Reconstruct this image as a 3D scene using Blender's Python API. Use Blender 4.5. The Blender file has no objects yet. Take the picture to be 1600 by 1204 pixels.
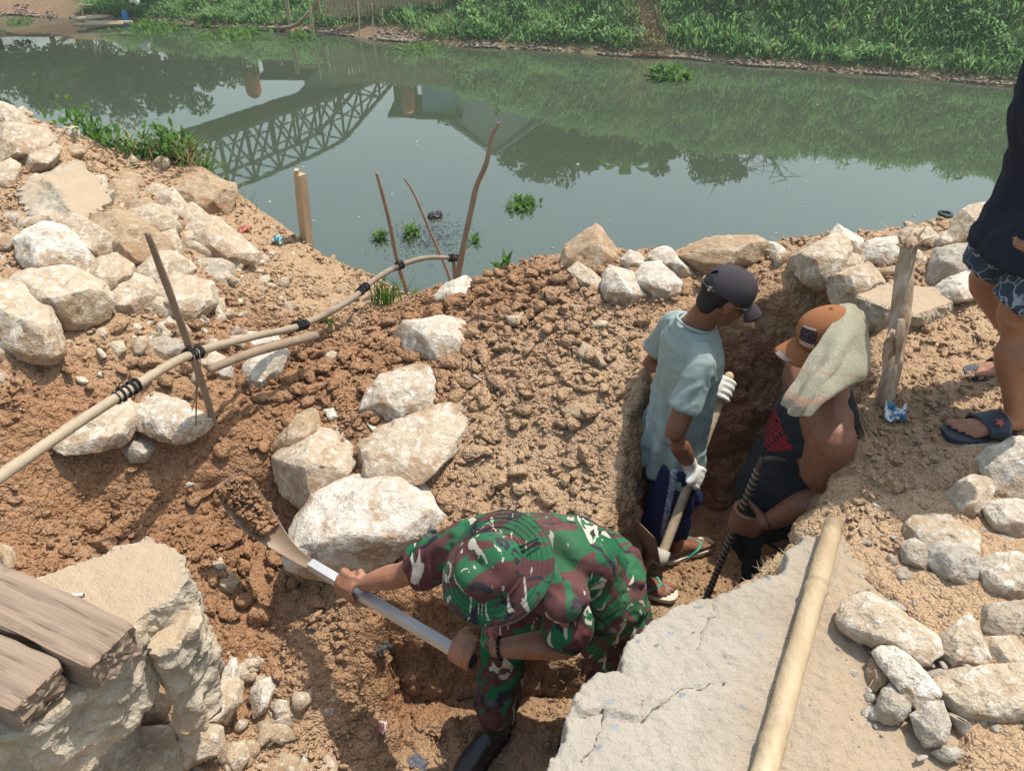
import bpy, bmesh, math, random
import numpy as np
from mathutils import Vector, Matrix
random.seed(7); RNG = np.random.default_rng(7)
SC = bpy.context.scene
COL = SC.collection
R_ = math.radians
# ---------------------------------------------------------------- camera
CAMZ, PITCH, FOC = 1.6, 35.0, 1208.0
cam = bpy.data.cameras.new("camera"); camo = bpy.data.objects.new("camera", cam); COL.objects.link(camo)
camo.location = (0, 0, CAMZ); camo.rotation_euler = (R_(90 - PITCH), 0, 0)
cam.sensor_width = 36.0; cam.lens = 36.0 * FOC / 1600.0; cam.clip_start = 0.05; cam.clip_end = 500
SC.camera = camo
# ---------------------------------------------------------------- sky, sun, exposure
SUN_H = Vector((0.82, 0.57)).normalized(); SUN_EL = R_(67)
world = bpy.data.worlds.new("World"); SC.world = world; world.use_nodes = True
nt = world.node_tree; nt.nodes.clear()
sky = nt.nodes.new("ShaderNodeTexSky"); sky.sky_type = 'NISHITA'; sky.sun_disc = False
sky.sun_elevation = SUN_EL; sky.sun_rotation = math.atan2(SUN_H.x, SUN_H.y)
sky.dust_density = 2.5; sky.air_density = 2.0; sky.ozone_density = 0.6
bg = nt.nodes.new("ShaderNodeBackground"); bg.inputs[1].default_value = 0.15
wo = nt.nodes.new("ShaderNodeOutputWorld")
nt.links.new(sky.outputs[0], bg.inputs[0]); nt.links.new(bg.outputs[0], wo.inputs[0])
sl = bpy.data.lights.new("sun", 'SUN'); sl.energy = 3.9; sl.angle = R_(0.6); sl.color = (1.0, 0.95, 0.86)
so = bpy.data.objects.new("sun", sl); COL.objects.link(so); so.location = (5, 5, 20)
sdir = Vector((SUN_H.x * math.cos(SUN_EL), SUN_H.y * math.cos(SUN_EL), math.sin(SUN_EL)))
so.rotation_euler = sdir.to_track_quat('Z', 'Y').to_euler()
SC.view_settings.view_transform = 'Standard'; SC.view_settings.look = 'None'
SC.view_settings.exposure = 0.37; SC.view_settings.gamma = 1.0
SC.render.engine = 'CYCLES'
SC.cycles.use_denoising = True
SC.cycles.max_bounces = 6; SC.cycles.diffuse_bounces = 3; SC.cycles.transparent_max_bounces = 6
# ---------------------------------------------------------------- image rays -> places in the world
_cp, _sp = math.cos(R_(PITCH)), math.sin(R_(PITCH))
def ray(px, py):
    a = (px - 800.0) / FOC; b = (602.0 - py) / FOC
    return Vector((a, _cp + b * _sp, -_sp + b * _cp))
CAMV = Vector((0, 0, CAMZ))
def PZ(px, py, z):
    r = ray(px, py); return CAMV + r * ((z - CAMZ) / r.z)
def PY(px, py, y):
    r = ray(px, py); return CAMV + r * (y / r.y)
def PD(px, py, d): return CAMV + ray(px, py) * d
WATER_Z = -2.9
def RF(px, py, y):          # the place whose mirror image in the river is seen along this ray
    r = ray(px, py); t = y / r.y
    return Vector((r.x * t, y, 2 * WATER_Z - CAMZ - r.z * t))
# ---------------------------------------------------------------- noise (numpy)
_perm = np.concatenate([RNG.permutation(256)] * 3).astype(np.int32)
_g = RNG.normal(size=(256, 3)); _g /= np.linalg.norm(_g, axis=1)[:, None]
def perlin(p):
    p = np.asarray(p, float); i = np.floor(p).astype(np.int32); f = p - i; i &= 255
    u = f * f * f * (f * (f * 6 - 15) + 10); out = 0
    for dx in (0, 1):
        wx = u[:, 0] if dx else 1 - u[:, 0]
        for dy in (0, 1):
            wy = u[:, 1] if dy else 1 - u[:, 1]
            for dz in (0, 1):
                wz = u[:, 2] if dz else 1 - u[:, 2]
                h = _perm[_perm[_perm[i[:, 0] + dx] + i[:, 1] + dy] + i[:, 2] + dz]
                out = out + wx * wy * wz * ((f - (dx, dy, dz)) * _g[h]).sum(1)
    return out * 1.6
def fbm(p, o=4, lac=2.03, g=0.5):
    p = np.asarray(p, float); s = 0; a = 1.0
    for k in range(o):
        s = s + a * perlin(p + 17.3 * k); p = p * lac; a *= g
    return s
def ridged(p, o=3):
    p = np.asarray(p, float); s = 0; a = 1.0
    for k in range(o):
        s = s + a * (1 - 2 * np.abs(perlin(p + 9.1 * k))); p = p * 2.1; a *= 0.5
    return s
def sstep(a, b, x):
    t = np.clip((x - a) / (b - a), 0, 1); return t * t * (3 - 2 * t)
# ---------------------------------------------------------------- object helpers
def new_mesh(name, verts, faces, smooth=False):
    me = bpy.data.meshes.new(name)
    me.from_pydata([tuple(v) for v in verts], [], [tuple(f) for f in faces]); me.update()
    if smooth: me.shade_smooth()
    return me
def tri_mesh(name, V, F, smooth=False):      # numpy arrays; F is (n,3) or (n,4)
    me = bpy.data.meshes.new(name); V = np.asarray(V, np.float32); F = np.asarray(F, np.int32); k = F.shape[1]
    me.vertices.add(len(V)); me.vertices.foreach_set("co", V.ravel())
    me.loops.add(F.size); me.loops.foreach_set("vertex_index", F.ravel())
    me.polygons.add(len(F)); me.polygons.foreach_set("loop_start", np.arange(0, F.size, k, dtype=np.int32))
    me.update(calc_edges=True); me.validate()
    if smooth: me.shade_smooth()
    return me
def attr(me, name, vals):
    a = me.attributes.new(name, 'FLOAT', 'POINT'); a.data.foreach_set("value", np.asarray(vals, np.float32))
def link(name, me, mat=None, parent=None, label=None, cat=None, group=None, kind=None, origin=None):
    o = bpy.data.objects.new(name, me); COL.objects.link(o)
    if mat is not None: me.materials.append(mat)
    base = Vector(parent.matrix_basis.translation) if parent else None
    if parent and parent.parent: base = base + parent.parent.matrix_basis.translation
    if parent is not None:
        o.parent = parent; me.transform(Matrix.Translation(-base))
    elif origin is not None:
        me.transform(Matrix.Translation(-Vector(origin))); o.location = origin
    if label: o['label'] = label
    if cat: o['category'] = cat
    if group: o['group'] = group
    if kind: o['kind'] = kind
    return o
def thing(name, loc, label, cat, group=None):
    o = bpy.data.objects.new(name, None); COL.objects.link(o); o.location = loc
    o.empty_display_size = 0.1; o['label'] = label; o['category'] = cat
    if group: o['group'] = group
    return o
class MB:                       # collects shapes into one mesh (world coordinates)
    def __init__(s): s.v = []; s.f = []
    def add(s, V, F):
        n = len(s.v); s.v += [Vector(v) for v in V]; s.f += [tuple(i + n for i in f) for f in F]
    def box(s, c, ax, ay, az):
        c, ax, ay, az = map(Vector, (c, ax, ay, az))
        V = [c + ax * i + ay * j + az * k for i in (-1, 1) for j in (-1, 1) for k in (-1, 1)]
        s.add(V, [(0, 1, 3, 2), (4, 6, 7, 5), (0, 4, 5, 1), (2, 3, 7, 6), (0, 2, 6, 4), (1, 5, 7, 3)])
    def bar(s, a, b, w, h, up=(0, 0, 1)):
        a, b = Vector(a), Vector(b); d = b - a; L = d.length; d.normalize()
        x = d.cross(Vector(up)); x = x.normalized() if x.length > 1e-4 else Vector((1, 0, 0)); z = x.cross(d)
        s.box((a + b) / 2, x * w / 2, d * L / 2, z * h / 2)
    def loft(s, secs, seg=14, sub=3, dome=True):
        S = []
        n = len(secs)
        for i in range(n - 1):
            p = [secs[max(i - 1, 0)], secs[i], secs[i + 1], secs[min(i + 2, n - 1)]]
            for k in range(sub):
                t = k / sub
                S.append(tuple(_cr(p[0][j], p[1][j], p[2][j], p[3][j], t) for j in range(3)))
        S.append(tuple(Vector(x) for x in secs[-1]))
        if dome:
            def cap(c, u, v, c2):
                d = (c - c2).normalized(); r = min(u.length, v.length)
                return [(c + d * r * math.sin(a), u * math.cos(a), v * math.cos(a)) for a in (0.5, 0.95, 1.3)]
            S = list(reversed(cap(*S[0], S[1][0]))) + S + cap(*S[-1], S[-2][0])
        V = []; F = []
        for c, u, v in S:
            for k in range(seg):
                a = 2 * math.pi * k / seg; V.append(c + u * math.cos(a) + v * math.sin(a))
        m = len(S)
        for i in range(m - 1):
            for k in range(seg):
                k2 = (k + 1) % seg; F.append((i * seg + k, i * seg + k2, (i + 1) * seg + k2, (i + 1) * seg + k))
        F.append(tuple(reversed(range(seg)))); F.append(tuple(range((m - 1) * seg, m * seg)))
        s.add(V, F)
    def limb(s, pts, rad, seg=12, sub=3, hint=(0, 0, 1), flat=1.0, dome=True):
        pts = [Vector(p) for p in pts]; secs = []; hint = Vector(hint)
        for i, p in enumerate(pts):
            d = (pts[min(i + 1, len(pts) - 1)] - pts[max(i - 1, 0)]).normalized()
            x = d.cross(hint)
            if x.length < 0.05: x = d.cross(Vector((1, 0.3, 0)))
            x.normalize(); y = d.cross(x); r = rad[i] if hasattr(rad, '__len__') else rad
            secs.append((p, x * r, y * r * flat))
        s.loft(secs, seg, sub, dome)
    def ball(s, c, ax, ay=None, az=None, seg=14):
        c = Vector(c)
        if ay is None: r = ax; ax, ay, az = Vector((r, 0, 0)), Vector((0, r, 0)), Vector((0, 0, r))
        ax, ay, az = map(Vector, (ax, ay, az)); nr = seg // 2 + 1; V = [c - az]; F = []
        for i in range(1, nr):
            t = math.pi * i / nr - math.pi / 2
            for k in range(seg):
                a = 2 * math.pi * k / seg
                V.append(c + (ax * math.cos(a) + ay * math.sin(a)) * math.cos(t) + az * math.sin(t))
        V.append(c + az)
        for k in range(seg): F.append((0, 1 + (k + 1) % seg, 1 + k))
        for i in range(nr - 2):
            for k in range(seg):
                b = 1 + i * seg; F.append((b + k, b + (k + 1) % seg, b + seg + (k + 1) % seg, b + seg + k))
        b = 1 + (nr - 2) * seg
        for k in range(seg): F.append((b + k, b + (k + 1) % seg, len(V) - 1))
        s.add(V, F)
    def prism(s, poly, depth):          # poly: list of points in a plane, depth: vector
        n = len(poly); depth = Vector(depth); P = [Vector(p) for p in poly]
        s.add(P + [p + depth for p in P], [tuple(reversed(range(n))), tuple(range(n, 2 * n))] +
              [(i, (i + 1) % n, n + (i + 1) % n, n + i) for i in range(n)])
    def mesh(s, name, smooth=False, fix=True):
        me = new_mesh(name, s.v, s.f)
        if fix:
            b = bmesh.new(); b.from_mesh(me); bmesh.ops.recalc_face_normals(b, faces=b.faces); b.to_mesh(me); b.free()
        if smooth: me.shade_smooth()
        return me
def _cr(a, b, c, d, t):
    a, b, c, d = map(Vector, (a, b, c, d))
    return 0.5 * ((2 * b) + (c - a) * t + (2 * a - 5 * b + 4 * c - d) * t * t + (3 * b - a - 3 * c + d) * t ** 3)
def remesh(me, vox, smooth_it=0, fac=0.5):
    o = bpy.data.objects.new("tmp", me); COL.objects.link(o)
    m = o.modifiers.new("r", 'REMESH'); m.mode = 'VOXEL'; m.voxel_size = vox
    if smooth_it:
        q = o.modifiers.new("s", 'SMOOTH'); q.iterations = smooth_it; q.factor = fac
    dg = bpy.context.evaluated_depsgraph_get(); dg.update()
    out = bpy.data.meshes.new_from_object(o.evaluated_get(dg))
    bpy.data.objects.remove(o); bpy.data.meshes.remove(me)
    return out
def co_no(me):
    n = len(me.vertices); c = np.empty(n * 3, np.float32); me.vertices.foreach_get("co", c)
    me.update(); q = np.empty(n * 3, np.float32); me.vertex_normals.foreach_get("vector", q)
    return c.reshape(-1, 3).astype(float), q.reshape(-1, 3).astype(float)
def set_co(me, c): me.vertices.foreach_set("co", np.asarray(c, np.float32).ravel()); me.update()
# ---------------------------------------------------------------- materials
def mat(name, build, rough=0.9, spec=0.2):
    m = bpy.data.materials.new(name); m.use_nodes = True; t = m.node_tree; b = t.nodes["Principled BSDF"]
    b.inputs["Roughness"].default_value = rough; b.inputs["Specular IOR Level"].default_value = spec
    build(NT(t, b)); return m
class NT:
    def __init__(s, t, b): s.t = t; s.b = b; s._tc = None
    def n(s, typ, **kw):
        x = s.t.nodes.new(typ)
        for k, v in kw.items(): setattr(x, k, v)
        return x
    def l(s, a, b): s.t.links.new(a, b)
    def obj(s):
        if s._tc is None: s._tc = s.n("ShaderNodeTexCoord")
        return s._tc.outputs["Object"]
    def mapping(s, scale, loc=(0, 0, 0), rot=(0, 0, 0)):
        m = s.n("ShaderNodeMapping"); s.l(s.obj(), m.inputs[0])
        m.inputs["Scale"].default_value = scale if hasattr(scale, '__len__') else (scale,) * 3
        m.inputs["Location"].default_value = loc; m.inputs["Rotation"].default_value = rot
        return m.outputs[0]
    def noise(s, scale, detail=4, rough=0.55, dist=0.0, vec=None):
        x = s.n("ShaderNodeTexNoise"); x.inputs["Scale"].default_value = scale; x.inputs["Detail"].default_value = detail
        x.inputs["Roughness"].default_value = rough; x.inputs["Distortion"].default_value = dist
        s.l(vec if vec is not None else s.obj(), x.inputs["Vector"]); return x.outputs["Fac"]
    def voro(s, scale, feat='F1', vec=None, out="Distance", rnd=1.0):
        x = s.n("ShaderNodeTexVoronoi", feature=feat); x.inputs["Scale"].default_value = scale
        x.inputs["Randomness"].default_value = rnd
        s.l(vec if vec is not None else s.obj(), x.inputs["Vector"]); return x.outputs[out]
    def ramp(s, fac, stops, interp='LINEAR'):
        r = s.n("ShaderNodeValToRGB"); r.color_ramp.interpolation = interp; e = r.color_ramp.elements
        while len(e) < len(stops): e.new(0.5)
        for q, (p, c) in zip(e, stops):
            q.position = p; q.color = (c, c, c, 1) if not hasattr(c, '__len__') else (*c, 1)
        s.l(fac, r.inputs[0]); return r.outputs[0]
    def mix(s, fac, a, b):
        m = s.n("ShaderNodeMix", data_type='RGBA')
        for sock, v in ((m.inputs[0], fac), (m.inputs[6], a), (m.inputs[7], b)):
            if isinstance(v, (int, float)): sock.default_value = v
            elif isinstance(v, tuple): sock.default_value = (*v, 1)
            else: s.l(v, sock)
        return m.outputs[2]
    def math(s, op, a, b=0.0, clamp=False):
        m = s.n("ShaderNodeMath", operation=op, use_clamp=clamp)
        for sock, v in zip(m.inputs, (a, b)):
            if isinstance(v, (int, float)): sock.default_value = v
            else: s.l(v, sock)
        return m.outputs[0]
    def attr(s, name):
        a = s.n("ShaderNodeAttribute", attribute_name=name); return a.outputs["Fac"]
    def rnd(s): return s.n("ShaderNodeObjectInfo").outputs["Random"]
    def sep(s, vec):
        x = s.n("ShaderNodeSeparateXYZ"); s.l(vec, x.inputs[0]); return x.outputs
    def col(s, c):
        if isinstance(c, tuple): s.b.inputs["Base Color"].default_value = (*c, 1)
        else: s.l(c, s.b.inputs["Base Color"])
    def rough(s, c): s.l(c, s.b.inputs["Roughness"])
    def bump(s, h, strength=0.5, dist=0.01, prev=None):
        b = s.n("ShaderNodeBump"); b.inputs["Strength"].default_value = strength; b.inputs["Distance"].default_value = dist
        s.l(h, b.inputs["Height"])
        if prev is not None: s.l(prev, b.inputs["Normal"])
        s.l(b.outputs[0], s.b.inputs["Normal"]); return b.outputs[0]
def _soil(k):
    w = k.attr("wet"); n1 = k.noise(5, 5, 0.6); n2 = k.noise(45, 4, 0.65); n3 = k.noise(220, 2)
    dry = k.mix(n1, (0.38, 0.24, 0.138), (0.55, 0.385, 0.238))
    wet = k.mix(n1, (0.225, 0.100, 0.045), (0.405, 0.21, 0.102))
    wf = k.math('ADD', w, k.math('MULTIPLY', k.math('SUBTRACT', n2, 0.5), 0.5), True)
    c = k.mix(wf, dry, wet)
    c = k.mix(k.ramp(n2, [(0.35, 0.0), (0.8, 0.45)]), c, (0.55, 0.41, 0.275))
    c = k.mix(k.ramp(n3, [(0.3, 0.35), (0.6, 0.0)]), c, (0.17, 0.092, 0.05))
    v = k.voro(42, vec=None); v2 = k.voro(115)
    hh = k.math('ADD', k.math('MULTIPLY', v, -1.0), k.math('MULTIPLY', v2, -0.45))
    k.col(c); p = k.bump(hh, 0.95, 0.019); p = k.bump(n2, 0.6, 0.010, p); k.bump(n3, 0.6, 0.004, p)
M_SOIL = mat("soil", _soil, 0.95, 0.1)
def rockmat(name, a, b, stain, stain_amt, white=0.0):
    def f(k):
        n1 = k.noise(6, 5, 0.6); n2 = k.noise(28, 5, 0.65); n3 = k.noise(130, 3, 0.6); r = k.rnd()
        c = k.mix(k.ramp(n1, [(0.3, 0.0), (0.7, 1.0)]), a, b)
        c = k.mix(k.math('MULTIPLY', k.ramp(r, [(.2, 0.), (1., .75)]), k.ramp(n1, [(.3, .5), (.7, 1.)])), c, (0.37, 0.275, 0.175))
        st = k.noise(3.2, 6, 0.7, 0.4)
        c = k.mix(k.math('MULTIPLY', k.ramp(st, [(0.48, 0.0), (0.56, 1.0)]), stain_amt), c, stain)
        c = k.mix(k.ramp(n2, [(0.28, 0.55), (0.42, 0.0)]), c, (0.30, 0.21, 0.13))
        if white: c = k.mix(k.math('MULTIPLY', k.ramp(n2, [(0.52, 0.0), (0.6, 1.0)]), white), c, (0.72, 0.68, 0.60))
        c = k.mix(k.ramp(n3, [(0.3, 0.3), (0.45, 0.0)]), c, (0.25, 0.19, 0.13))
        c = k.mix(k.ramp(k.voro(9, 'DISTANCE_TO_EDGE', vec=None), [(0.0, .35), (0.012, 0.0)]), c, (0.20, 0.14, 0.09))
        c = k.mix(k.math('MULTIPLY', k.attr('soil'), k.ramp(n2, [(.25, 1.), (.75, .45)])), c, k.mix(n1, (0.27, 0.16, 0.09), (0.42, 0.29, 0.18)))
        k.col(c); p = k.bump(n2, 1.0, 0.018); p = k.bump(k.noise(60, 4, .7), .7, .008, p); k.bump(n3, 0.6, 0.004, p)
    return mat(name, f, 0.92, 0.15)
M_ROCK = rockmat("limestone", (0.44, 0.35, 0.24), (0.56, 0.47, 0.36), (0.33, 0.21, 0.12), 0.75, 0.5)
M_WHITE = rockmat("chalky_limestone", (0.54, 0.48, 0.39), (0.66, 0.61, 0.53), (0.37, 0.25, 0.15), 0.85, 0.75)
M_TAN = rockmat("earthy_limestone", (0.34, 0.235, 0.14), (0.44, 0.325, 0.21), (0.31, 0.185, 0.10), 0.8, 0.2)
M_GREY = rockmat("grey_limestone", (0.34, 0.30, 0.245), (0.44, 0.395, 0.33), (0.32, 0.235, 0.155), 0.5, 0.3)
# ================================================================ near bank: ground heights
_cp_pts = [  # (px, py, z) places on the ground seen in the photograph
 (0,170,.22),(60,210,.22),(110,250,.06),(0,260,.2),(60,300,.08),(0,330,.12),(0,400,.1),(100,380,.1),(200,360,.06),(270,350,-.05),
 (330,300,-.25),(200,280,-.12),(140,330,.0),(60,470,.06),(0,520,.06),(150,500,-.02),(250,470,-.08),(330,400,-.22),(400,390,-.4),(480,400,-.52),
 (450,470,-.4),(560,440,-.62),(600,475,-.58),(640,475,-.66),(500,520,-.38),(330,540,-.2),(200,560,-.12),(100,560,-.06),(0,620,-.06),
 (80,680,-.22),(220,700,-.34),(330,668,-.33),(420,600,-.34),(0,780,-.3),(150,810,-.52),(60,860,-.5),(280,790,-.55),(380,700,-.42),
 (520,620,-.38),(560,540,-.4),(690,455,-.42),(760,430,-.24),(830,428,-.14),(900,405,-.1),(760,520,-.3),(850,520,-.22),(700,600,-.36),
 (800,640,-.36),(900,600,-.28),(960,520,-.18),(1050,430,-.05),(1150,412,0),(1250,420,.05),(1350,400,.1),(1450,400,.12),(1540,350,.2),
 (1200,490,-.1),(900,720,-.43),(820,780,-.5),(700,800,-.56),(940,650,-.32),(1100,500,-.14),(950,780,-.48),(620,760,-.5),(600,680,-.42),
 (1400,640,0),(1500,690,0),(1400,720,0),(1450,560,.02),(1560,600,.02),(1500,500,.05),(1590,480,.08),(1300,800,0),(1400,850,0.005),(1590,850,.02),
 (1400,1000,0.012),(1580,1150,0.02),(1450,1190,.012),(1350,690,0),(1360,1150,.006),(1330,980,.006),
 (600,895,-.64),(550,880,-.66),(480,900,-.74),(430,960,-.82),(385,840,-.76),(410,790,-.68),(455,850,-.74),(300,860,-.6),(400,1010,-.84),(500,1000,-.8),(470,1090,-.92),
 (560,1090,-1.0),(560,1190,-1.14),(430,1190,-1.02),(330,990,-.72),(380,1110,-.92),(300,1100,-.85),(200,1180,-.7),(60,1180,-.6),(100,960,-.4),(0,1000,-.4)]
_W = np.array([list(PZ(*p)) for p in _cp_pts])
_extra = np.array([(-4.5,3.0,.2),(-4,1.5,0),(-3,.6,-.3),(3.5,3,.15),(3.5,1,.03),(1.5,.2,.02),(2.5,.3,.02),(3.5,5,.2)])
_W = np.vstack([_W, _extra])
def _rbf_fit(W, lam=0.02):
    X = W[:, :2]; n = len(X)
    A = np.linalg.norm(X[:, None] - X[None], axis=2) + 0.0; A[np.diag_indices(n)] -= lam
    P = np.c_[np.ones(n), X]; M = np.block([[A, P], [P.T, np.zeros((3, 3))]])
    return np.linalg.solve(M, np.r_[W[:, 2], 0, 0, 0])
_wt = _rbf_fit(_W)
def z_rbf(xy):
    xy = np.atleast_2d(xy); out = np.empty(len(xy))
    for i in range(0, len(xy), 40000):
        q = xy[i:i + 40000]; d = np.linalg.norm(q[:, None] - _W[None, :, :2], axis=2)
        out[i:i + 40000] = d @ _wt[:-3] + _wt[-3] + q @ _wt[-2:]
    return out
def sdf_poly(xy, P):        # negative inside
    P = np.asarray(P, float); d = np.full(len(xy), 1e9); ins = np.zeros(len(xy), bool)
    for a, b in zip(P, np.roll(P, -1, 0)):
        e = b - a; w = xy - a; t = np.clip((w @ e) / (e @ e), 0, 1)
        d = np.minimum(d, np.linalg.norm(w - t[:, None] * e, axis=1))
        c = ((a[1] <= xy[:, 1]) & (b[1] > xy[:, 1])) | ((b[1] <= xy[:, 1]) & (a[1] > xy[:, 1]))
        with np.errstate(divide='ignore', invalid='ignore'):
            xi = a[0] + (xy[:, 1] - a[1]) / (b[1] - a[1]) * e[0]
        ins ^= c & (xy[:, 0] < xi)
    return np.where(ins, -d, d)
FLOOR = -1.2
TRENCH = [PZ(*p)[:2] for p in [(575,990,-.8),(610,915,-.64),(700,890,-.6),(800,880,-.57),(915,850,-.52),(950,800,-.46),(974,668,-.32)]]
TRENCH += [(.67,3.0),(.85,3.1),(1.15,3.06),(1.42,3.04),(1.52,2.75),(1.37,2.36),(1.20,2.06),(1.0,1.73),(.82,1.53),(.50,1.36),(.25,1.18),(.14,1.02),(.02,.80),(-.05,.55),(-.75,.45),(-.62,1.1)]
TRENCH = np.array([tuple(p) for p in TRENCH])
CREST = [PZ(*p)[:2] for p in [(0,165,.25),(110,205,.1),(165,245,-.05),(320,285,-.3),(365,330,-.4),(485,396,-.54),(570,430,-.62),(640,468,-.66),(700,448,-.45),(760,425,-.25),(900,385,-.08),(1050,400,-.05),(1200,400,0),(1350,370,.1),(1540,330,.22)]]
CREST = np.array([(-9., 6.5)] + [tuple(p) for p in CREST] + [(5., 4.6), (9, 4.6), (9, -3), (-9, -3)])
def z_ground(xy, walls=True):
    xy = np.atleast_2d(np.asarray(xy, float)); z = z_rbf(xy)
    s = sdf_poly(xy, CREST); z = z - np.clip(s, 0, None) * 1.15; z = np.maximum(z, -4.2)
    if walls:
        q = np.c_[xy * 3.1, np.zeros(len(xy))]
        d = sdf_poly(xy, TRENCH) + 0.05 * fbm(q, 3) + 0.012 * fbm(q * 5, 2)
        fl = FLOOR + 0.03 * fbm(q * 1.2, 3)
        k = sstep(0.0, 0.15, -d) ; z = z * (1 - k) + np.minimum(fl, z) * k
    return z
def ground_hit(px, py, walls=False):
    r = ray(px, py); t = 0.8; prev = t
    for _ in range(400):
        p = CAMV + r * t
        if p.z < float(z_ground([p[:2]], walls)[0]): break
        prev = t; t += 0.05
    lo, hi = prev, t
    for _ in range(12):
        m = (lo + hi) / 2; p = CAMV + r * m
        if p.z < float(z_ground([p[:2]], walls)[0]): hi = m
        else: lo = m
    return CAMV + r * hi
def _axis(lo, a, b, hi, f, c):
    L = list(np.arange(a, b, f)); x = a; s = f; A = []
    while x > lo: s = min(c, s * 1.04); x -= s; A.append(x)
    x = L[-1]; s = f; B = []
    while x < hi: s = min(c, s * 1.04); x += s; B.append(x)
    return np.array(A[::-1] + L + B)
def wetness(xy):            # freshly dug, still damp red earth against dry trodden earth
    g = np.zeros(len(xy))
    for (px, py, z, rx, ry, w) in [(250,790,-.52,.85,.42,1),(520,590,-.38,.75,.55,1),(700,470,-.35,.5,.5,.8),(330,900,-.65,.5,.35,1),(420,700,-.42,.7,.35,1),
                                   (360,1000,-.75,.3,.25,.9),(1150,640,-.5,.5,.7,.55),(640,1010,-.9,.45,.25,.9),(800,450,-.2,.45,.5,.7),(100,800,-.5,.5,.3,.7),(60,880,-.5,.5,.3,.8)]:
        c = PZ(px, py, z); q = ((xy[:, 0] - c.x) / rx) ** 2 + ((xy[:, 1] - c.y) / ry) ** 2
        g = np.maximum(g, w * np.exp(-q * 1.1))
    return np.clip(g * 1.25 + 0.22 * fbm(np.c_[xy * 2.3, np.zeros(len(xy))], 3), 0, 1)
def build_ground():
    xs = _axis(-5.2, -2.0, 1.75, 5.0, 0.0145, 0.09); ys = _axis(0.1, 0.75, 3.3, 7.6, 0.0145, 0.09)
    X, Y = np.meshgrid(xs, ys); xy = np.c_[X.ravel(), Y.ravel()]
    z = z_ground(xy); V = np.c_[xy, z]; nx = len(xs); ny = len(ys)
    i = np.arange(nx * ny).reshape(ny, nx)
    F = np.stack([i[:-1, :-1], i[:-1, 1:], i[1:, 1:], i[1:, :-1]], -1).reshape(-1, 4)
    me = tri_mesh("ground", V, F, True)
    b = bmesh.new(); b.from_mesh(me)
    for _ in range(3):
        E = [e for e in b.edges if abs(e.verts[0].co.z - e.verts[1].co.z) > 0.03 and e.verts[0].co.z > -1.6 and e.verts[1].co.y < 3.6]
        if not E: break
        bmesh.ops.subdivide_edges(b, edges=E, cuts=1, use_grid_fill=True)
    bmesh.ops.triangulate(b, faces=[f for f in b.faces if len(f.verts) > 4])
    b.to_mesh(me); b.free()
    c, n = co_no(me)
    steep = 1 - np.abs(n[:, 2]); w = wetness(c[:, :2])
    hard = sstep(1.0, 1.35, c[:, 0]) * (c[:, 1] < 1.9)          # trodden cement dust on the right
    amp = 1 - 0.75 * hard
    amp *= 1 - 0.5 * np.exp(-(((c[:, 0] - .9) / .5) ** 2 + ((c[:, 1] - 2.4) / .6) ** 2) * (c[:, 2] < -1.1))
    loose = sstep(-.35, .35, fbm(c * 1.4 + 7, 2) + .5 * (w - .3)); d = 0.030 * fbm(c * 2.6, 3) + 0.012 * ridged(c * 9, 2) + (.5 + .8 * loose) * (0.016 * fbm(c * 17, 2) + 0.011 * ridged(c * 31, 2))
    d = d * amp + steep * (0.035 * fbm(c * (5, 5, 9), 3) + 0.016 * ridged(c * (16, 16, 24), 2))
    c = c + n * d[:, None]
    ss = sdf_poly(c[:, :2], SLAB)
    c[:, 2] -= 0.09 * sstep(.10, .16, -ss) + 0.05 * (ss < .03) * (c[:, 0] < .86)
    c[:, 2] += 0.016 * hard * (1 - sstep(.05, .13, -ss)) * (0.4 + 1.2 * sstep(-.3, .4, fbm(c * 6, 3)))
    set_co(me, c); me.shade_smooth(); attr(me, "wet", np.clip(w + 0.35 * steep * (c[:, 2] < -.25), 0, 1))
    o = link("ground", me, M_SOIL, kind='structure'); o['label'] = "dug brown earth of the river bank with an open trench"
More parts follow.
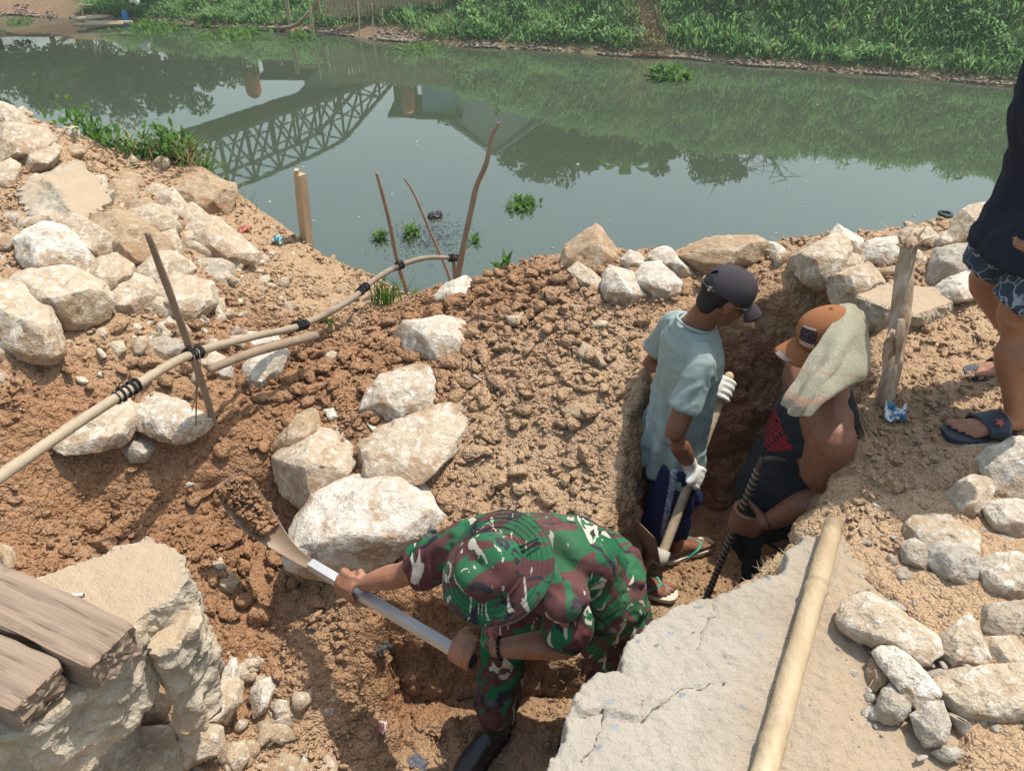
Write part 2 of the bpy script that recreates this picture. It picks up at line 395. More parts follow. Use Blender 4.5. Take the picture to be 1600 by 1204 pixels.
# concrete slab, bottom right: broken jagged edge over the trench
SLAB_PX = [(800,1300),(850,1204),(880,1150),(893,1090),(905,1072),(932,1050),(965,1046),(975,1015),(988,992),(1012,972),(1050,946),(1112,926),(1130,920),(1165,912),(1178,903),(1226,890),(1236,850),(1256,836),(1292,832),(1345,850),(1430,905),(1500,965),(1560,1060),(1620,1300)]
SLAB = np.array([tuple(PZ(x, y, 0)[:2]) for x, y in SLAB_PX])
_cen = SLAB.mean(0); SLAB_IN = _cen + (SLAB - _cen) * 0.93
_soil_top = None
def _slabmat(k):
    x = k.sep(k.obj()); n1 = k.noise(7, 5, 0.6); n2 = k.noise(60, 4, 0.65); n3 = k.noise(260, 2)
    c = k.mix(n1, (0.315, 0.275, 0.22), (0.42, 0.375, 0.31))
    dust = k.math('ADD', k.math('MULTIPLY', k.math('SUBTRACT', k.math('ADD', x[0], k.math('MULTIPLY', x[1], -.5)), -0.03), 3.6), k.math('SUBTRACT', n1, 0.42), True)
    c = k.mix(k.math('MULTIPLY', dust, 0.9), c, k.mix(n2, (0.33, 0.24, 0.155), (0.43, 0.33, 0.225)))
    v = k.n("ShaderNodeTexVoronoi", feature='F1'); v.inputs["Scale"].default_value = 24; vd = k.n("ShaderNodeVectorMath", operation='MULTIPLY_ADD'); nn = k.n("ShaderNodeTexNoise"); nn.inputs["Scale"].default_value = 38; k.l(k.obj(), nn.inputs["Vector"]); k.l(nn.outputs["Color"], vd.inputs[0]); vd.inputs[1].default_value = (.035, .035, .035); k.l(k.mapping((1, 1.4, 1)), vd.inputs[2]); k.l(vd.outputs[0], v.inputs["Vector"])
    edge = k.math('SUBTRACT', 1.0, dust); cs = k.sep(v.outputs["Color"])
    st = k.math('MULTIPLY', k.math('LESS_THAN', k.math('ADD', v.outputs["Distance"], k.math('MULTIPLY', n2, .25)), 0.36), k.math('GREATER_THAN', cs[0], 0.80))
    st = k.math('MULTIPLY', st, k.math('GREATER_THAN', edge, 0.55))
    c = k.mix(st, c, k.mix(cs[1], (0.17, 0.18, 0.185), (0.29, 0.30, 0.31)))
    c = k.mix(k.ramp(n3, [(0.3, 0.4), (0.42, 0.0)]), c, (0.28, 0.22, 0.16))
    c = k.mix(k.ramp(k.math('ADD', k.math('MULTIPLY', k.attr("crack"), 60.0), k.math('MULTIPLY', k.math('SUBTRACT', n2, .5), .16)), [(.05, .92), (.125, 0.)]), c, (0.055, 0.042, 0.032))
    c = k.mix(k.attr("side"), c, k.mix(n2, (0.40, 0.36, 0.30), (0.52, 0.48, 0.42)))
    k.col(c); c = k.mix(k.ramp(k.noise(2.4, 6, .7), [(.5, 0.), (.66, .5)]), c, (0.27, 0.215, 0.155)); c = k.mix(k.ramp(k.noise(18, 5, .75), [(.56, 0.), (.66, .5)]), c, (0.25, 0.21, 0.165)); k.col(c); p = k.bump(n2, 0.8, 0.010); p = k.bump(k.noise(17, 4, .7), .5, .012, p); k.bump(n3, 0.6, 0.003, p)
M_SLAB = mat("dusty_concrete", _slabmat, 0.93, 0.15)
def _polydist(xy, pts):
    d = np.full(len(xy), 1e9)
    for a, b in zip(pts[:-1], pts[1:]):
        e = b - a; w = xy - a; t = np.clip((w @ e) / (e @ e), 0, 1); d = np.minimum(d, np.linalg.norm(w - t[:, None] * e, axis=1))
    return d
def build_slab():
    f = 0.0052
    xs = np.arange(-.06, 1.75, f); ys = np.arange(.5, 1.78, f)
    X, Y = np.meshgrid(xs, ys); xy = np.c_[X.ravel(), Y.ravel()]; q = np.c_[xy, np.zeros(len(xy))]
    s = sdf_poly(xy, SLAB) + 0.012 * fbm(q * 14, 3) + 0.004 * fbm(q * 70, 2)
    z = 0.004 * fbm(q * 5, 2) + 0.0034 * fbm(q * 36, 3) - .004 * np.clip(perlin(q * 22 + 3) - .45, 0, 1)
    cr = np.full(len(xy), .03)
    for pl, wd in (([(1115,922),(1117,953),(1096,986),(1091,1019),(1110,1047)], .0018), ([(939,1112),(937,1140),(930,1165),(911,1192)], .0017),
               ([(967,1049),(990,1060),(1009,1090),(1000,1126),(940,1112),(905,1118)], .0015), ([(1000,1126),(1033,1098),(1070,1075),(1098,1070)], .0024), ([(1098,1070),(1130,1066)], .0017)):
        P = np.array([tuple(PZ(x, y, 0)[:2]) for x, y in pl]); dd = _polydist(xy + 0.010 * np.c_[fbm(q * 22, 2), fbm(q * 22 + 5, 2)], P)
        k = np.exp(-(dd / .004) ** 2); z -= 0.004 * k; cr = np.minimum(cr, dd * (.0018 / wd))
    P = np.array([tuple(PZ(x, y, 0)[:2]) for x, y in [(967,1049),(990,1060),(1009,1090),(1000,1126),(940,1112),(905,1118),(893,1090),(905,1072),(932,1050)]])
    z += 0.012 * sstep(0, 0.004, -sdf_poly(xy, P))
    bev = np.exp(-np.clip(-s, 0, None) / 0.012); z -= 0.012 * bev * (0.6 + 0.8 * perlin(q * 30))
    out = s > 0
    z = np.where(out, -0.02 - 14 * s, z); z = np.maximum(z, -.32)
    keep = (s < 0.032)
    nx = len(xs); ny = len(ys); i = np.arange(nx * ny).reshape(ny, nx)
    F = np.stack([i[:-1, :-1], i[:-1, 1:], i[1:, 1:], i[1:, :-1]], -1).reshape(-1, 4); F = F[keep[F].all(1)]
    u, inv = np.unique(F.ravel(), return_inverse=True); F = inv.reshape(-1, 4)
    V = np.c_[xy, z][u]; me = tri_mesh("concrete_slab", V, F, True); attr(me, "crack", cr[u]); attr(me, "side", sstep(-.002, .006, s)[u])
    o = link("concrete_slab", me, M_SLAB, kind='structure'); o['label'] = "pale cracked concrete slab with a jagged broken edge above the trench"
build_ground(); build_slab()
# ---------------------------------------------------------------- clods of earth
def ico(sub):
    b = bmesh.new(); bmesh.ops.create_icosphere(b, subdivisions=sub, radius=1.0)
    V = np.array([v.co[:] for v in b.verts]); F = np.array([[v.index for v in f.verts] for f in b.faces]); b.free(); return V, F
def scatter(name, P, S, sub, material, label, squash=0.75, wet=None, rough=0.35, kind='stuff'):
    V0, F0 = ico(sub); n = len(P); nv = len(V0)
    bases = []
    for k in range(14):
        r = 1 + rough * fbm(V0 * 1.5 + k * 31.7, 2); q = V0 * r[:, None]
        for _ in range(9):      # flatten a few sides: broken lumps, not balls
            a = RNG.normal(size=3); a /= np.linalg.norm(a); h = q @ a; q = q - np.outer(np.clip(h - RNG.uniform(.35, .7), 0, None), a)
        bases.append((q - q.mean(0)) * (RNG.uniform(.85, 1.6), RNG.uniform(.8, 1.3), squash * RNG.uniform(.8, 1.2)) * 1.15)
    B = np.array(bases)[RNG.integers(0, 14, n)]
    a = RNG.uniform(0, 6.283, n); ca, sa = np.cos(a), np.sin(a); t = RNG.normal(0, .35, n); ct, st = np.cos(t), np.sin(t)
    x, y, z = B[..., 0], B[..., 1], B[..., 2]
    y, z = y * ct[:, None] - z * st[:, None], y * st[:, None] + z * ct[:, None]
    x, y = x * ca[:, None] - y * sa[:, None], x * sa[:, None] + y * ca[:, None]
    V = np.stack([x, y, z], -1) * S[:, None, None] + P[:, None]
    F = (F0[None] + (np.arange(n) * nv)[:, None, None]).reshape(-1, 3)
    me = tri_mesh(name, V.reshape(-1, 3), F, False)
    if wet is not None: attr(me, "wet", np.repeat(wet, nv))
    return link(name, me, material, label=label, kind=kind)
def clod_field(n, smin, smax, power, seed):
    r = np.random.default_rng(seed)
    xy = np.c_[r.uniform(-3.4, 2.6, n * 3), r.uniform(.6, 5.0, n * 3)]
    s = sdf_poly(xy, CREST)
    den = 0.5 + 0.5 * sstep(-.25, .3, fbm(np.c_[xy * 1.7, np.zeros(len(xy)) + 3], 3))
    den = den * (1 - 0.9 * sstep(.95, 1.2, xy[:, 0]) * (xy[:, 1] < 1.7)) * (s < .02)
    den = np.where(sdf_poly(xy, SLAB) < 0.015, 0.0, den)
    den = np.maximum(den, 0.95 * (wetness(xy) > .35) * (xy[:, 0] < 1.0))
    t = sdf_poly(xy, TRENCH); fl = (t < -.16); den = np.where(fl & (xy[:, 0] > .45), den * 0.25, den); den = np.where((t > -.13) & (t < .03) & (xy[:, 0] > .3), 0.1, den)
    dep = xy[:, 1] * _cp + 1.9 * _sp; den = den * (np.abs(xy[:, 0] / dep * FOC) < 980) * (xy[:, 1] > .75)     # nothing far outside the picture
    keep = np.nonzero(r.uniform(size=len(xy)) < den)[0][:n]; xy = xy[keep]
    S = smin + (smax - smin) * r.power(power, len(xy)) * 1.0; S = smin + smax - S
    z = z_ground(xy); dn = 0.030 * fbm(np.c_[xy, z] * 2.6, 3)
    return np.c_[xy, z + dn + 0.012 + 0.25 * S], S
P, S = clod_field(23000, .0038, .012, 3.0, 1)
scatter("soil_crumbs", P, S, 1, M_SOIL, "small crumbs of loose brown earth", wet=wetness(P[:, :2]))
P, S = clod_field(7600, .008, .030, 5.0, 2)
_r = np.random.default_rng(9); _q = []
for (px, py, z, rx, ry, n_) in [(790,480,-.24,.32,.22,420),(560,600,-.4,.5,.3,420),(480,570,-.38,.4,.22,260),(860,640,-.36,.3,.3,220),(300,730,-.45,.5,.3,260),(1060,560,-.2,.4,.3,200),(420,860,-.7,.3,.25,160),(640,1120,-1.05,.3,.2,120)]:
    c_ = PZ(px, py, z); _q.append(np.c_[_r.normal(c_.x, rx, n_), _r.normal(c_.y, ry, n_)])
_q = np.vstack(_q); _q = _q[(sdf_poly(_q, TRENCH) > .04) & (sdf_poly(_q, CREST) < 0) & (sdf_poly(_q, SLAB) > .05)]; _s = .008 + .034 * _r.uniform(0, 1, len(_q)) ** 3.2
P = np.vstack([P, np.c_[_q, z_ground(_q) + .014 + .3 * _s]]); S = np.r_[S, _s]
scatter("soil_clods", P, S, 2, M_SOIL, "lumpy clods of dug brown earth", wet=wetness(P[:, :2]), rough=.45)
# ================================================================ stones
def lump(outline, px_center=None, center=None, tilt=0.55, front=0.42, back=0.45, sink=0.12, ridge=(), seed=0, detail=1.0, vox=None, up=None, grow=1.13):
    """a broken stone: hull of its outline (on a plane through its own place), raised top, body below; then worn and pitted"""
    r = np.random.default_rng(seed + 101)
    gx = sum(p[0] for p in outline) / len(outline); gy = sum(p[1] for p in outline) / len(outline); outline = [(gx + (a - gx) * grow, gy + (b_ - gy) * grow) for a, b_ in outline]
    cx = sum(p[0] for p in outline) / len(outline); cy = sum(p[1] for p in outline) / len(outline)
    C = center if center is not None else ground_hit(cx, cy)
    tocam = (CAMV - C).normalized(); upv = Vector(up) if up else Vector((0, 0, 1))
    nrm = (upv * tilt + tocam * (1 - tilt)).normalized()
    depth = (C - CAMV).dot(ray(800, 602)); size = math.sqrt(max(1, (max(p[0] for p in outline) - min(p[0] for p in outline)) * (max(p[1] for p in outline) - min(p[1] for p in outline)))) * depth / FOC
    C = C + tocam * size * sink
    def onplane(p, off):
        d = ray(*p); o = C + nrm * off; t = (o - CAMV).dot(nrm) / d.dot(nrm); return CAMV + d * t
    pts = []
    for p in outline:
        pts.append(onplane(p, (r.uniform(-.05, .05)) * size)); pts.append(onplane((cx + (p[0] - cx) * .8, cy + (p[1] - cy) * .8), -size * back * r.uniform(.6, 1)))
    xs_ = [p[0] for p in outline]; ys_ = [p[1] for p in outline]; hw, hh = (max(xs_) - min(xs_)) / 2, (max(ys_) - min(ys_)) / 2
    na = 5 if not ridge else 2
    for k in range(na):
        a = (k + r.uniform(-.3, .3)) * 6.283 / na + seed; q = r.uniform(.25, .62)
        pts.append(onplane((cx + math.cos(a) * hw * q, cy + math.sin(a) * hh * q), size * front * r.uniform(.55, 1.0)))
    for (x, y, h) in ridge: pts.append(onplane((x, y), size * h))
    b = bmesh.new()
    for p in pts: b.verts.new(p)
    res = bmesh.ops.convex_hull(b, input=b.verts)
    bmesh.ops.delete(b, geom=[v for v in b.verts if not v.link_faces], context='VERTS')
    for _ in range(6 if len(outline) > 6 else 1):          # broken flat faces
        a = Vector(r.normal(size=3)).normalized(); a = (a * .8 + tocam * r.uniform(.45, .9) + upv * .2).normalized()
        hs = [(q.co - C).dot(a) for q in b.verts]; lim = max(hs) * r.uniform(.72, .93)
        bmesh.ops.bisect_plane(b, geom=b.verts[:] + b.edges[:] + b.faces[:], plane_co=C + a * lim, plane_no=a, clear_outer=True)
        cs = [q.co.copy() for q in b.verts]; b.clear(); [b.verts.new(q) for q in cs]; bmesh.ops.convex_hull(b, input=b.verts); bmesh.ops.delete(b, geom=[q for q in b.verts if not q.link_faces], context='VERTS')
    v = vox or max(size / 17, depth * 3.6 / 773)
    bmesh.ops.dissolve_limit(b, angle_limit=.06, verts=b.verts, edges=b.edges)
    try: bmesh.ops.bevel(b, geom=list(b.edges), offset=size * .010, segments=1, affect='EDGES', clamp_overlap=True)
    except Exception: pass
    bmesh.ops.triangulate(b, faces=b.faces)
    for _ in range(5):
        E = [e for e in b.edges if e.calc_length() > v * 1.5]
        if not E: break
        bmesh.ops.subdivide_edges(b, edges=E, cuts=1); bmesh.ops.triangulate(b, faces=[f for f in b.faces if len(f.verts) > 3])
    bmesh.ops.recalc_face_normals(b, faces=b.faces)
    me = bpy.data.meshes.new("stone"); b.to_mesh(me); b.free()
    c, n = co_no(me); o = r.uniform(-50, 50, 3); s = 1 / size
    d = 0.013 * fbm(c * s * 1.8 + o, 2) + 0.010 * ridged(c * s * 3.6 + o, 3) + 0.013 * fbm(c * s * 10 + o, 2) + 0.01
    st = np.round(4 * fbm(c * s * 1.1 + o, 2)) / 4; d = d + 0.022 * (st - fbm(c * s * 1.1 + o, 2))
    pit = np.clip(perlin(c * s * 6 + o + 7) - .35, 0, None); d = d - 0.09 * pit
    set_co(me, c + n * (d * size * detail)[:, None]); hz = (c[:, 2] - c[:, 2].min()) / max(1e-4, np.ptp(c[:, 2])); attr(me, 'soil', np.clip(1 - sstep(.05, .55, hz + .22 * fbm(c * s * 3 + o, 3)), 0, 1) * r.uniform(.5, 1.0) + r.uniform(0, .5) * sstep(.1, .5, fbm(c * s * 2.2 - o, 3))); me.shade_smooth(); me.set_sharp_from_angle(angle=.55); return me, C, size
ROCKS = [  # outline in photo pixels, material, label, options
 ([(-8,162),(20,172),(40,187),(42,200),(38,206),(22,202),(-8,192)], 'R', "cream stone at the very top of the left heap against the water and weeds"),
 ([(78,190),(100,177),(106,178),(128,198),(138,215),(138,228),(120,226),(80,215),(42,206),(45,195),(60,193)], 'R', "peaked cream boulder crowning the left heap beside the green shrub", dict(ridge=[(105,188,.5),(60,203,.2)])),
 ([(-10,200),(20,200),(40,208),(65,208),(77,220),(72,230),(60,232),(40,242),(20,252),(-10,256)], 'R', "broad pale boulder with a dark undercut just below the topmost stone of the left heap"),
 ([(30,258),(42,236),(62,228),(88,226),(88,236),(75,258),(60,267),(40,271),(30,264)], 'R', "cream stone with a brown hollow resting above the tilted slab in the left heap"),
 ([(-8,266),(15,255),(27,262),(22,285),(18,292),(5,297),(-8,294)], 'R', "pale upright stone wedged beside the tilted slab at the photo's left edge"),
 ([(100,232),(124,228),(130,238),(115,248),(100,243)], 'T', "small tan rubble stone behind the tilted slab below the peaked boulder"),
 ([(145,280),(160,278),(165,298),(150,304),(133,302),(140,290)], 'W', "small bright white stone on the right side of the tilted slab"),
 ([(125,306),(145,304),(170,302),(172,318),(160,328),(145,330),(133,318)], 'G', "grey white stone under the small bright stone beside the tilted slab"),
 ([(170,303),(180,287),(207,290),(213,305),(205,318),(195,329),(175,326)], 'T', "brownish blocky stone right of the grey white stone near the tilted slab"),
 ([(184,284),(200,273),(216,276),(221,290),(212,300),(190,292)], 'T', "earth coloured stone below the green shrub on the left heap"),
 ([(225,303),(240,291),(258,296),(255,305),(258,318),(252,325),(228,312)], 'R', "cream stone with a sharp shaded underside in the middle of the left heap"),
 ([(200,317),(228,313),(240,322),(222,334),(212,338),(200,330)], 'T', "flat pinkish tan stone above the large white stones of the left heap"),
 ([(257,310),(272,303),(285,320),(297,340),(295,366),(275,368),(262,345),(253,328)], 'R', "tall cream stone leaning down the middle of the left heap above a dark gap"),
 ([(290,326),(302,321),(325,340),(325,350),(308,354),(293,346)], 'R', "knobbly cream stone between the earthy boulder and the large flat topped stone"),
 ([(282,302),(317,280),(340,290),(358,294),(361,304),(355,312),(352,326),(345,337),(320,332),(300,322),(283,312)], 'T', "earth crusted boulder overhanging the water at the right end of the left heap"),
 ([(200,342),(215,335),(235,325),(256,326),(270,350),(272,356),(258,371),(245,370),(230,360),(200,354)], 'R', "smooth white stone with a curved shaded edge above the post top in the left heap", dict(sink=.3)),
 ([(155,345),(200,340),(228,360),(246,374),(255,388),(243,402),(225,412),(200,416),(175,402),(155,377)], 'T', "big brown shaded boulder behind the upright stick's tip"),
 ([(247,372),(272,365),(280,385),(282,404),(268,408),(250,400)], 'R', "pale narrow stone just right of the upright stick's tip"),
 ([(40,378),(55,366),(75,360),(98,362),(115,378),(130,388),(136,398),(130,416),(117,431),(95,420),(50,410),(42,400)], 'W', "rounded white boulder below the tilted slab", dict(ridge=[(85,372,.5)], sink=.3)),
 ([(98,362),(120,347),(128,347),(175,375),(185,388),(184,405),(172,407),(140,400),(118,380)], 'R', "long smooth cream stone leaning against the rounded white boulder", dict(front=.3, sink=.25)),
 ([(135,404),(150,404),(156,412),(148,420),(134,420)], 'R', "small wedge stone under the long smooth cream stone"),
 ([(143,432),(158,411),(180,407),(198,420),(204,430),(188,442),(180,465),(166,471),(155,456),(145,446)], 'R', "pale stone in the gap right of the rounded white boulder"),
 ([(35,450),(45,435),(95,427),(115,428),(130,442),(148,448),(158,465),(156,488),(130,501),(105,504),(88,481),(70,459),(38,456)], 'R', "large cream boulder with a brown shaded face below the rounded white one", dict(ridge=[(95,468,.45),(150,470,.3)], sink=.25)),
 ([(-10,462),(20,457),(62,457),(75,475),(82,505),(88,540),(80,553),(50,551),(20,536),(-10,528)], 'R', "big wrinkled tan boulder at the lower left of the heap on bare earth", dict(sink=.22)),
 ([(168,476),(185,438),(200,435),(215,437),(230,443),(241,461),(236,476),(215,488),(180,488)], 'R', "flat faced pale stone left of the upright stick at the heap's foot"),
 ([(208,432),(232,400),(248,398),(268,402),(282,412),(282,426),(275,436),(258,440),(240,453),(230,453),(215,442)], 'R', "lumpy cream stone just behind the upright stick's middle"),
 ([(282,416),(295,411),(304,420),(291,436),(281,433)], 'R', "small cream nub stone beside the grey flat stone"),
 ([(305,408),(350,412),(361,418),(358,432),(350,446),(340,451),(325,438),(310,428)], 'G', "flat grey stone plate with a pointed tip below the large flat topped stone", dict(front=.15, back=.2)),
 ([(297,366),(310,353),(325,348),(340,352),(372,378),(388,392),(384,402),(354,409),(335,409),(310,406),(298,396),(292,376)], 'R', "large flat topped cream stone with a rough shaded face, rightmost in the left heap", dict(ridge=[(305,372,.25),(350,398,.4),(330,375,.45)], front=.3, sink=.25)),
 ([(244,456),(265,442),(292,440),(320,447),(330,455),(331,466),(318,481),(310,493),(287,503),(262,493),(246,481)], 'R', "pitted cream boulder right behind the upright stick at the heap's foot", dict(sink=.22)),
 ([(329,472),(347,470),(348,485),(335,493),(327,486)], 'R', "small tan stone right of the pitted boulder at the heap's foot"),
 ([(312,492),(325,499),(329,506),(307,511),(299,497)], 'G', "small grey stone half under the pitted boulder"),
 ([(221,546),(240,530),(262,527),(286,533),(286,552),(262,562),(240,555)], 'G', "low grey stone left of the upright stick by the rail knot", dict(front=.2)),
 ([(308,562),(335,551),(352,560),(340,576),(316,578)], 'R', "cream stone just right of the stick and rail crossing"),
 ([(340,537),(375,520),(425,522),(430,531),(400,540),(350,548)], 'W', "flat whitish stone lying under the two bamboo poles", dict(front=.25)),
 ([(385,562),(400,548),(432,546),(443,553),(435,580),(407,604),(390,609),(367,600),(374,580)], 'W', "white stone with a rusty brown side below the broken pole's end", dict(ridge=[(410,572,.5)])),
 ([(333,577),(336,570),(350,565),(362,575),(362,590),(345,593)], 'G', "small angular grey stone left of the white and rusty stone"),
 ([(85,690),(100,660),(130,649),(195,628),(206,640),(216,665),(206,686),(190,698),(110,703)], 'R', "long flat tan stone slab lying under the bamboo rail", dict(tilt=.85, front=.16, back=.2, sink=.2)),
 ([(204,640),(210,625),(245,619),(285,632),(300,650),(328,660),(320,675),(280,689),(250,686),(222,669),(206,656)], 'W', "flat bright white stone at the foot of the upright stick", dict(tilt=.85, front=.2, back=.3, sink=.25)),
 ([(192,702),(205,686),(235,688),(240,700),(226,719),(206,719)], 'G', "small roundish grey stone below the flat white stone by the stick"),
 ([(-10,848),(18,858),(28,884),(16,903),(-10,908)], 'T', "smooth brown stone cut by the left edge above the timber beams"),
 ([(624,552),(625,520),(640,507),(655,506),(690,503),(705,497),(718,505),(722,518),(715,532),(731,542),(730,580),(715,585),(680,571),(650,569)], 'W', "ragged white stone half buried at the top of the dug earth mound", dict(sink=.02)),
 ([(572,642),(580,610),(600,590),(650,573),(664,578),(680,620),(684,633),(660,646),(640,656),(600,659),(578,651)], 'W', "tan and white pitted stone in the middle of the dug earth", dict(sink=.05)),
 ([(550,716),(565,690),(600,668),(640,655),(715,634),(726,641),(727,676),(690,711),(655,746),(630,753),(600,741),(570,739),(555,726)], 'R', "large flat tan stone plate lying above the biggest white boulder", dict(tilt=.75, front=.14, back=.22, sink=.1)),
 ([(435,716),(470,690),(500,678),(545,672),(556,690),(552,721),(530,757),(510,791),(490,801),(465,776),(445,761),(438,736)], 'R', "angular stone with brown soil heaped on its top behind the shovel blade", dict(ridge=[(500,735,.5),(445,722,.3),(540,710,.4)], sink=.15)),
 ([(428,702),(440,680),(465,650),(496,636),(504,680),(480,692),(450,707)], 'T', "smooth brown slanted stone standing behind the soil topped one", dict(sink=.08)),
 ([(462,862),(475,810),(500,782),(530,760),(570,752),(610,748),(630,741),(645,757),(680,788),(681,805),(650,836),(600,871),(560,896),(525,901),(490,891),(466,876)], 'W', "biggest bright white boulder beside the shovel with brown clods on it", dict(tilt=.62, ridge=[(475,840,.16),(545,862,.22),(600,850,.2),(672,795,.12),(620,755,.2),(540,775,.25),(500,800,.22)], front=.2, back=.5, sink=.16)),
 ([(678,466),(700,445),(725,434),(739,444),(731,466),(705,477)], 'W', "white stone poking out of the mound crest beside the crooked branch"),
 ([(885,402),(890,385),(915,370),(930,357),(938,362),(947,375),(951,392),(966,402),(970,421),(950,437),(905,433),(882,420)], 'T', "earth covered pointed boulder at the left end of the water's edge row", dict(ridge=[(930,366,.3)])),
 ([(945,388),(950,362),(957,361),(968,372),(981,388),(983,397),(970,402),(955,397)], 'R', "slim upright tan stone beside the earth covered pointed boulder", dict(sink=.2)),
 ([(891,424),(905,414),(916,425),(930,440),(940,452),(943,459),(932,462),(924,448),(905,442)], 'R', "narrow cream stone sliding down in front of the earth covered boulder", dict(front=.25)),
 ([(970,411),(985,392),(997,394),(1008,408),(1013,420),(995,427),(978,426)], 'W', "white patched stone behind the pair of white boulders"),
 ([(945,431),(955,419),(985,428),(1003,445),(1006,461),(985,471),(970,473),(950,466),(944,450)], 'W', "white grey angular boulder, left one of the pair before the water", dict(ridge=[(965,430,.4),(972,455,.5)], sink=.3)),
 ([(995,431),(1010,415),(1030,412),(1045,425),(1061,441),(1058,456),(1045,463),(1015,463),(1003,452)], 'W', "yellowish white pitted boulder, right one of the pair before the water", dict(sink=.25)),
 ([(1015,398),(1040,387),(1049,392),(1076,420),(1079,433),(1065,438),(1045,421),(1025,412)], 'W', "leaning pale slab stone behind the pitted pair with a red brown underside", dict(front=.25, sink=.3)),
 ([(1060,397),(1085,385),(1115,374),(1140,377),(1175,373),(1190,382),(1196,393),(1180,406),(1150,416),(1110,426),(1095,426),(1074,413)], 'T', "longest brown boulder of the water's edge row behind the dark cap", dict(ridge=[(1100,410,.25),(1165,398,.2)], sink=.25)),
 ([(1195,379),(1210,381),(1225,388),(1229,397),(1222,412),(1210,409),(1199,398)], 'W', "small white veined stone at the right end of the longest brown boulder"),
 ([(1235,412),(1250,395),(1280,378),(1305,369),(1326,374),(1324,396),(1310,431),(1297,444),(1280,446),(1260,438)], 'R', "largest cream boulder of the right water's edge row above the orange cap", dict(sink=.25)),
 ([(1300,369),(1310,354),(1320,360),(1335,370),(1344,373),(1350,384),(1350,396),(1335,401),(1320,386)], 'W', "jagged white stone perched on top of the largest cream boulder", dict(sink=.55)),
 ([(1306,432),(1318,400),(1330,397),(1348,402),(1344,416),(1322,430)], 'R', "cream stone filling the gap beside the largest boulder", dict(sink=.45)),
 ([(1296,434),(1340,419),(1355,414),(1370,430),(1376,441),(1347,456),(1339,476),(1310,477),(1298,462)], 'R', "cracked cream boulder between the orange cap and the square concrete block", dict(sink=.3)),
 ([(1347,400),(1358,379),(1370,375),(1405,372),(1411,378),(1413,401),(1400,416),(1370,413),(1349,409)], 'W', "wide white mottled boulder behind the peeled post", dict(sink=.3)),
 ([(1364,420),(1400,414),(1413,422),(1391,433),(1373,433)], 'T', "tan broken stone under the wide white mottled boulder"),
 ([(1395,368),(1415,356),(1436,357),(1431,369),(1405,374)], 'G', "dark flat stone behind the peeled post's frayed top"),
 ([(1428,361),(1452,357),(1465,370),(1466,379),(1460,386),(1445,382),(1431,373)], 'R', "yellowish stone right behind the peeled post's frayed top", dict(sink=.3)),
 ([(1452,356),(1470,353),(1474,360),(1468,366),(1455,363)], 'T', "little reddish stone on top of the yellowish one"),
 ([(1428,395),(1436,392),(1449,405),(1449,413),(1430,414)], 'R', "split cream stone right of the peeled post"),
 ([(1490,350),(1505,332),(1520,325),(1542,321),(1560,335),(1540,376),(1515,385),(1485,385),(1478,376)], 'R', "tall rough boulder at the water's edge beside the dark shirted man", dict(sink=.4)),
 ([(1463,375),(1475,365),(1489,358),(1491,376),(1475,389),(1464,386)], 'W', "small white grey stone at the foot of the tall rough boulder", dict(sink=.4)),
 ([(1464,391),(1500,385),(1525,384),(1530,410),(1506,431),(1470,444),(1451,436),(1457,411)], 'G', "square grey boulder below the tall rough one", dict(sink=.3)),
 ([(1459,461),(1465,449),(1485,433),(1505,428),(1535,440),(1545,456),(1520,469),(1490,473),(1464,471)], 'W', "low white boulder beside the man's shorts", dict(sink=.2)),
 ([(1480,706),(1500,697),(1535,693),(1562,697),(1545,713),(1530,723),(1500,719),(1481,713)], 'R', "thin flat stone under the front sandal", dict(tilt=.8, front=.12, back=.2, sink=.05)),
 ([(1534,720),(1550,705),(1570,695),(1600,680),(1640,690),(1640,770),(1600,774),(1575,786),(1558,782),(1545,756),(1536,736)], 'W', "large bright white boulder at the right edge just below the sandal", dict(sink=.22)),
 ([(1467,806),(1475,778),(1500,755),(1520,746),(1543,752),(1547,766),(1540,786),(1520,803),(1500,813),(1470,811)], 'R', "flat faced cream stone left of the large bright white boulder"),
 ([(1535,801),(1545,788),(1575,783),(1640,788),(1640,832),(1590,839),(1560,829),(1545,816)], 'W', "pale block with a brown front face below the bright white boulder", dict(ridge=[(1560,812,.35),(1600,815,.35)], sink=.25)),
 ([(1411,832),(1435,811),(1480,809),(1500,820),(1537,848),(1546,871),(1530,870),(1500,860),(1470,852),(1430,846)], 'R', "wide tan stone with a long shaded ledge on the right ground", dict(front=.25)),
 ([(1455,858),(1465,850),(1500,855),(1530,863),(1534,886),(1530,906),(1515,914),(1490,906),(1470,896),(1456,881)], 'G', "grey speckled boulder in front of the wide tan ledge stone", dict(sink=.3)),
 ([(1409,850),(1430,844),(1450,856),(1456,880),(1450,891),(1414,876)], 'G', "small pointed grey stone left of the grey speckled boulder", dict(sink=.25)),
 ([(1531,881),(1555,869),(1585,867),(1640,880),(1640,920),(1575,941),(1550,936),(1540,911)], 'W', "white boulder half in shade at the right edge", dict(sink=.2)),
 ([(1551,841),(1565,836),(1591,842),(1589,855),(1570,865),(1555,856)], 'R', "small pinkish stone between the pale block and the half shaded boulder"),
 ([(1317,971),(1325,945),(1345,943),(1362,934),(1400,955),(1435,985),(1455,995),(1461,1016),(1440,1031),(1420,1026),(1375,1011),(1340,996),(1322,984)], 'R', "long porous cream stone lying right of the thick bamboo pole", dict(front=.3, sink=.2)),
 ([(1460,1011),(1475,992),(1505,980),(1512,964),(1525,980),(1535,1010),(1546,1040),(1505,1048),(1470,1033)], 'R', "triangular tan stone touching the long porous one", dict(front=.3)),
 ([(1531,984),(1533,960),(1538,948),(1575,945),(1600,940),(1600,965),(1585,996),(1560,993)], 'G', "blocky grey stone below the half shaded white boulder", dict(sink=.25)),
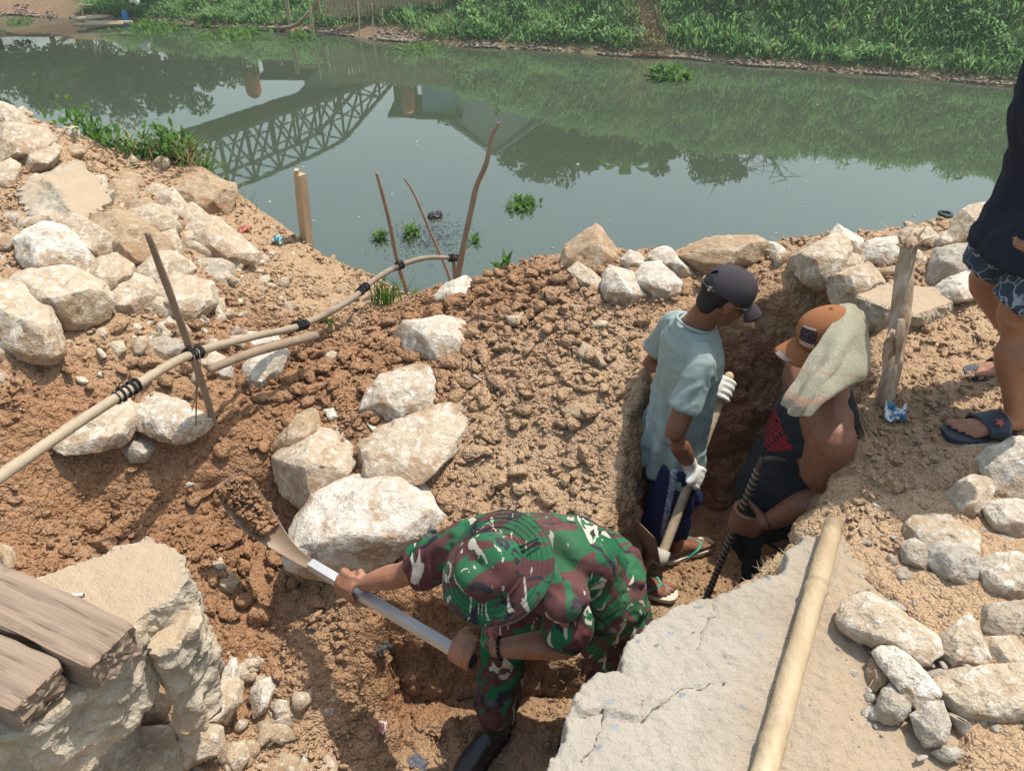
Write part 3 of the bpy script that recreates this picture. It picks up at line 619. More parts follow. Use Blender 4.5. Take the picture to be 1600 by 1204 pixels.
 ([(1534,1010),(1550,998),(1585,996),(1605,1025),(1605,1041),(1560,1046),(1545,1036)], 'R', "reddish cream stone right of the triangular tan stone"),
 ([(1589,981),(1600,972),(1625,980),(1625,1006),(1595,1004)], 'G', "small blue grey stone cut by the right edge"),
 ([(1368,1022),(1380,1014),(1400,1015),(1420,1028),(1440,1050),(1464,1081),(1455,1091),(1440,1096),(1432,1104),(1420,1093),(1405,1061),(1380,1041)], 'W', "long smooth whitish stone propped across smaller ones on the dusty ground", dict(front=.25, sink=.3)),
 ([(1464,1073),(1470,1058),(1510,1048),(1592,1043),(1612,1110),(1590,1119),(1550,1116),(1520,1121),(1505,1119),(1490,1101),(1470,1086)], 'R', "broad yellowish cream stone near the lower right corner", dict(front=.25)),
 ([(1372,1106),(1380,1080),(1395,1070),(1410,1077),(1421,1098),(1416,1119),(1395,1129),(1379,1126)], 'G', "rounded greyish stone under the long smooth whitish one", dict(sink=.3)),
 ([(1427,1119),(1450,1098),(1470,1100),(1481,1130),(1476,1156),(1445,1161),(1434,1141)], 'G', "pale pyramid shaped stone below the end of the long whitish one", dict(sink=.25)),
 ([(1356,1051),(1362,1031),(1375,1035),(1396,1056),(1391,1071),(1364,1079)], 'T', "small shaded brown stone tucked left of the long whitish one"),
 ([(347,1053),(352,1035),(368,1031),(373,1055),(372,1081),(355,1091)], 'W', "white knob of broken concrete at the top of the lower left rubble", dict(sink=.3)),
 ([(394,1081),(402,1062),(425,1061),(431,1072),(421,1091),(418,1106),(398,1117)], 'W', "white flake standing in the rubble right of the white knob"),
 ([(278,1112),(300,1076),(340,1062),(373,1068),(371,1096),(346,1111),(350,1126),(320,1132),(285,1137)], 'R', "big knobbly pale rubble lump below the white knob", dict(sink=.35)),
 ([(262,1142),(300,1124),(341,1140),(344,1171),(310,1182),(275,1203),(260,1172)], 'R', "pale rubble lump at the bottom of the lower left rubble", dict(sink=.4)),
 ([(196,1104),(215,1074),(250,1061),(266,1090),(256,1122),(215,1134)], 'T', "tan rubble lump under the broken corner of the concrete block", dict(sink=.45)),
 ([(-15,1112),(60,1088),(150,1078),(202,1110),(202,1162),(120,1230),(-15,1230)], 'G', "large shaded rubble mass under the timber beams", dict(sink=.35)),
 ([(120,1200),(190,1150),(262,1142),(275,1203),(240,1240),(150,1240)], 'R', "shaded pale rubble mass at the very bottom left of the photo", dict(sink=.4)),
 ([(343,1192),(350,1165),(380,1159),(387,1181),(370,1210)], 'R', "rounded small rubble stone at the bottom of the picture below the white flake", dict(sink=.3)),
 ([(425,1104),(432,1092),(448,1096),(451,1116),(432,1124)], 'W', "small whitish stone embedded in the rubble near the picture bottom"),
 ([(281,753),(295,747),(305,757),(290,763)], 'W', "small white pebble alone on the red earth below the flat white stone"),
 ([(328,879),(345,872),(353,888),(340,894)], 'R', "small cream pebble on red earth left of the shovel blade"),
 ([(336,905),(358,893),(373,907),(362,925),(342,924)], 'T', "brown round stone on the red earth below the cream pebble"),
 ([(507,641),(520,637),(529,652),(515,659)], 'W', "small white square chip on the red earth above the soil topped stone"),
 ([(574,662),(592,668),(585,676)], 'W', "thin white triangular chip right of the pitted tan and white stone"),
 ([(471,606),(480,601),(486,620),(477,626)], 'R', "small beige upright chip on the dark red earth"),
 ([(880,640),(900,630),(925,640),(920,655),(890,655)], 'T', "small clod like stone on the slope left of the teal shirted man"),
]
def rubble(n, cpx, rad, zz, smin, smax, seed, mt, label):
    r = np.random.default_rng(seed); Q = []
    for (px, py), (rx, ry) in zip(cpx, rad):
        c = PZ(px, py, zz); Q.append(np.c_[r.normal(c.x, rx, n), r.normal(c.y, ry, n)])
    Q = np.vstack(Q); Q = Q[(sdf_poly(Q, CREST) < .06) & (sdf_poly(Q, TRENCH) > .05)]; S = smin + (smax - smin) * r.uniform(0, 1, len(Q)) ** 2.4
    scatter("limestone_rubble", np.c_[Q, z_ground(Q) + .15 * S], S, 2, mt, label, rough=.5, squash=.8)
rubble(75, [(60, 230), (60, 420), (190, 350), (280, 400), (230, 470), (110, 480), (320, 350)], [(.28, .3), (.3, .3), (.25, .3), (.25, .25), (.3, .2), (.3, .25), (.2, .3)], -.02, .012, .065, 61, M_ROCK, "small limestone rubble filling the gaps of the left heap")
rubble(60, [(380, 350), (440, 400), (520, 430), (400, 440), (470, 460), (330, 450)], [(.25, .25), (.25, .2), (.25, .2), (.3, .2), (.25, .2), (.2, .2)], -.35, .006, .032, 65, M_TAN, "small stones in the dry crumbly earth between the left heap and the water")
rubble(40, [(960, 430), (1300, 420), (1420, 390), (1500, 420)], [(.3, .2), (.3, .25), (.3, .2), (.25, .25)], .0, .010, .05, 62, M_ROCK, "small limestone rubble along the water's edge on the right")
rubble(55, [(1560, 800), (1480, 900), (1560, 1000), (1480, 1080), (1420, 1050)], [(.15, .2), (.2, .12), (.2, .15), (.2, .12), (.12, .12)], .01, .005, .024, 63, M_GREY, "small stone chips between the stones on the right ground")
rubble(70, [(330, 1080), (380, 1130), (290, 1170), (430, 1170)], [(.16, .1), (.18, .12), (.16, .1), (.14, .1)], -.85, .008, .05, 64, M_ROCK, "broken concrete and stone rubble at the lower left")
_mm = {'R': M_ROCK, 'W': M_WHITE, 'T': M_TAN, 'G': M_GREY}
for i, rk in enumerate(ROCKS):
    ol, m, lab = rk[:3]; kw = dict(rk[3]) if len(rk) > 3 else {}
    kw.setdefault('grow', 1.36 if i < 31 else 1.17); kw.setdefault('sink', .2 if i < 31 else .12); me, C, size = lump(ol, seed=i, **kw)
    link("pebble" if size < .055 else ("rubble_lump" if 'rubble' in lab else "stone"), me, _mm[m], label=lab, cat="stone", group="limestone pieces on the bank", origin=C)
# ================================================================ river
def _water(k):
    n = k.noise(1.1, 3, 0.5, vec=k.mapping((1, 1.8, 1))); n2 = k.noise(7, 3, 0.55, vec=k.mapping((1, 2.2, 1)))
    k.col(k.mix(k.noise(0.35, 3), (0.046, 0.060, 0.036), (0.056, 0.073, 0.045)))
    h = k.math('ADD', n, k.math('MULTIPLY', n2, 0.12)); k.bump(h, 0.05, 0.012)
    k.b.inputs["IOR"].default_value = 1.85
M_WATER = mat("murky_river_water", _water, 0.0, 0.5)
me = new_mesh("water", [(-66, -6, WATER_Z), (66, -6, WATER_Z), (66, 76, WATER_Z), (-66, 76, WATER_Z)], [(0, 1, 2, 3)])
o = link("water", me, M_WATER, kind='structure'); o['label'] = "calm murky green river reflecting sky, trees and a truss bridge"
# ---------------------------------------------------------------- far bank
SHORE = np.array([tuple(PZ(x, y, WATER_Z)[:2]) for x, y in [(-700,10),(-300,14),(0,24),(130,30),(240,38),(330,44),(420,48),(500,52),(600,64),(700,71),(800,77),(900,82),(1000,90),(1100,96),(1200,104),(1300,113),(1400,120),(1500,128),(1600,138),(1800,158),(2100,190),(2500,230)]])
def y_shore(x): return np.interp(x, SHORE[:, 0], SHORE[:, 1]) + 0.25 * perlin(np.c_[x * 0.6, x * 0, x * 0 + 2])
def z_far(xy):
    x = xy[:, 0]; s = xy[:, 1] - y_shore(x); top = np.interp(x, [-30, -14, -8, -2, 2, 6, 12, 20], [1.5, 1.2, 1.15, 1.7, 2.7, 2.9, 2.7, 2.6])
    q = np.c_[xy * .35, x * 0]
    h = np.where(s < 0, s * .5, 0.16 * sstep(0, .5, s) + sstep(.35, 1, np.clip(s / 5.6, 0, 1) + .35) * top + 0.15 * fbm(q, 3) * sstep(.3, 2, s))
    return WATER_Z + np.minimum(h, top + .3)
def bare(xy):               # bare brown earth at the far left, a straw patch and the muddy line by the water
    x, y = xy[:, 0], xy[:, 1]; s = y - y_shore(x); c1 = PZ(1020, 55, WATER_Z + .5); c2 = PZ(590, 50, WATER_Z + .2)
    g = sstep(-13.0, -14.6, x + .5 * perlin(np.c_[xy * .8, x * 0]))
    g = np.maximum(g, .8 * np.exp(-(((x - c1.x) / .38) ** 2 + ((s - .9) / .9) ** 2)))
    g = np.maximum(g, np.exp(-(((x - c2.x) / 1.6) ** 2 + ((s - .3) / .5) ** 2)))
    g = np.maximum(g, np.exp(-(((x - PZ(1010, 2, -1.2).x) / 3.0) ** 2 + ((s - 5.2) / .6) ** 2)) * .8)
    return np.clip(np.maximum(g, sstep(.34, .12, s)), 0, 1)
def _farsoil(k):
    n = k.noise(2.2, 5, 0.6); n2 = k.noise(22, 3); w = k.attr("bare")
    k.col(k.mix(w, k.mix(n, (0.05, 0.085, 0.03), (0.09, 0.14, 0.05)), k.mix(n2, (0.17, 0.105, 0.065), (0.36, 0.25, 0.16)))); k.bump(n2, .8, .08)
M_FARSOIL = mat("far_bank_earth", _farsoil, 0.95, 0.1)
xs = np.arange(-60, 60, .42); ys = np.arange(11, 75, .3); X, Y = np.meshgrid(xs, ys); xy = np.c_[X.ravel(), Y.ravel()]
i = np.arange(len(xs) * len(ys)).reshape(len(ys), len(xs)); F = np.stack([i[:-1, :-1], i[:-1, 1:], i[1:, 1:], i[1:, :-1]], -1).reshape(-1, 4)
zf = z_far(xy); F = F[(zf[F] > WATER_Z - 1.2).any(1)]; u, inv = np.unique(F.ravel(), return_inverse=True)
me = tri_mesh("far_bank", np.c_[xy, zf][u], inv.reshape(-1, 4), True); attr(me, "bare", bare(xy[u]))
link("far_bank", me, M_FARSOIL, kind='structure')['label'] = "far river bank rising behind the water"
def leafy(k, col, f):          # thin leaves let some sunlight through
    tr = k.n("ShaderNodeBsdfTranslucent"); mx = k.n("ShaderNodeMixShader"); mx.inputs[0].default_value = f; k.l(col, tr.inputs[0]); k.l(k.b.outputs[0], mx.inputs[1]); k.l(tr.outputs[0], mx.inputs[2])
    k.l(mx.outputs[0], next(n for n in k.t.nodes if n.type == 'OUTPUT_MATERIAL').inputs[0])
def leafmat(name, a, b, c, trans=0.48):
    def f(k):
        t = k.attr("tint"); n = k.noise(0.9, 3)
        col = k.mix(k.math('ADD', k.math('MULTIPLY', t, .75), k.math('MULTIPLY', n, .3), True), a, b); col = k.mix(k.ramp(t, [(0.93, 0.0), (0.95, 1.0)]), col, c)
        k.col(col); leafy(k, col, trans)
    return mat(name, f, 0.6, 0.25)
M_GRASS = leafmat("far_bank_green", (0.07, 0.185, 0.06), (0.30, 0.49, 0.18), (0.42, 0.38, 0.2))
M_LEAF = leafmat("leaf_green", (0.03, 0.085, 0.015), (0.12, 0.25, 0.04), (0.28, 0.27, 0.07))
M_TREE = leafmat("tree_leaf", (0.018, 0.040, 0.012), (0.055, 0.095, 0.032), (0.15, 0.14, 0.05))
def _straw(k): c = k.mix(k.attr("tint"), (0.38, 0.28, 0.16), (0.62, 0.50, 0.32)); k.col(c); leafy(k, c, .35)
M_STRAW = mat("dry_straw", _straw, 0.85, 0.2)
def blades(P, L, W, lean, bend, r, up=None):
    """bent leaf blades: 5 points, 3 faces each, as numpy arrays"""
    n = len(P); a = r.uniform(0, 6.283, n); dirh = np.stack([np.cos(a), np.sin(a), np.zeros(n)], 1); side = np.stack([-np.sin(a), np.cos(a), np.zeros(n)], 1)
    u = np.array([0, 0, 1.0]) if up is None else up
    d1 = dirh * lean[:, None] + u; d1 /= np.linalg.norm(d1, axis=1)[:, None]
    d2 = dirh * (lean + bend)[:, None] + u * (1 - .35 * bend)[:, None]; d2 /= np.linalg.norm(d2, axis=1)[:, None]
    m = P + d1 * (L * .55)[:, None]; t = m + d2 * (L * .45)[:, None]; w = side * W[:, None] / 2
    V = np.stack([P - w * .4, P + w * .4, m + w, m - w, t], 1).reshape(-1, 3)
    b = (np.arange(n) * 5)[:, None]; F = np.concatenate([b + [0, 1, 2], b + [0, 2, 3], b + [3, 2, 4]], 0)
    return V, F
def blade_obj(name, P, L, W, lean, bend, material, seed, tint=None, **kw):
    r = np.random.default_rng(seed); V, F = blades(P, L, W, lean, bend, r); me = tri_mesh(name, V, F)
    t = r.uniform(0, 1, len(P)) if tint is None else tint; attr(me, "tint", np.repeat(t, 5)); return link(name, me, material, **kw)
r = np.random.default_rng(11); n = 160000
x = r.uniform(-21, 17, n); s = .12 + 8.2 * r.uniform(0, 1, n) ** 1.25; xy = np.c_[x, y_shore(x) + s]
cl = fbm(np.c_[xy * .9, x * 0], 3); fine = fbm(np.c_[xy * 3.0, x * 0 + 5], 2)
keep = (r.uniform(0, 1, n) < np.clip(.62 + .9 * cl + .5 * fine, .06, 1)) & (bare(xy) < r.uniform(.1, .7, n)); xy = xy[keep]; cl = cl[keep]; fine = fine[keep]; s = s[keep]; n = len(xy)
P = np.c_[xy, z_far(xy) - .02]; left = xy[:, 0] < -1
L = r.uniform(.12, .30, n) * (1 + .9 * np.clip(cl + .2, 0, 1)) * np.where(left, 1.1, 1.0) * (1 + .5 * np.clip(fine, 0, 1)); Wd = np.where(r.uniform(0, 1, n) < .6, r.uniform(.03, .06, n), r.uniform(.010, .022, n))
tint = np.clip(.5 + .45 * cl + r.normal(0, .22, n), 0, .92); tint[r.uniform(0, 1, n) < .02] = .97
blade_obj("bank_vegetation", P, L, Wd, r.uniform(.05, 1.1, n), r.uniform(.3, 1.7, n), M_GRASS, 3, tint, kind='stuff', label="dense green grasses and leafy plants covering the far bank")
n = 9000; xx = r.uniform(-20, 16, n); ss = np.abs(r.normal(0, .16, n)); kk = r.uniform(0, 1, n) < np.clip(.3 + 1.1 * fbm(np.c_[xx * .8, xx * 0, xx * 0], 3), .04, 1); xx = xx[kk]; ss = ss[kk]; n = len(xx); q = np.c_[xx, y_shore(xx) + ss]; P = np.c_[q, z_far(q) + .03]
V0, F0 = ico(1)
scatter("bank_debris", P, r.uniform(.015, .07, n), 1, mat("bank_litter", lambda k: k.col(k.mix(k.noise(3, 3), (0.13, 0.085, 0.06), (0.45, 0.36, 0.27))), .9), "brown driftwood and litter lining the far waterline", squash=.6)
n = 80000; x = r.uniform(-21, 17, n); s = .2 + 7.5 * r.uniform(0, 1, n) ** 1.2; xy = np.c_[x, y_shore(x) + s]; cl = fbm(np.c_[xy * 1.3, x * 0 + 11], 3); kk = (cl > .12) & (bare(xy) < .4); xy = xy[kk]; cl = cl[kk]; n = len(xy)
P = np.c_[xy, z_far(xy) + r.uniform(.02, .5, n) * np.clip(cl * 1.3, .2, 1)]
blade_obj("bank_bushes", P, r.uniform(.08, .17, n), r.uniform(.045, .09, n), r.uniform(.2, 2.5, n), r.uniform(.2, 1.5, n), M_GRASS, 8, np.clip(.45 + .5 * cl + r.normal(0, .18, n), 0, .92), kind='stuff', label="broad leaved bushes mixed into the far bank's grass")
n = 1800; q = np.c_[r.uniform(-20, 15, n), r.uniform(.2, 6, n)]; q[:, 1] += y_shore(q[:, 0]); P = np.c_[q, z_far(q)]; kk = fbm(np.c_[q * .7, q[:, :1] * 0], 2) > .0; P = P[kk]; n = len(P)
blade_obj("dry_stems", P, r.uniform(.3, .75, n), r.uniform(.008, .016, n), r.uniform(.0, .5, n), r.uniform(.1, .8, n), M_STRAW, 6, kind='stuff', label="dry stems standing among the far bank's greenery")
c1 = PZ(1020, 55, WATER_Z + .5); n = 1500; q = np.c_[c1.x + r.normal(0, .3, n), 0 * r.uniform(0, 1, n)]; q[:, 1] = y_shore(q[:, 0]) + np.abs(r.normal(.5, .8, n)); P = np.c_[q, z_far(q) + .03]
blade_obj("dry_grass_heap", P, r.uniform(.12, .3, n), r.uniform(.012, .025, n), r.uniform(1.0, 4, n), r.uniform(.2, 1, n), M_STRAW, 5, kind='stuff', label="heap of dry straw coloured grass on the far bank")
# ---------------------------------------------------------------- trees beyond the river (seen as reflections)
M_BARK = mat("bark", lambda k: (k.col(k.mix(k.noise(9, 4), (0.10, 0.075, 0.05), (0.20, 0.155, 0.11))), k.bump(k.noise(40, 3), .6, .02)), .95, .1)
def tree(px, ptop, y, w, label, base_h, bareness=0.0, seed=0, palm=False):
    r = np.random.default_rng(500 + seed); top = RF(px, ptop, y); z0 = WATER_Z + base_h; H = top.z - z0; b = Vector((top.x, y, z0))
    t = thing("bare_tree" if bareness else ("banana_plant" if palm else "tree"), b, label, "tree", "trees on the far bank"); m = MB()
    m.limb([b - Vector((0, 0, .3)), b + Vector((.05 * H, 0, H * .3)), b + Vector((0, 0, H * .62))], [.035 * H + .03, .028 * H, .012 * H], 7, 2)
    tips = []
    for k in range(9 if not palm else 0):
        a = k * 2.4 + r.uniform(-.4, .4); f = r.uniform(.3, .62); p0 = b + Vector((0, 0, H * f)); e = p0 + Vector((math.cos(a) * w * r.uniform(.3, .5), math.sin(a) * w * .4, H * r.uniform(.12, .32)))
        e.z = min(e.z, top.z - .1); mid = (p0 + e) / 2 + Vector((0, 0, -.06 * H)); m.limb([p0, mid, e], [.013 * H, .009 * H, .004 * H], 5, 2, dome=False); tips.append(e)
        if bareness:
            for _ in range(5):
                e2 = mid.lerp(e, r.uniform(.2, 1)); e3 = e2 + Vector((r.normal(0, .22) * w, r.normal(0, .2) * w, r.uniform(.0, .14) * H)); m.limb([e2, e3], [.005 * H, .0018 * H], 4, 1, dome=False)
    link("trunk", m.mesh("trunk", True), M_BARK, parent=t)
    if bareness: return
    if palm:
        n = 9; m2V = []; m2F = []
        for k in range(n):
            a = k * .74 + .2; d = Vector((math.cos(a), math.sin(a) * .6, 0)); sd = d.cross(Vector((0, 0, 1))).normalized(); p = b + Vector((0, 0, H * .55)); P_ = []
            for j in range(7):
                u = j / 6; c = p + d * (w * .5 * u) + Vector((0, 0, H * .42 * (1.9 * u - 1.7 * u * u) + (0.12 * H if k % 3 == 0 else 0))); ww = w * .09 * math.sin(math.pi * min(.97, u * .9 + .1)); P_ += [c - sd * ww, c + sd * ww]
            m2F += [tuple(len(m2V) + q for q in (2 * j, 2 * j + 1, 2 * j + 3, 2 * j + 2)) for j in range(6)]; m2V += P_
        me = new_mesh("crown", m2V, m2F); attr(me, "tint", [.5] * len(m2V)); link("crown", me, M_LEAF, parent=t); return
    # leaf clumps around a dozen uneven centres
    C = np.array([list(e) for e in tips] + [[b.x + r.normal(0, w * .25), b.y + r.normal(0, w * .2), top.z - r.uniform(.05, .5) * H] for _ in range(12)]); C[:, 2] = np.minimum(C[:, 2], top.z - .08 * H)
    nl = 3400; ci = r.integers(0, len(C), nl); rad = r.uniform(.09, .2, len(C)) * (w + H) * .5
    d = r.normal(size=(nl, 3)); d /= np.linalg.norm(d, axis=1)[:, None]; P = C[ci] + d * (rad[ci] * r.uniform(.35, 1, nl) ** .6)[:, None] * (1, 1, .75)
    sz = r.uniform(.10, .2, nl) * (.6 + H * .07); A = r.normal(size=(nl, 3)); A /= np.linalg.norm(A, axis=1)[:, None]; B = np.cross(A, r.normal(size=(nl, 3))); B /= np.linalg.norm(B, axis=1)[:, None]
    A *= sz[:, None]; B *= sz[:, None] * .45; V = np.stack([P - A, P + B, P + A, P - B], 1).reshape(-1, 3); me = tri_mesh("crown", V, np.arange(nl * 4).reshape(-1, 4))
    attr(me, "tint", np.repeat(np.clip(r.normal(.45, .2, nl) + .25 * d[:, 2], 0, .92), 4)); link("crown", me, M_TREE, parent=t)
for k, (px, pt, y, w, lab, bh, *kw) in enumerate([
    (25,150,34,4.5,"leafy tree mirrored at the river's far left above the stone heap",1.2),(110,172,36,4.2,"broad tree mirrored left of the tallest dark crown",1.2),(180,150,38,4,"mid height tree mirrored between two taller crowns on the left",1.2),
    (262,183,37,4.6,"tallest dark crowned tree mirrored left of the truss bridge",1.2),(330,140,38,3.4,"small round tree mirrored left of the orange tank",1.2),(60,120,31,3.6,"low bushy tree mirrored at the far left bank",1.2),
    (740,205,36,2.6,"sparse tree mirrored left of the gabled shed",2.0),(800,250,36,3.4,"thin leaved tree mirrored behind the gabled shed",2.0),(870,275,31,3.8,"dense tree mirrored right of the gabled shed",2.4),(920,262,30,3.4,"dark tree mirrored left of the banana plant",2.6),
    (1040,245,29,2.6,"narrow tree mirrored right of the banana plant",2.7),(1090,276,30,3.6,"dense tree mirrored left of the leafless tree",2.7),(1210,225,31,3.2,"loose tree mirrored right of the leafless tree",2.7),(1310,205,33,3.4,"low tree mirrored in the middle of the right shore",2.7),(1400,190,33,3,"lowest treetop mirrored on the right shore",2.7),
    (835,258,33,3.8,"broad dark tree mirrored just right of the gabled shed",2.4),(955,250,31,3.4,"bushy tree mirrored behind the banana plant",2.6),(1000,258,30,3.0,"rounded tree mirrored just right of the banana plant",2.6),(1130,238,31,3.2,"half hidden tree mirrored above the leafless tree",2.7),(150,178,39,4.2,"dark back row tree mirrored on the left",1.2),
    (1500,275,29,3.2,"large tree mirrored beside the dark shirted man",2.6),(1560,290,28,3.4,"tallest right hand tree mirrored behind the dark shirted man",2.6)]):
    tree(px, pt, y, w, lab, bh, seed=k)
tree(1165, 308, 28.5, 3.0, "leafless branching tree mirrored in open water on the right", 2.7, bareness=1, seed=40)
tree(975, 280, 27.5, 2.6, "banana plant with big drooping leaves mirrored in the middle of the river", 2.6, seed=41, palm=True)
# ---------------------------------------------------------------- truss bridge (mirrored)
M_STEEL = mat("weathered_steel", lambda k: k.col(k.mix(k.noise(4, 4), (0.03, 0.034, 0.03), (0.09, 0.09, 0.075))), .7, .3)
def bridge():
    A0, A1 = RF(215, 214, 25.0), RF(600, 134, 36.0); h0 = RF(330, 268, 27.5).z - RF(330, 184, 27.5).z
    A1.z = A0.z = (A0.z + A1.z) / 2; t = thing("truss_bridge", (A0 + A1) / 2, "dark steel truss bridge mirrored upside down in the water", "bridge"); d = (A1 - A0); d = d * 1.5; S0 = A1 - d; sd = d.cross(Vector((0, 0, 1))).normalized(); n = 15
    m = MB(); m.bar(S0, A1, 1.5, .16); link("deck", m.mesh("deck"), M_STEEL, parent=t)
    for sgn in (-1, 1):
        m = MB(); off = sd * .75 * sgn; top = []
        for k in range(n + 1):
            p = S0 + d * (k / n) + off; hh = h0 * (1.0 if k < n - 3 else (n - k) / 3.5 + .08); top.append(p + Vector((0, 0, hh)))
            m.bar(p, top[-1], .09, .09, (1, 0, 0))
            if k:
                q = S0 + d * ((k - 1) / n) + off; m.bar(top[-2], top[-1], .11, .11); m.bar(q, top[-1], .07, .07); m.bar(p, top[-2], .07, .07); m.bar((q + top[-2]) / 2, (p + top[-1]) / 2, .05, .05)
        link("truss_side", m.mesh("truss_side"), M_STEEL, parent=t)
        if sgn < 0: tops = top
        else:
            m = MB()
            for a, b in zip(tops, top): m.bar(a, b, .06, .06)
            link("cross_brace", m.mesh("cross_brace"), M_STEEL, parent=t)
    for k in (0, n):
        m = MB(); p = S0 + d * (k / n)
        for sg in (-1, 1): m.bar(p + sd * .6 * sg, Vector((p.x, p.y, WATER_Z - 1)) + sd * .6 * sg, .16, .16, (1, 0, 0))
        link("pier", m.mesh("pier"), M_STEEL, parent=t)
bridge()
# ---------------------------------------------------------------- sheds, tank, fence on the far bank
def sheetmat(name, a, b, sc=14):
    def f(k):
        w = k.n("ShaderNodeTexWave", wave_type='BANDS', bands_direction='X'); w.inputs["Scale"].default_value = sc; k.l(k.obj(), w.inputs["Vector"])
        k.col(k.mix(k.noise(1.2, 4), a, b)); k.bump(w.outputs["Fac"], .6, .03)
    return mat(name, f, .5, .4)
M_BLUE = sheetmat("blue_sheet", (0.34, 0.56, 0.78), (0.42, 0.64, 0.82)); M_ZINC = sheetmat("zinc_sheet", (0.60, 0.68, 0.70), (0.74, 0.80, 0.80)); M_DARK = mat("dark_timber", lambda k: k.col((0.05, 0.04, 0.035)), .9)
def shed(pxs, ybot, ytop, yg, y, label, m1, depth=2.4, gable=None, roofm=None, name="shed", door=None):
    a, b = RF(pxs[0], ybot, y), RF(pxs[1], ybot, y); zt = RF(pxs[0], ytop, y).z; zb = a.z - .6
    t = thing(name, ((a.x + b.x) / 2, y, zb), label, "shed"); q = MB(); q.box(((a.x + b.x) / 2, y + depth / 2, (zb + zt) / 2), ((b.x - a.x) / 2, 0, 0), (0, depth / 2, 0), (0, 0, (zt - zb) / 2)); link("wall", q.mesh("wall"), m1, parent=t)
    q = MB()
    if gable:
        zg = RF((pxs[0] + pxs[1]) / 2, gable, y).z; cx = (a.x + b.x) / 2; P = [(a.x, y + .02, zt + .01), (b.x, y + .02, zt + .01), (cx, y + .02, zg)]; q.prism(P, (0, depth - .04, 0)); link("gable", q.mesh("gable"), m1, parent=t); q = MB()
        for x0 in (a.x - .3, b.x + .3): q.bar((x0, y + depth / 2 - .1, zt + .02), (cx, y + depth / 2 - .1, zg + .08), depth + .5, .06, (0, 0, 1))
    else: q.box(((a.x + b.x) / 2, y + depth / 2 - .1, zt + .05), ((b.x - a.x) / 2 + .25, 0, 0), (0, depth / 2 + .25, 0), (0, 0, .05))
    link("roof", q.mesh("roof"), roofm or M_DARK, parent=t)
    if door:
        c = RF(*door, y); q = MB(); q.box((c.x, y - .02, c.z), (.1, 0, 0), (0, .03, 0), (0, 0, .3)); link("window", q.mesh("window"), M_DARK, parent=t)
shed((658, 710), 133, 178, None, 29.5, "blue sheet metal shed mirrored beside the paler corrugated one", M_BLUE)
shed((712, 830), 136, 188, None, 30.0, "pale corrugated shed with a gable mirrored in the middle of the river", M_ZINC, gable=236, roofm=M_ZINC, door=(778, 168))
shed((408, 470), 88, 118, None, 31, "dark brown hut mirrored next to the orange tank", mat("brown_board", lambda k: k.col((0.09, 0.06, 0.05)), .9))
shed((470, 520), 92, 142, None, 33, "grey hut mirrored behind the bridge end", M_ZINC)
shed((614, 640), 133, 176, None, 30, "small dark hut with a flared roof mirrored left of the blue shed", M_DARK)
def tank(px, y0, y1, yy, rad, label):
    a = RF(px, y0, yy); zt = RF(px, y1, yy).z; t = thing("water_tank", (a.x, yy, a.z), label, "water tank"); m = MB(); m.limb([(a.x, yy, a.z), (a.x, yy, (a.z + zt) / 2), (a.x, yy, zt)], rad, 14, 1, (1, 0, 0)); link("drum", m.mesh("drum", True), mat("orange_plastic", lambda k: k.col((0.42, 0.10, 0.035)), .5, .4), parent=t)
    m = MB()
    for sx in (-1, 1):
        for sy in (-1, 1): m.bar((a.x + sx * rad * .8, yy + sy * rad * .8, a.z), (a.x + sx * rad * .8, yy + sy * rad * .8, a.z - 2.6), .08, .08, (1, 0, 0))
    link("stand", m.mesh("stand"), M_DARK, parent=t)
tank(392, 118, 142, 29, .27, "orange water tank mirrored left of the dark hut"); tank(636, 140, 168, 29, .24, "orange water tank mirrored left of the blue shed")
M_PLANK = mat("old_plank", lambda k: (k.col(k.mix(k.math('MULTIPLY', k.noise(6, 4, vec=k.mapping((6, 6, .6))), 1), (0.26, 0.185, 0.12), (0.46, 0.36, 0.25))),), .9, .1)
a, b = RF(516, 96, 24.2), RF(702, 100, 24.2); hf = RF(516, 131, 24.2).z - a.z
t = thing("picket_fence", (a + b) / 2, "brown wooden picket fence at the top of the far bank above the weeds", "fence"); n = 34; d = b - a; pm = []
for k in range(n):
    p = a + d * ((k + .5) / n); q = MB(); wd = d.length / n * .36; q.prism([(p.x - wd, p.y, p.z - .35), (p.x + wd, p.y, p.z - .35), (p.x + wd, p.y, p.z + hf * random.uniform(.93, 1)), (p.x, p.y, p.z + hf * 1.03), (p.x - wd, p.y, p.z + hf * random.uniform(.93, 1))], (0, .02, 0)); link("plank", q.mesh("plank"), M_PLANK, parent=t)
for hz in (.08, .8):
    q = MB(); q.bar(a + Vector((0, .045, hf * hz)), b + Vector((0, .045, hf * hz)), .04, .08); link("rail", q.mesh("rail"), M_PLANK, parent=t)
q = MB(); pz = RF(452, 70, 24.5)
t = thing("timber_gate_frame", pz, "dark timber frame standing in the weeds left of the picket fence", "frame")
for px in (452, 500):
    q = MB(); c = PZ(px, 30, WATER_Z + .3); q.bar((c.x, c.y, c.z - .3), (c.x, c.y, c.z + .95), .1, .1, (1, 0, 0)); link("post", q.mesh("post"), M_PLANK, parent=t)
q = MB(); c0, c1 = PZ(448, 30, WATER_Z + .3), PZ(505, 30, WATER_Z + .3); q.bar(c0 + Vector((0, 0, .72)), c1 + Vector((0, 0, .72)), .06, .1); link("beam", q.mesh("beam"), M_PLANK, parent=t)
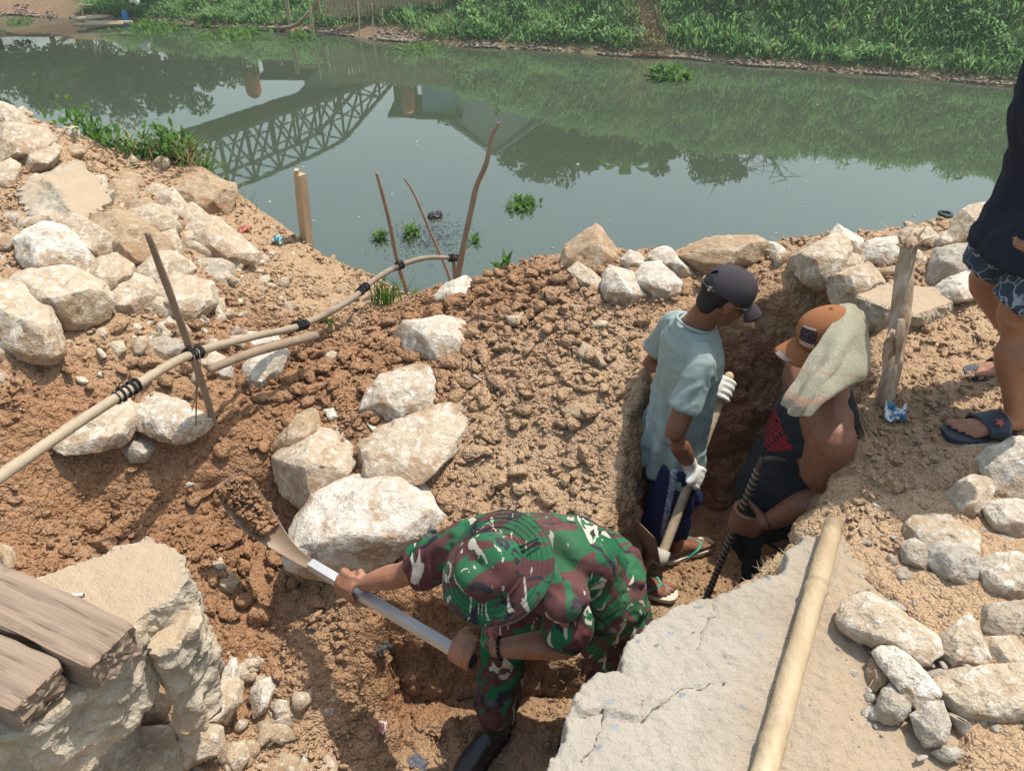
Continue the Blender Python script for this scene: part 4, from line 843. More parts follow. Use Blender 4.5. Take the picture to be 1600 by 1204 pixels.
# bamboo landing with a blue drum, poles in the far shallows
M_BAMBOO = mat("bamboo", lambda k: (k.col(k.mix(k.noise(5, 4, vec=k.mapping((3, 3, 3))), (0.42, 0.32, 0.19), (0.60, 0.49, 0.33))), k.bump(k.noise(60, 3), .3, .004)), .6, .3)
M_STICK = mat("weathered_stick", lambda k: (k.col(k.mix(k.noise(14, 5, 0.6), (0.16, 0.11, 0.075), (0.36, 0.27, 0.19))), k.bump(k.noise(70, 4), .6, .004)), .85, .2)
t = thing("bamboo_landing", PZ(165, 28, WATER_Z), "bamboo landing raft with a handrail at the far left shore", "raft")
for k, (p0, p1) in enumerate([((115, 30), (205, 19)), ((125, 31), (212, 21)), ((135, 35), (205, 35)), ((120, 39), (190, 37))]):
    q = MB(); q.limb([PZ(*p0, WATER_Z + .1), PZ(*p1, WATER_Z + .12)], .05, 6, 1); link("bamboo_pole", q.mesh("bamboo_pole"), M_BAMBOO, parent=t)
q = MB(); q.limb([PZ(132, 29, WATER_Z), PZ(132, 29, WATER_Z) + Vector((0, 0, .42))], .025, 6, 1); q.limb([PZ(132, 29, WATER_Z) + Vector((0, 0, .4)), PZ(190, 23, WATER_Z) + Vector((0, 0, .22))], .02, 6, 1); link("handrail", q.mesh("handrail"), M_BAMBOO, parent=t)
q = MB(); c = PZ(198, 36, WATER_Z); q.limb([c + Vector((0, 0, -.1)), c + Vector((0, 0, .12)), c + Vector((0, 0, .27))], [.08, .095, .08], 12, 2); q.limb([c + Vector((0, 0, .27)), c + Vector((0, 0, .33))], .045, 10, 1)
link("plastic_drum", q.mesh("plastic_drum", True), mat("blue_plastic", lambda k: k.col((0.03, 0.19, 0.42)), .45, .4), label="blue plastic drum floating at the end of the bamboo landing", cat="drum", origin=c)
q = MB(); c = PZ(212, 8, WATER_Z + .5)
for k in range(6): q.ball(c + Vector((random.uniform(-.1, .1), 0, random.uniform(0, .3))), (.09, 0, 0), (0, .06, 0), (0, 0, .1), 8)
link("white_bag", remesh(q.mesh("white_bag"), .025, 2), mat("white_plastic", lambda k: k.col((0.72, 0.72, 0.68)), .6), label="crumpled white bag hanging above the blue drum on the far bank", cat="bag", origin=c)
for k, (x0, y0, x1, y1, lab) in enumerate([(484,50,482,-25,"pale upright pole in the far shallows, left of its neighbour"),(490,54,481,-20,"pale slightly leaning pole in the far shallows beside the upright one"),(560,60,560,4,"thin pole standing among the far debris below the fence"),(582,64,581,8,"thin pole in the far shallows, left of the last pair"),(598,56,597,15,"short thin pole right of the debris below the fence")]):
    a = PZ(x0, y0, WATER_Z); b = PY(x1, y1, a.y); q = MB(); q.limb([a - Vector((0, 0, .3)), a.lerp(b, .5) + Vector((.02, 0, 0)), b], .022, 6, 2); link("pole", q.mesh("pole"), M_BAMBOO, label=lab, cat="pole", group="poles in the far shallows", origin=a)
a = [PZ(405, 44, WATER_Z + .05), PZ(455, 42, WATER_Z + .15), PY(480, 22, 24.4), PY(502, -6, 24.8)]
q = MB(); q.limb(a, [.05, .05, .04, .03], 7, 4); link("fallen_branch", q.mesh("fallen_branch", True), M_STICK, label="curved fallen branch rising from the far waterline left of the fence", cat="branch", origin=a[0])
# ================================================================ poles, stakes, rails on the near bank
def rod(name, pts, rad, material, label, cat, seg=9, sub=4, group=None, knots=0, jag=True):
    pts = [Vector(p) for p in pts]; m = MB(); m.limb(pts, rad, seg, sub, (0.2, 1, 0.1)); me = m.mesh(name, True)
    c, n = co_no(me); rr = rad if not hasattr(rad, '__len__') else max(rad); set_co(me, c + n * (0.12 * rr * fbm(c * 9 / 1.0, 3))[:, None])
    return link(name, me, material, label=label, cat=cat, group=group, origin=pts[0])
M_TIE = mat("black_cord", lambda k: (k.col((0.018, 0.018, 0.02)), k.bump(k.noise(90, 2), .8, .004)), .8, .2)
# bent bamboo hand rail with black ties
railp = [PY(-30, 765, 1.50), PY(0, 745, 1.55), PY(100, 675, 1.76), PY(200, 610, 2.0), PY(300, 553, 2.35), PY(400, 525, 2.72), PY(470, 508, 3.0), PY(545, 470, 3.4), PY(585, 437, 3.68), PY(622, 416, 3.9), PY(665, 403, 4.02), PY(711, 403, 4.1)]
M_RAIL = mat("weathered_bamboo", lambda k: (k.col(k.mix(k.math('ADD', k.math('MULTIPLY', k.sep(k.obj())[1], .55), k.math('MULTIPLY', k.noise(9, 4), .7), True), k.mix(k.noise(30, 3), (0.31, 0.245, 0.165), (0.46, 0.375, 0.265)), k.mix(k.math('MULTIPLY', k.attr('node'), 1.0), k.mix(k.noise(30, 3), (0.17, 0.13, 0.095), (0.33, 0.26, 0.19)), (0.10, 0.075, 0.055)))), k.bump(k.noise(70, 3), .4, .003)), .75, .2)
t = thing("bamboo_rail", railp[4], "long bent bamboo hand rail with black ties crossing the left of the photo", "rail")
m = MB(); m.limb(railp, [.0165, .017, .017, .0165, .0165, .016, .016, .016, .0155, .015, .014, .011], 9, 6, (0, 1, 0)); me = m.mesh("pole", True)
c, n = co_no(me); s_ = np.linalg.norm(c[:, :2], axis=1); nd = np.maximum(0, np.cos(s_ * 21 + .8 * np.sin(s_ * 3))) ** 40; set_co(me, c + n * (0.0032 * nd + .0014 * fbm(c * 30, 2))[:, None]); attr(me, 'node', np.clip(nd * 1.2, 0, 1)); link("pole", me, M_RAIL, parent=t)
for (px, py, y, ln) in [(198, 611, 1.995, .045), (470, 508, 3.0, .035), (567, 452, 3.55, .04), (302, 552, 2.36, .03), (710, 403, 4.1, .03), (624, 415, 3.91, .022)]:
    i = min(range(len(railp) - 1), key=lambda q: abs((railp[q].y + railp[q + 1].y) / 2 - y)); d = (railp[i + 1] - railp[i]).normalized(); p = PY(px, py, y); m = MB()
    for k in range(5):
        q = p + d * ln * (k / 2.0 - 1); x = d.cross(Vector((0, 0, 1))).normalized(); z = x.cross(d); x = (x + d * random.uniform(-.25, .25)); rr = .0195 * random.uniform(.9, 1.15)
        ring = [q + x * math.cos(a) * rr + z * math.sin(a) * rr for a in [j * .7 for j in range(10)]]; m.limb(ring, .005, 5, 1, d)
    m.limb([p, p + Vector((-.01, -.02, .03)), p + Vector((.012, -.03, .055))], [.004, .003, .001], 5, 2); link("tie", m.mesh("tie", True), M_TIE, parent=t)
rod("broken_pole", [PY(330, 576, 2.42), PY(400, 549, 2.62), PY(492, 524, 2.9)], [.016, .019, .021], M_STICK, "short broken bamboo pole lying below the long rail", "pole")
b = PZ(334, 668, -.36); rod("stick", [b - Vector((0, 0, .15)), PY(325, 628, b.y - .06), PY(300, 553, b.y - .12), PY(270, 470, b.y - .2), PY(231, 366, b.y - .26)], [.0135, .0145, .0145, .013, .010], M_STICK, "dark upright stick tied to the rail in front of the stone heap", "stick", group="sticks driven into the bank")
m = MB(); p0 = PY(303, 556, 2.2); m.limb([p0, PY(307, 600, 2.2), PY(306, 665, 2.24)], .003, 5, 3); m.limb([p0 + Vector((.02, 0, 0)), PY(312, 590, 2.2), PY(300, 640, 2.2)], .002, 5, 3)
link("hanging_cord", m.mesh("hanging_cord", True), M_STICK, label="thin cord hanging from the knot on the dark upright stick", cat="cord", origin=p0)
b = PZ(640, 472, -.72); rod("stick", [b - Vector((0, 0, .3)), b, PY(622, 413, b.y - .08), PY(607, 340, b.y - .12), PY(589, 272, b.y - .15)], [.014, .014, .013, .012, .009], M_STICK, "thin brown stick at the water's edge crossing the rail's curve", "stick", group="sticks driven into the bank")
b = PZ(704, 440, -.8); rod("stick", [b - Vector((0, 0, .3)), b, PY(672, 362, b.y - .05), PY(648, 305, b.y - .08), PY(632, 279, b.y - .1)], [.010, .010, .009, .008, .006], M_STICK, "thinnest pale stick leaning over the water left of the crooked branch", "stick", group="sticks driven into the bank")
b = PZ(716, 434, -.46); yb = b.y
rod("crooked_branch", [b - Vector((0, 0, .2)), b, PY(726, 375, yb - .02), PY(737, 325, yb), PY(745, 290, yb), PY(760, 255, yb - .03), PY(768, 215, yb), PY(779, 193, yb)], [.018, .018, .016, .017, .0145, .014, .012, .009], M_STICK, "tall crooked branch standing at the water's edge near the middle", "branch", sub=5)
b = PZ(711, 433, -.5); rod("stick", [b - Vector((0, 0, .2)), b, PY(708, 403, b.y)], [.012, .012, .011], M_STICK, "short stub under the rail's tied end beside the crooked branch", "stick", group="sticks driven into the bank")
def _wood(k):
    cb = k.n("ShaderNodeCombineXYZ")
    for q, (nm, sc_) in enumerate((("along", 2.6), ("across", 62.0), ("through", 62.0))): k.l(k.math('MULTIPLY', k.attr(nm), sc_), cb.inputs[q])
    g = k.noise(1.0, 5, .6, .4, vec=cb.outputs[0]); n = k.noise(6, 5, .6)
    c = k.mix(k.ramp(g, [(.3, 0.), (.7, 1.)]), (0.16, 0.11, 0.078), (0.33, 0.25, 0.185)); c = k.mix(k.ramp(n, [(.4, 0.), (.75, .6)]), c, (0.28, 0.205, 0.145)); c = k.mix(k.ramp(g, [(.30, .9), (.40, 0.)]), c, (0.06, 0.045, 0.035)); k.col(c); k.bump(g, .6, .006)
M_WOOD = mat("old_timber", _wood, .9, .15)
M_STAKE = mat("sawn_wood", lambda k: (k.col(k.mix(k.noise(5, 5, 0.6, vec=k.mapping((5, 5, .7))), (0.34, 0.235, 0.145), (0.52, 0.39, 0.26))), k.bump(k.noise(14, 4, vec=k.mapping((5, 5, .5))), .5, .006)), .85, .15)
a, bq = PY(481, 392, 4.6), PY(469, 272, 4.58); bq.x -= .002; dn = (a - bq).normalized(); m = MB()
u = Vector((.038, .008, 0)); w = Vector((-.008, .034, 0)); m.loft([(a + dn * 1.6, u, w), (a, u, w), (a.lerp(bq, .5), u * 1.05, w), (bq, u * .95, w)], 4, 4, dome=False); m.box(bq + Vector((-.018, .006, .012)), (.012, .003, 0), (-.004, .022, 0), (0, 0, .014))
me = m.mesh("wooden_stake"); link("wooden_stake", me, M_STAKE, label="square notched wooden stake standing in the water beyond the left bank", cat="stake", origin=a)
# peeled, frayed post at the right end of the trench
bp, tp = Vector((1.45, 2.50, -.45)), PY(1421, 382, 2.40)
bp = PY(1378, 640, 2.17); mid = bp.lerp(tp, .5)
t = thing("peeled_post", bp, "peeled tree post with a frayed top standing at the trench's right end", "post")
m = MB(); m.limb([bp - Vector((0, 0, .4)), bp, mid + Vector((.012, 0, 0)), bp.lerp(tp, .8), tp], [.027, .026, .023, .021, .021], 10, 5, (0, 1, 0)); me = m.mesh("trunk", True); c, n = co_no(me)
set_co(me, c + n * (.008 * ridged(c * (18, 18, 4), 3))[:, None]); M_PEEL = mat("peeled_wood", lambda k: (k.col(k.mix(k.ramp(k.noise(9, 5, 0.6, vec=k.mapping((3, 3, .6))), [(.35, 0.), (.6, 1.)]), (0.30, 0.17, 0.10), (0.48, 0.39, 0.29))), k.bump(k.noise(30, 4, vec=k.mapping((2, 2, .3))), .7, .008)), .9, .15)
link("trunk", me, M_PEEL, parent=t)
m = MB()
for k in range(12):
    a_ = k * .55; d = Vector((math.cos(a_), math.sin(a_), random.uniform(.2, 1.4))).normalized(); p = tp + Vector((math.cos(a_), math.sin(a_), 0)) * .017; m.loft([(p - Vector((0, 0, .02)), Vector((.008, 0, 0)), Vector((0, .004, 0))), (p + d * .03, Vector((.007, 0, 0)), Vector((0, .003, 0))), (p + d * random.uniform(.05, .085) + Vector((0, 0, -.012)), Vector((.002, 0, 0)), Vector((0, .001, 0)))], 5, 2, dome=False)
link("frayed_top", m.mesh("frayed_top", True), M_STAKE, parent=t)
for (x0, y0, x1, y1, w) in [(1402, 520, 1376, 555, .03), (1392, 535, 1383, 520, .022), (1408, 500, 1396, 560, .014)]:
    p, q = PY(x0, y0, 2.235), PY(x1, y1, 2.205); m = MB(); s = (q - p).cross(Vector((0, 1, 0))).normalized() * w; m.loft([(p, s, Vector((0, .004, 0))), (p.lerp(q, .5) + Vector((0, -.015, 0)), s * 1.1, Vector((0, .004, 0))), (q + Vector((0, -.03, 0)), s * .4, Vector((0, .003, 0)))], 8, 3); link("bark_strip", m.mesh("bark_strip", True), M_PEEL, parent=t)
# thick bamboo pole lying on the slab
a, bq = PZ(1192, 1215, .034), PZ(1303, 818, .042); m = MB(); d = (bq - a); L = d.length; dd = d.normalized()
a = a - dd * .25
pts = [a + dd * x for x in np.linspace(0, L + .25, 24)]; m.limb(pts, [.0272 - .0015 * (i / 23) for i in range(24)], 16, 3, (0, 0, 1), dome=False); me = m.mesh("bamboo_pole", True); c, n = co_no(me)
s_ = (c - np.array(a)) @ np.array(dd); ring = sum(np.exp(-((s_ - q) / .009) ** 2) for q in (.335, .80, 1.1)); set_co(me, c + n * (.0042 * ring + .0022 * fbm(c * (14, 14, 30), 3))[:, None]); attr(me, 'node', np.clip(sum(np.exp(-((s_ - q - .012) / .006) ** 2) for q in (.335, .80, 1.1)) + .6 * (s_ > L + .22), 0, 1))
def _pole(k):
    g = k.noise(4, 5, 0.6, vec=k.mapping((3, 1, 3), rot=(0, 0, -.5))); c = k.mix(k.ramp(g, [(.3, 0.), (.7, 1.)]), (0.35, 0.25, 0.145), (0.50, 0.395, 0.26)); c = k.mix(k.ramp(k.noise(9, 6, .75), [(.55, 0.), (.68, .6)]), c, (0.25, 0.18, 0.12)); c = k.mix(k.math('MULTIPLY', k.attr("node"), .7), c, (0.15, 0.10, 0.065)); k.col(c); k.bump(k.noise(40, 4, vec=k.mapping((2, .4, 2), rot=(0, 0, -.5))), .6, .005)
M_POLE = mat("pale_bamboo", _pole, .6, .25)
link("bamboo_pole", me, M_POLE, label="thick pale bamboo pole lying across the concrete slab", cat="pole", origin=a)
# ================================================================ concrete pieces
def chunk(name, poly, z, thick, material, label, flare=.04, seed=0, drop=None, vox=.011, amp=.012, cat="concrete", tilt=None):
    """broken piece of concrete: flat top, ragged sides"""
    P = [PZ(x, y, z if tilt is None else z + tilt(x, y)) for x, y in poly]; cen = sum(P, Vector()) / len(P); lo = [p + (p - cen).normalized() * flare - Vector((0, 0, thick)) for p in P]; mid = [p + (p - cen).normalized() * flare * .5 * random.uniform(-.3, 1.3) - Vector((0, 0, thick * .5)) for p in P]
    n = len(P); m = MB(); V = P + mid + lo; F = [tuple(range(n)), tuple(reversed(range(2 * n, 3 * n)))]
    for i in range(n):
        j = (i + 1) % n; F += [(i, n + i, n + j, j), (n + i, 2 * n + i, 2 * n + j, n + j)]
    m.add(V, F); me = remesh(m.mesh(name), vox, 1, .4); c, q = co_no(me); side = 1 - sstep(.6, .9, q[:, 2])
    d = side * (amp * 1.6 * fbm(c * 9 + seed, 3) + amp * ridged(c * 16 + seed, 3)) + .0025 * fbm(c * 20, 3); c = c + q * d[:, None]; set_co(me, c); attr(me, "side", np.clip(side, 0, 1))
    return link(name, me, material, label=label, cat=cat, origin=cen)
def _conc(k):
    n1 = k.noise(8, 5, .6); n2 = k.noise(50, 4, .65); n3 = k.noise(200, 2)
    top = k.mix(n1, (0.36, 0.27, 0.18), (0.45, 0.35, 0.245)); sd = k.mix(k.ramp(n1, [(.35, 0.), (.65, 1.)]), (0.31, 0.265, 0.205), (0.50, 0.43, 0.33)); sd = k.mix(k.ramp(k.noise(5, 4), [(.5, 0.), (.62, .7)]), sd, (0.44, 0.31, 0.19))
    c = k.mix(k.attr("side"), top, sd); c = k.mix(k.ramp(n3, [(.3, .35), (.45, 0.)]), c, (0.24, 0.18, 0.12)); k.col(c); p = k.bump(n2, .6, .010); k.bump(n3, .5, .004, p)
M_CONC = mat("broken_concrete", _conc, .93, .15)
chunk("concrete_block", [(-30, 922), (20, 912), (120, 880), (234, 842), (262, 848), (285, 872), (288, 905), (265, 940), (235, 950), (205, 985), (160, 1050), (60, 1130), (-30, 1150)], .0, .24, M_CONC, "broken concrete block with a dusty flat top under the timber beams", flare=.0, amp=.010)
chunk("concrete_block", [(232, 900), (262, 868), (284, 878), (292, 915), (298, 965), (270, 1012), (238, 1015), (236, 960)], -.07, .36, M_CONC, "rough broken lump of concrete on the right side of the dusty block", flare=.0, amp=.013, seed=4)
chunk("concrete_block", [(1338, 461), (1372, 447), (1400, 441), (1460, 449), (1492, 470), (1450, 486), (1428, 492), (1405, 484), (1372, 474)], .10, .42, M_CONC, "square broken concrete block with a flat top behind the orange cap", flare=.0, amp=.014, seed=8)
sv = [PD(72, 274, 4.05), PD(120, 250, 4.5), PD(141, 273, 4.45), PD(130, 346, 3.72), PD(118, 346, 3.68), PD(95, 305, 3.85)]
m = MB(); nrm = Vector((-.62, -.55, -.35)).normalized() * .22; m.prism(sv, nrm + Vector((0, 0, -.08))); m.prism([PD(26, 291, 3.95), PD(72, 275, 4.04), PD(96, 306, 3.84), PD(118, 345, 3.68), (PD(95, 358, 3.66)), PD(42, 352, 3.74), PD(30, 318, 3.86)], Vector((.05, .3, -.02)))
me = remesh(m.mesh("concrete_slab_piece"), .013, 1, .4); c, q = co_no(me); sd = 1 - sstep(.55, .85, q @ np.array((.62, .35, .7)) / 1.0); set_co(me, c + q * (sd * (.018 * fbm(c * 7, 3) + .009 * ridged(c * 13, 3)))[:, None]); attr(me, "side", np.clip(sd, 0, 1))
link("concrete_slab_piece", me, M_CONC, label="tilted flat concrete slab piece with a broken dark underside in the left heap", cat="concrete", origin=sv[0])
# timber beams
def beam2(A, B, w, h, label, seed):
    A, B = Vector(A), Vector(B); d = (B - A).normalized(); x = d.cross(Vector((0, 0, 1))).normalized(); z = x.cross(d); L = (B - A).length; per = []
    for (x0, y0), (x1, y1) in zip([(-1, -1), (1, -1), (1, 1), (-1, 1)], [(1, -1), (1, 1), (-1, 1), (-1, -1)]):
        for k in range(12): per.append((x0 + (x1 - x0) * (k + .25) / 12.5, y0 + (y1 - y0) * (k + .25) / 12.5))
    ns, npx = int(L / .011), len(per); V = []; F = []
    for i in range(ns + 1): V += [A + d * L * i / ns + x * (w / 2 * p[0]) + z * (h / 2 * p[1]) for p in per]
    for k in range(1, 7): V += [B + d * .001 * k + x * (w / 2 * p[0] * (1 - k / 6.5)) + z * (h / 2 * p[1] * (1 - k / 6.5)) for p in per]
    for i in range(ns + 6):
        for k in range(npx): F.append((i * npx + k, i * npx + (k + 1) % npx, (i + 1) * npx + (k + 1) % npx, (i + 1) * npx + k))
    F.append(tuple(range((ns + 6) * npx, (ns + 7) * npx))); me = new_mesh("timber_beam", V, F, True); bb = bmesh.new(); bb.from_mesh(me); bmesh.ops.recalc_face_normals(bb, faces=bb.faces); bb.to_mesh(me); bb.free()
    d = (B - A).normalized(); x = d.cross(Vector((0, 0, 1))).normalized(); z = x.cross(d); c, q = co_no(me); a0 = np.array(A)
    s_ = (c - a0) @ np.array(d); u_ = (c - a0) @ np.array(x); v_ = (c - a0) @ np.array(z); L = (B - A).length; endk = sstep(L - .025, L - .003, s_)
    d_ = -.012 * np.clip(ridged(np.c_[s_ * 1.8, u_ * 24, v_ * 24] + seed, 2) - .7, 0, 1) + .006 * fbm(np.c_[s_ * 5, u_ * 12, v_ * 12] + seed, 3) - endk * .007 * (1 + ridged(c * 40, 2)) - .02 * np.exp(-((s_ - L * .62) ** 2 + (u_ - w / 2) ** 2 + (v_ + .0) ** 2) / .0016)
    set_co(me, c + q * d_[:, None]); me.set_sharp_from_angle(angle=.7); attr(me, 'along', s_); attr(me, 'across', u_); attr(me, 'through', v_); return link("timber_beam", me, M_WOOD, label=label, cat="timber", group="old timber beams on the concrete", origin=A)
beam2(PZ(-60, 912, .06), PZ(186, 1030, .055), .135, .10, "weathered cracked timber beam lying on the dusty concrete block", 1)
beam2(PZ(-60, 1030, .05), PZ(72, 1092, .055), .135, .09, "shorter timber beam nearest the lower left corner", 5)
m = MB(); p = PZ(112, 1052, -.03); m.bar(p + Vector((-.05, .02, 0)), p + Vector((.03, -.03, -.005)), .07, .05); me = remesh(m.mesh("wood_offcut"), .007, 1); c, q = co_no(me); set_co(me, c + q * (.005 * ridged(c * (40, 14, 14), 2))[:, None]); attr(me, 'along', c[:, 0] * 1.0); attr(me, 'across', c[:, 1]); attr(me, 'through', c[:, 2]); link("wood_offcut", me, M_WOOD, label="small wood offcut wedged between the two timber beams", cat="timber", origin=p)
# cigarette on the block
a, bq = PZ(99, 932, .008), PZ(131, 928, .008); t = thing("cigarette", a, "white cigarette lying on the dusty concrete block", "cigarette")
m = MB(); m.limb([a, a.lerp(bq, .9)], .0048, 8, 1); link("paper", m.mesh("paper", True), mat("white_paper", lambda k: k.col((0.78, 0.76, 0.72)), .8), parent=t); m = MB(); m.limb([a.lerp(bq, .9), bq], [.0046, .003], 8, 1); link("ash", m.mesh("ash", True), mat("ash", lambda k: k.col((0.16, 0.13, 0.11)), .9), parent=t)
# ================================================================ plants on the near side
def tuft(name, c, n, L, spread, material, label, cat, seed, W=(.004, .009), up=.4, tint=None):
    r = np.random.default_rng(seed); P = np.array(c) + r.normal(0, 1, (n, 3)) * np.array(spread); q = z_ground(P[:, :2]); P[:, 2] = np.maximum(q, WATER_Z) - .01 if tint != 'float' else c[2]
    V, F = blades(P, r.uniform(L[0], L[1], n), r.uniform(W[0], W[1], n), r.uniform(0.05, up, n), r.uniform(.2, 1.0, n), r); me = tri_mesh(name, V, F); tt = np.clip(r.normal(.55, .25, n), 0, .92); tt[r.uniform(size=n) < .12] = .97; attr(me, "tint", np.repeat(tt, 5)); return link(name, me, material, label=label, cat=cat, origin=c)
g = PZ(603, 492, -.55); tuft("grass_tuft", g, 90, (.12, .27), (.05, .04, 0), M_LEAF, "upright green grass tuft below the rail's bend", "grass tuft", 1)
g = PZ(520, 520, -.4); tuft("weed", g, 16, (.08, .2), (.03, .03, 0), M_LEAF, "thin spindly weed beside the broken pole's end", "weed", 2)
g = PZ(655, 470, -.75); tuft("weed", g, 40, (.05, .12), (.09, .05, 0), M_LEAF, "low leafy weed at the water's edge right of the thin brown stick", "weed", 3, W=(.015, .03), up=1.2)
g = PZ(392, 342, -.45); tuft("weed", g, 7, (.12, .26), (.03, .03, 0), M_LEAF, "few dark grass blades on the waterline above the red scrap", "weed", 4, up=.9)
g = PZ(795, 428, -.2); tuft("weed", g + Vector((0, .12, .0)), 14, (.06, .13), (.05, .03, 0), M_LEAF, "broad leaved sprout peeping over the mound crest", "weed", 5, W=(.02, .04), up=1.0)
g = PZ(1222, 382, -.02); tuft("weed", g, 5, (.10, .17), (.03, .03, 0), M_LEAF, "single dark leaf sprout beside the small white veined stone", "weed", 6, W=(.02, .035), up=.8)
g = PZ(1255, 390, -.02); tuft("weed", g, 5, (.05, .1), (.02, .03, 0), M_LEAF, "little green sprout left of the largest cream boulder", "weed", 7, W=(.02, .03), up=.8)
g = PZ(30, 172, .1); tuft("grass_tuft", g + Vector((0, .25, -.1)), 150, (.15, .5), (.3, .12, 0), M_LEAF, "wispy grass behind the topmost stones at the left edge", "grass tuft", 8, W=(.005, .012))
g = PZ(127, 193, .05); tuft("weed", g + Vector((0, .1, 0)), 6, (.1, .16), (.015, .015, 0), M_LEAF, "small star shaped sprout beside the peaked boulder", "weed", 9, W=(.015, .025), up=.8)
# shrub beside the left heap: leafy top and dry stalks
r = np.random.default_rng(21); n = 2600; u = r.uniform(0, 1, n); v = r.uniform(0, 1, n) ** 1.0
pa, pb = PZ(150, 226, -.05), PZ(305, 282, -.32); base = np.array(pa)[None] * (1 - u[:, None]) + np.array(pb)[None] * u[:, None]
hh = (.16 + .12 * np.sin(u * 9) + .1 * fbm(np.c_[u * 7, v, v], 2)).clip(.06); P = base + np.c_[r.normal(0, .09, n), r.normal(.02, .13, n) , np.zeros(n)]; zz = z_ground(P[:, :2]); P[:, 2] = np.maximum(zz, -1.5) + hh * r.uniform(.1, 1.0, n)
V, F = blades(P, r.uniform(.03, .075, n), r.uniform(.016, .032, n), r.uniform(.2, 1.8, n), r.uniform(.1, 1, n), r); me = tri_mesh("leaves", V, F); tt = np.clip(r.normal(.6, .2, n), 0, .92); attr(me, "tint", np.repeat(tt, 5))
t = thing("shrub", pa.lerp(pb, .5), "low green shrub with dry stalks between the left heap and the water", "shrub"); link("leaves", me, M_LEAF, parent=t)
n = 420; u = r.uniform(.25, 1.02, n); P = np.array(pa)[None] * (1 - u[:, None]) + np.array(pb)[None] * u[:, None] + np.c_[r.normal(0, .07, n), r.normal(-.05, .07, n), np.zeros(n)]; P[:, 2] = np.maximum(z_ground(P[:, :2]), -1.4)
V, F = blades(P, r.uniform(.12, .36, n), r.uniform(.004, .008, n), r.uniform(.2, 1.6, n), r.uniform(.2, 1.2, n), r); me = tri_mesh("dry_stalks", V, F); attr(me, "tint", np.repeat(r.uniform(0, 1, n), 5)); link("dry_stalks", me, M_STRAW, parent=t)
# water hyacinths and floating things
def hyacinth(px, py, w, n, label, seed, d=None, size=1.0):
    r = np.random.default_rng(700 + seed); c = PZ(px, py, WATER_Z); P = np.array(c) + np.c_[r.normal(0, w * .33, n), r.normal(0, w * .42, n), np.zeros(n)]; P[:, 2] = WATER_Z + .01
    V, F = blades(P, r.uniform(.07, .17, n) * size, r.uniform(.045, .08, n) * size, r.uniform(.3, 2.0, n), r.uniform(.1, .8, n), r); me = tri_mesh("water_hyacinth", V, F); tt = np.clip(r.normal(.75, .18, n), 0, .92); attr(me, "tint", np.repeat(tt, 5)); return link("floating_hyacinths", me, M_LEAF, label=label, kind='stuff') if n >= 180 else link("water_hyacinth", me, M_LEAF, label=label, cat="water plant", group="floating water hyacinths", origin=c)
hyacinth(816, 320, .30, 120, "round green hyacinth patch floating alone in open water right of the branch", 1)
hyacinth(594, 372, .10, 34, "small hyacinth clump floating left of the thin brown stick", 2); hyacinth(642, 366, .16, 46, "hyacinth clump floating right of the thin brown stick beside dark weed", 3)
hyacinth(740, 378, .08, 12, "tiny hyacinth leaf pair floating right of the crooked branch", 4); hyacinth(1047, 118, .62, 160, "large bright hyacinth clump standing near the far bank", 5, size=2.2)
hyacinth(250, 42, 1.6, 260, "long hyacinth raft along the far left shore by the blue drum", 6, size=1.6); hyacinth(370, 54, 1.5, 200, "hyacinth raft along the far shore left of the leaning poles", 7, size=1.5); hyacinth(470, 60, .6, 60, "hyacinths below the curved fallen branch", 8, size=1.4); hyacinth(660, 74, .9, 90, "hyacinths fringing the far debris below the fence", 9, size=1.1); hyacinth(30, 36, .5, 40, "few hyacinths at the far left shore", 10, size=1.2)
M_BLACK = mat("dark_floating", lambda k: k.col((0.02, 0.022, 0.026)), .4, .5)
n = 900; c = PZ(665, 372, WATER_Z); r = np.random.default_rng(31); P = np.array(c) + np.c_[r.normal(0, .30, n), r.normal(0, .34, n), np.zeros(n)]; P[:, 2] = WATER_Z + .003
blade_obj("floating_weed", P, r.uniform(.02, .09, n), r.uniform(.004, .010, n), np.full(n, 9.), np.zeros(n), M_BLACK, 33, kind='stuff', label="dark drifting weed around the small hyacinths")
m = MB(); c = PZ(679, 339, WATER_Z); m.ball(c, (.10, 0, 0), (0, .09, 0), (0, 0, .07), 12); m.ball(c + Vector((.06, .02, .03)), (.05, 0, 0), (0, .05, 0), (0, 0, .05), 8); me = remesh(m.mesh("floating_bag"), .012, 2); cc, q = co_no(me); set_co(me, cc + q * (.012 * ridged(cc * 18, 2))[:, None]); link("floating_bag", me, M_BLACK, label="black bag floating above the dark weed patch", cat="bag", origin=c)
m = MB(); c = PZ(1477, 335, WATER_Z); m.limb([c + Vector((math.cos(a_) * .075, math.sin(a_) * .10, .01)) for a_ in np.linspace(0, 6.0, 16)], .025, 7, 2); link("floating_ring", m.mesh("floating_ring", True), M_BLACK, label="dark ring shaped scrap floating beside the tall rough boulder", cat="scrap", origin=c)
r = np.random.default_rng(77); n = 46; pp = [(r.uniform(380, 1500), r.uniform(140, 400)) for _ in range(n)] + [(951, 346), (1212, 364), (490, 345), (500, 250)]
P = np.array([list(PZ(x, y, WATER_Z)) for x, y in pp]); P[:, 2] += .003
scatter("floating_flecks", P, r.uniform(.008, .028, len(P)), 1, mat("pale_fleck", lambda k: k.col((0.42, 0.42, 0.38)), .8), "pale flecks of foam and litter on the water", squash=.15)
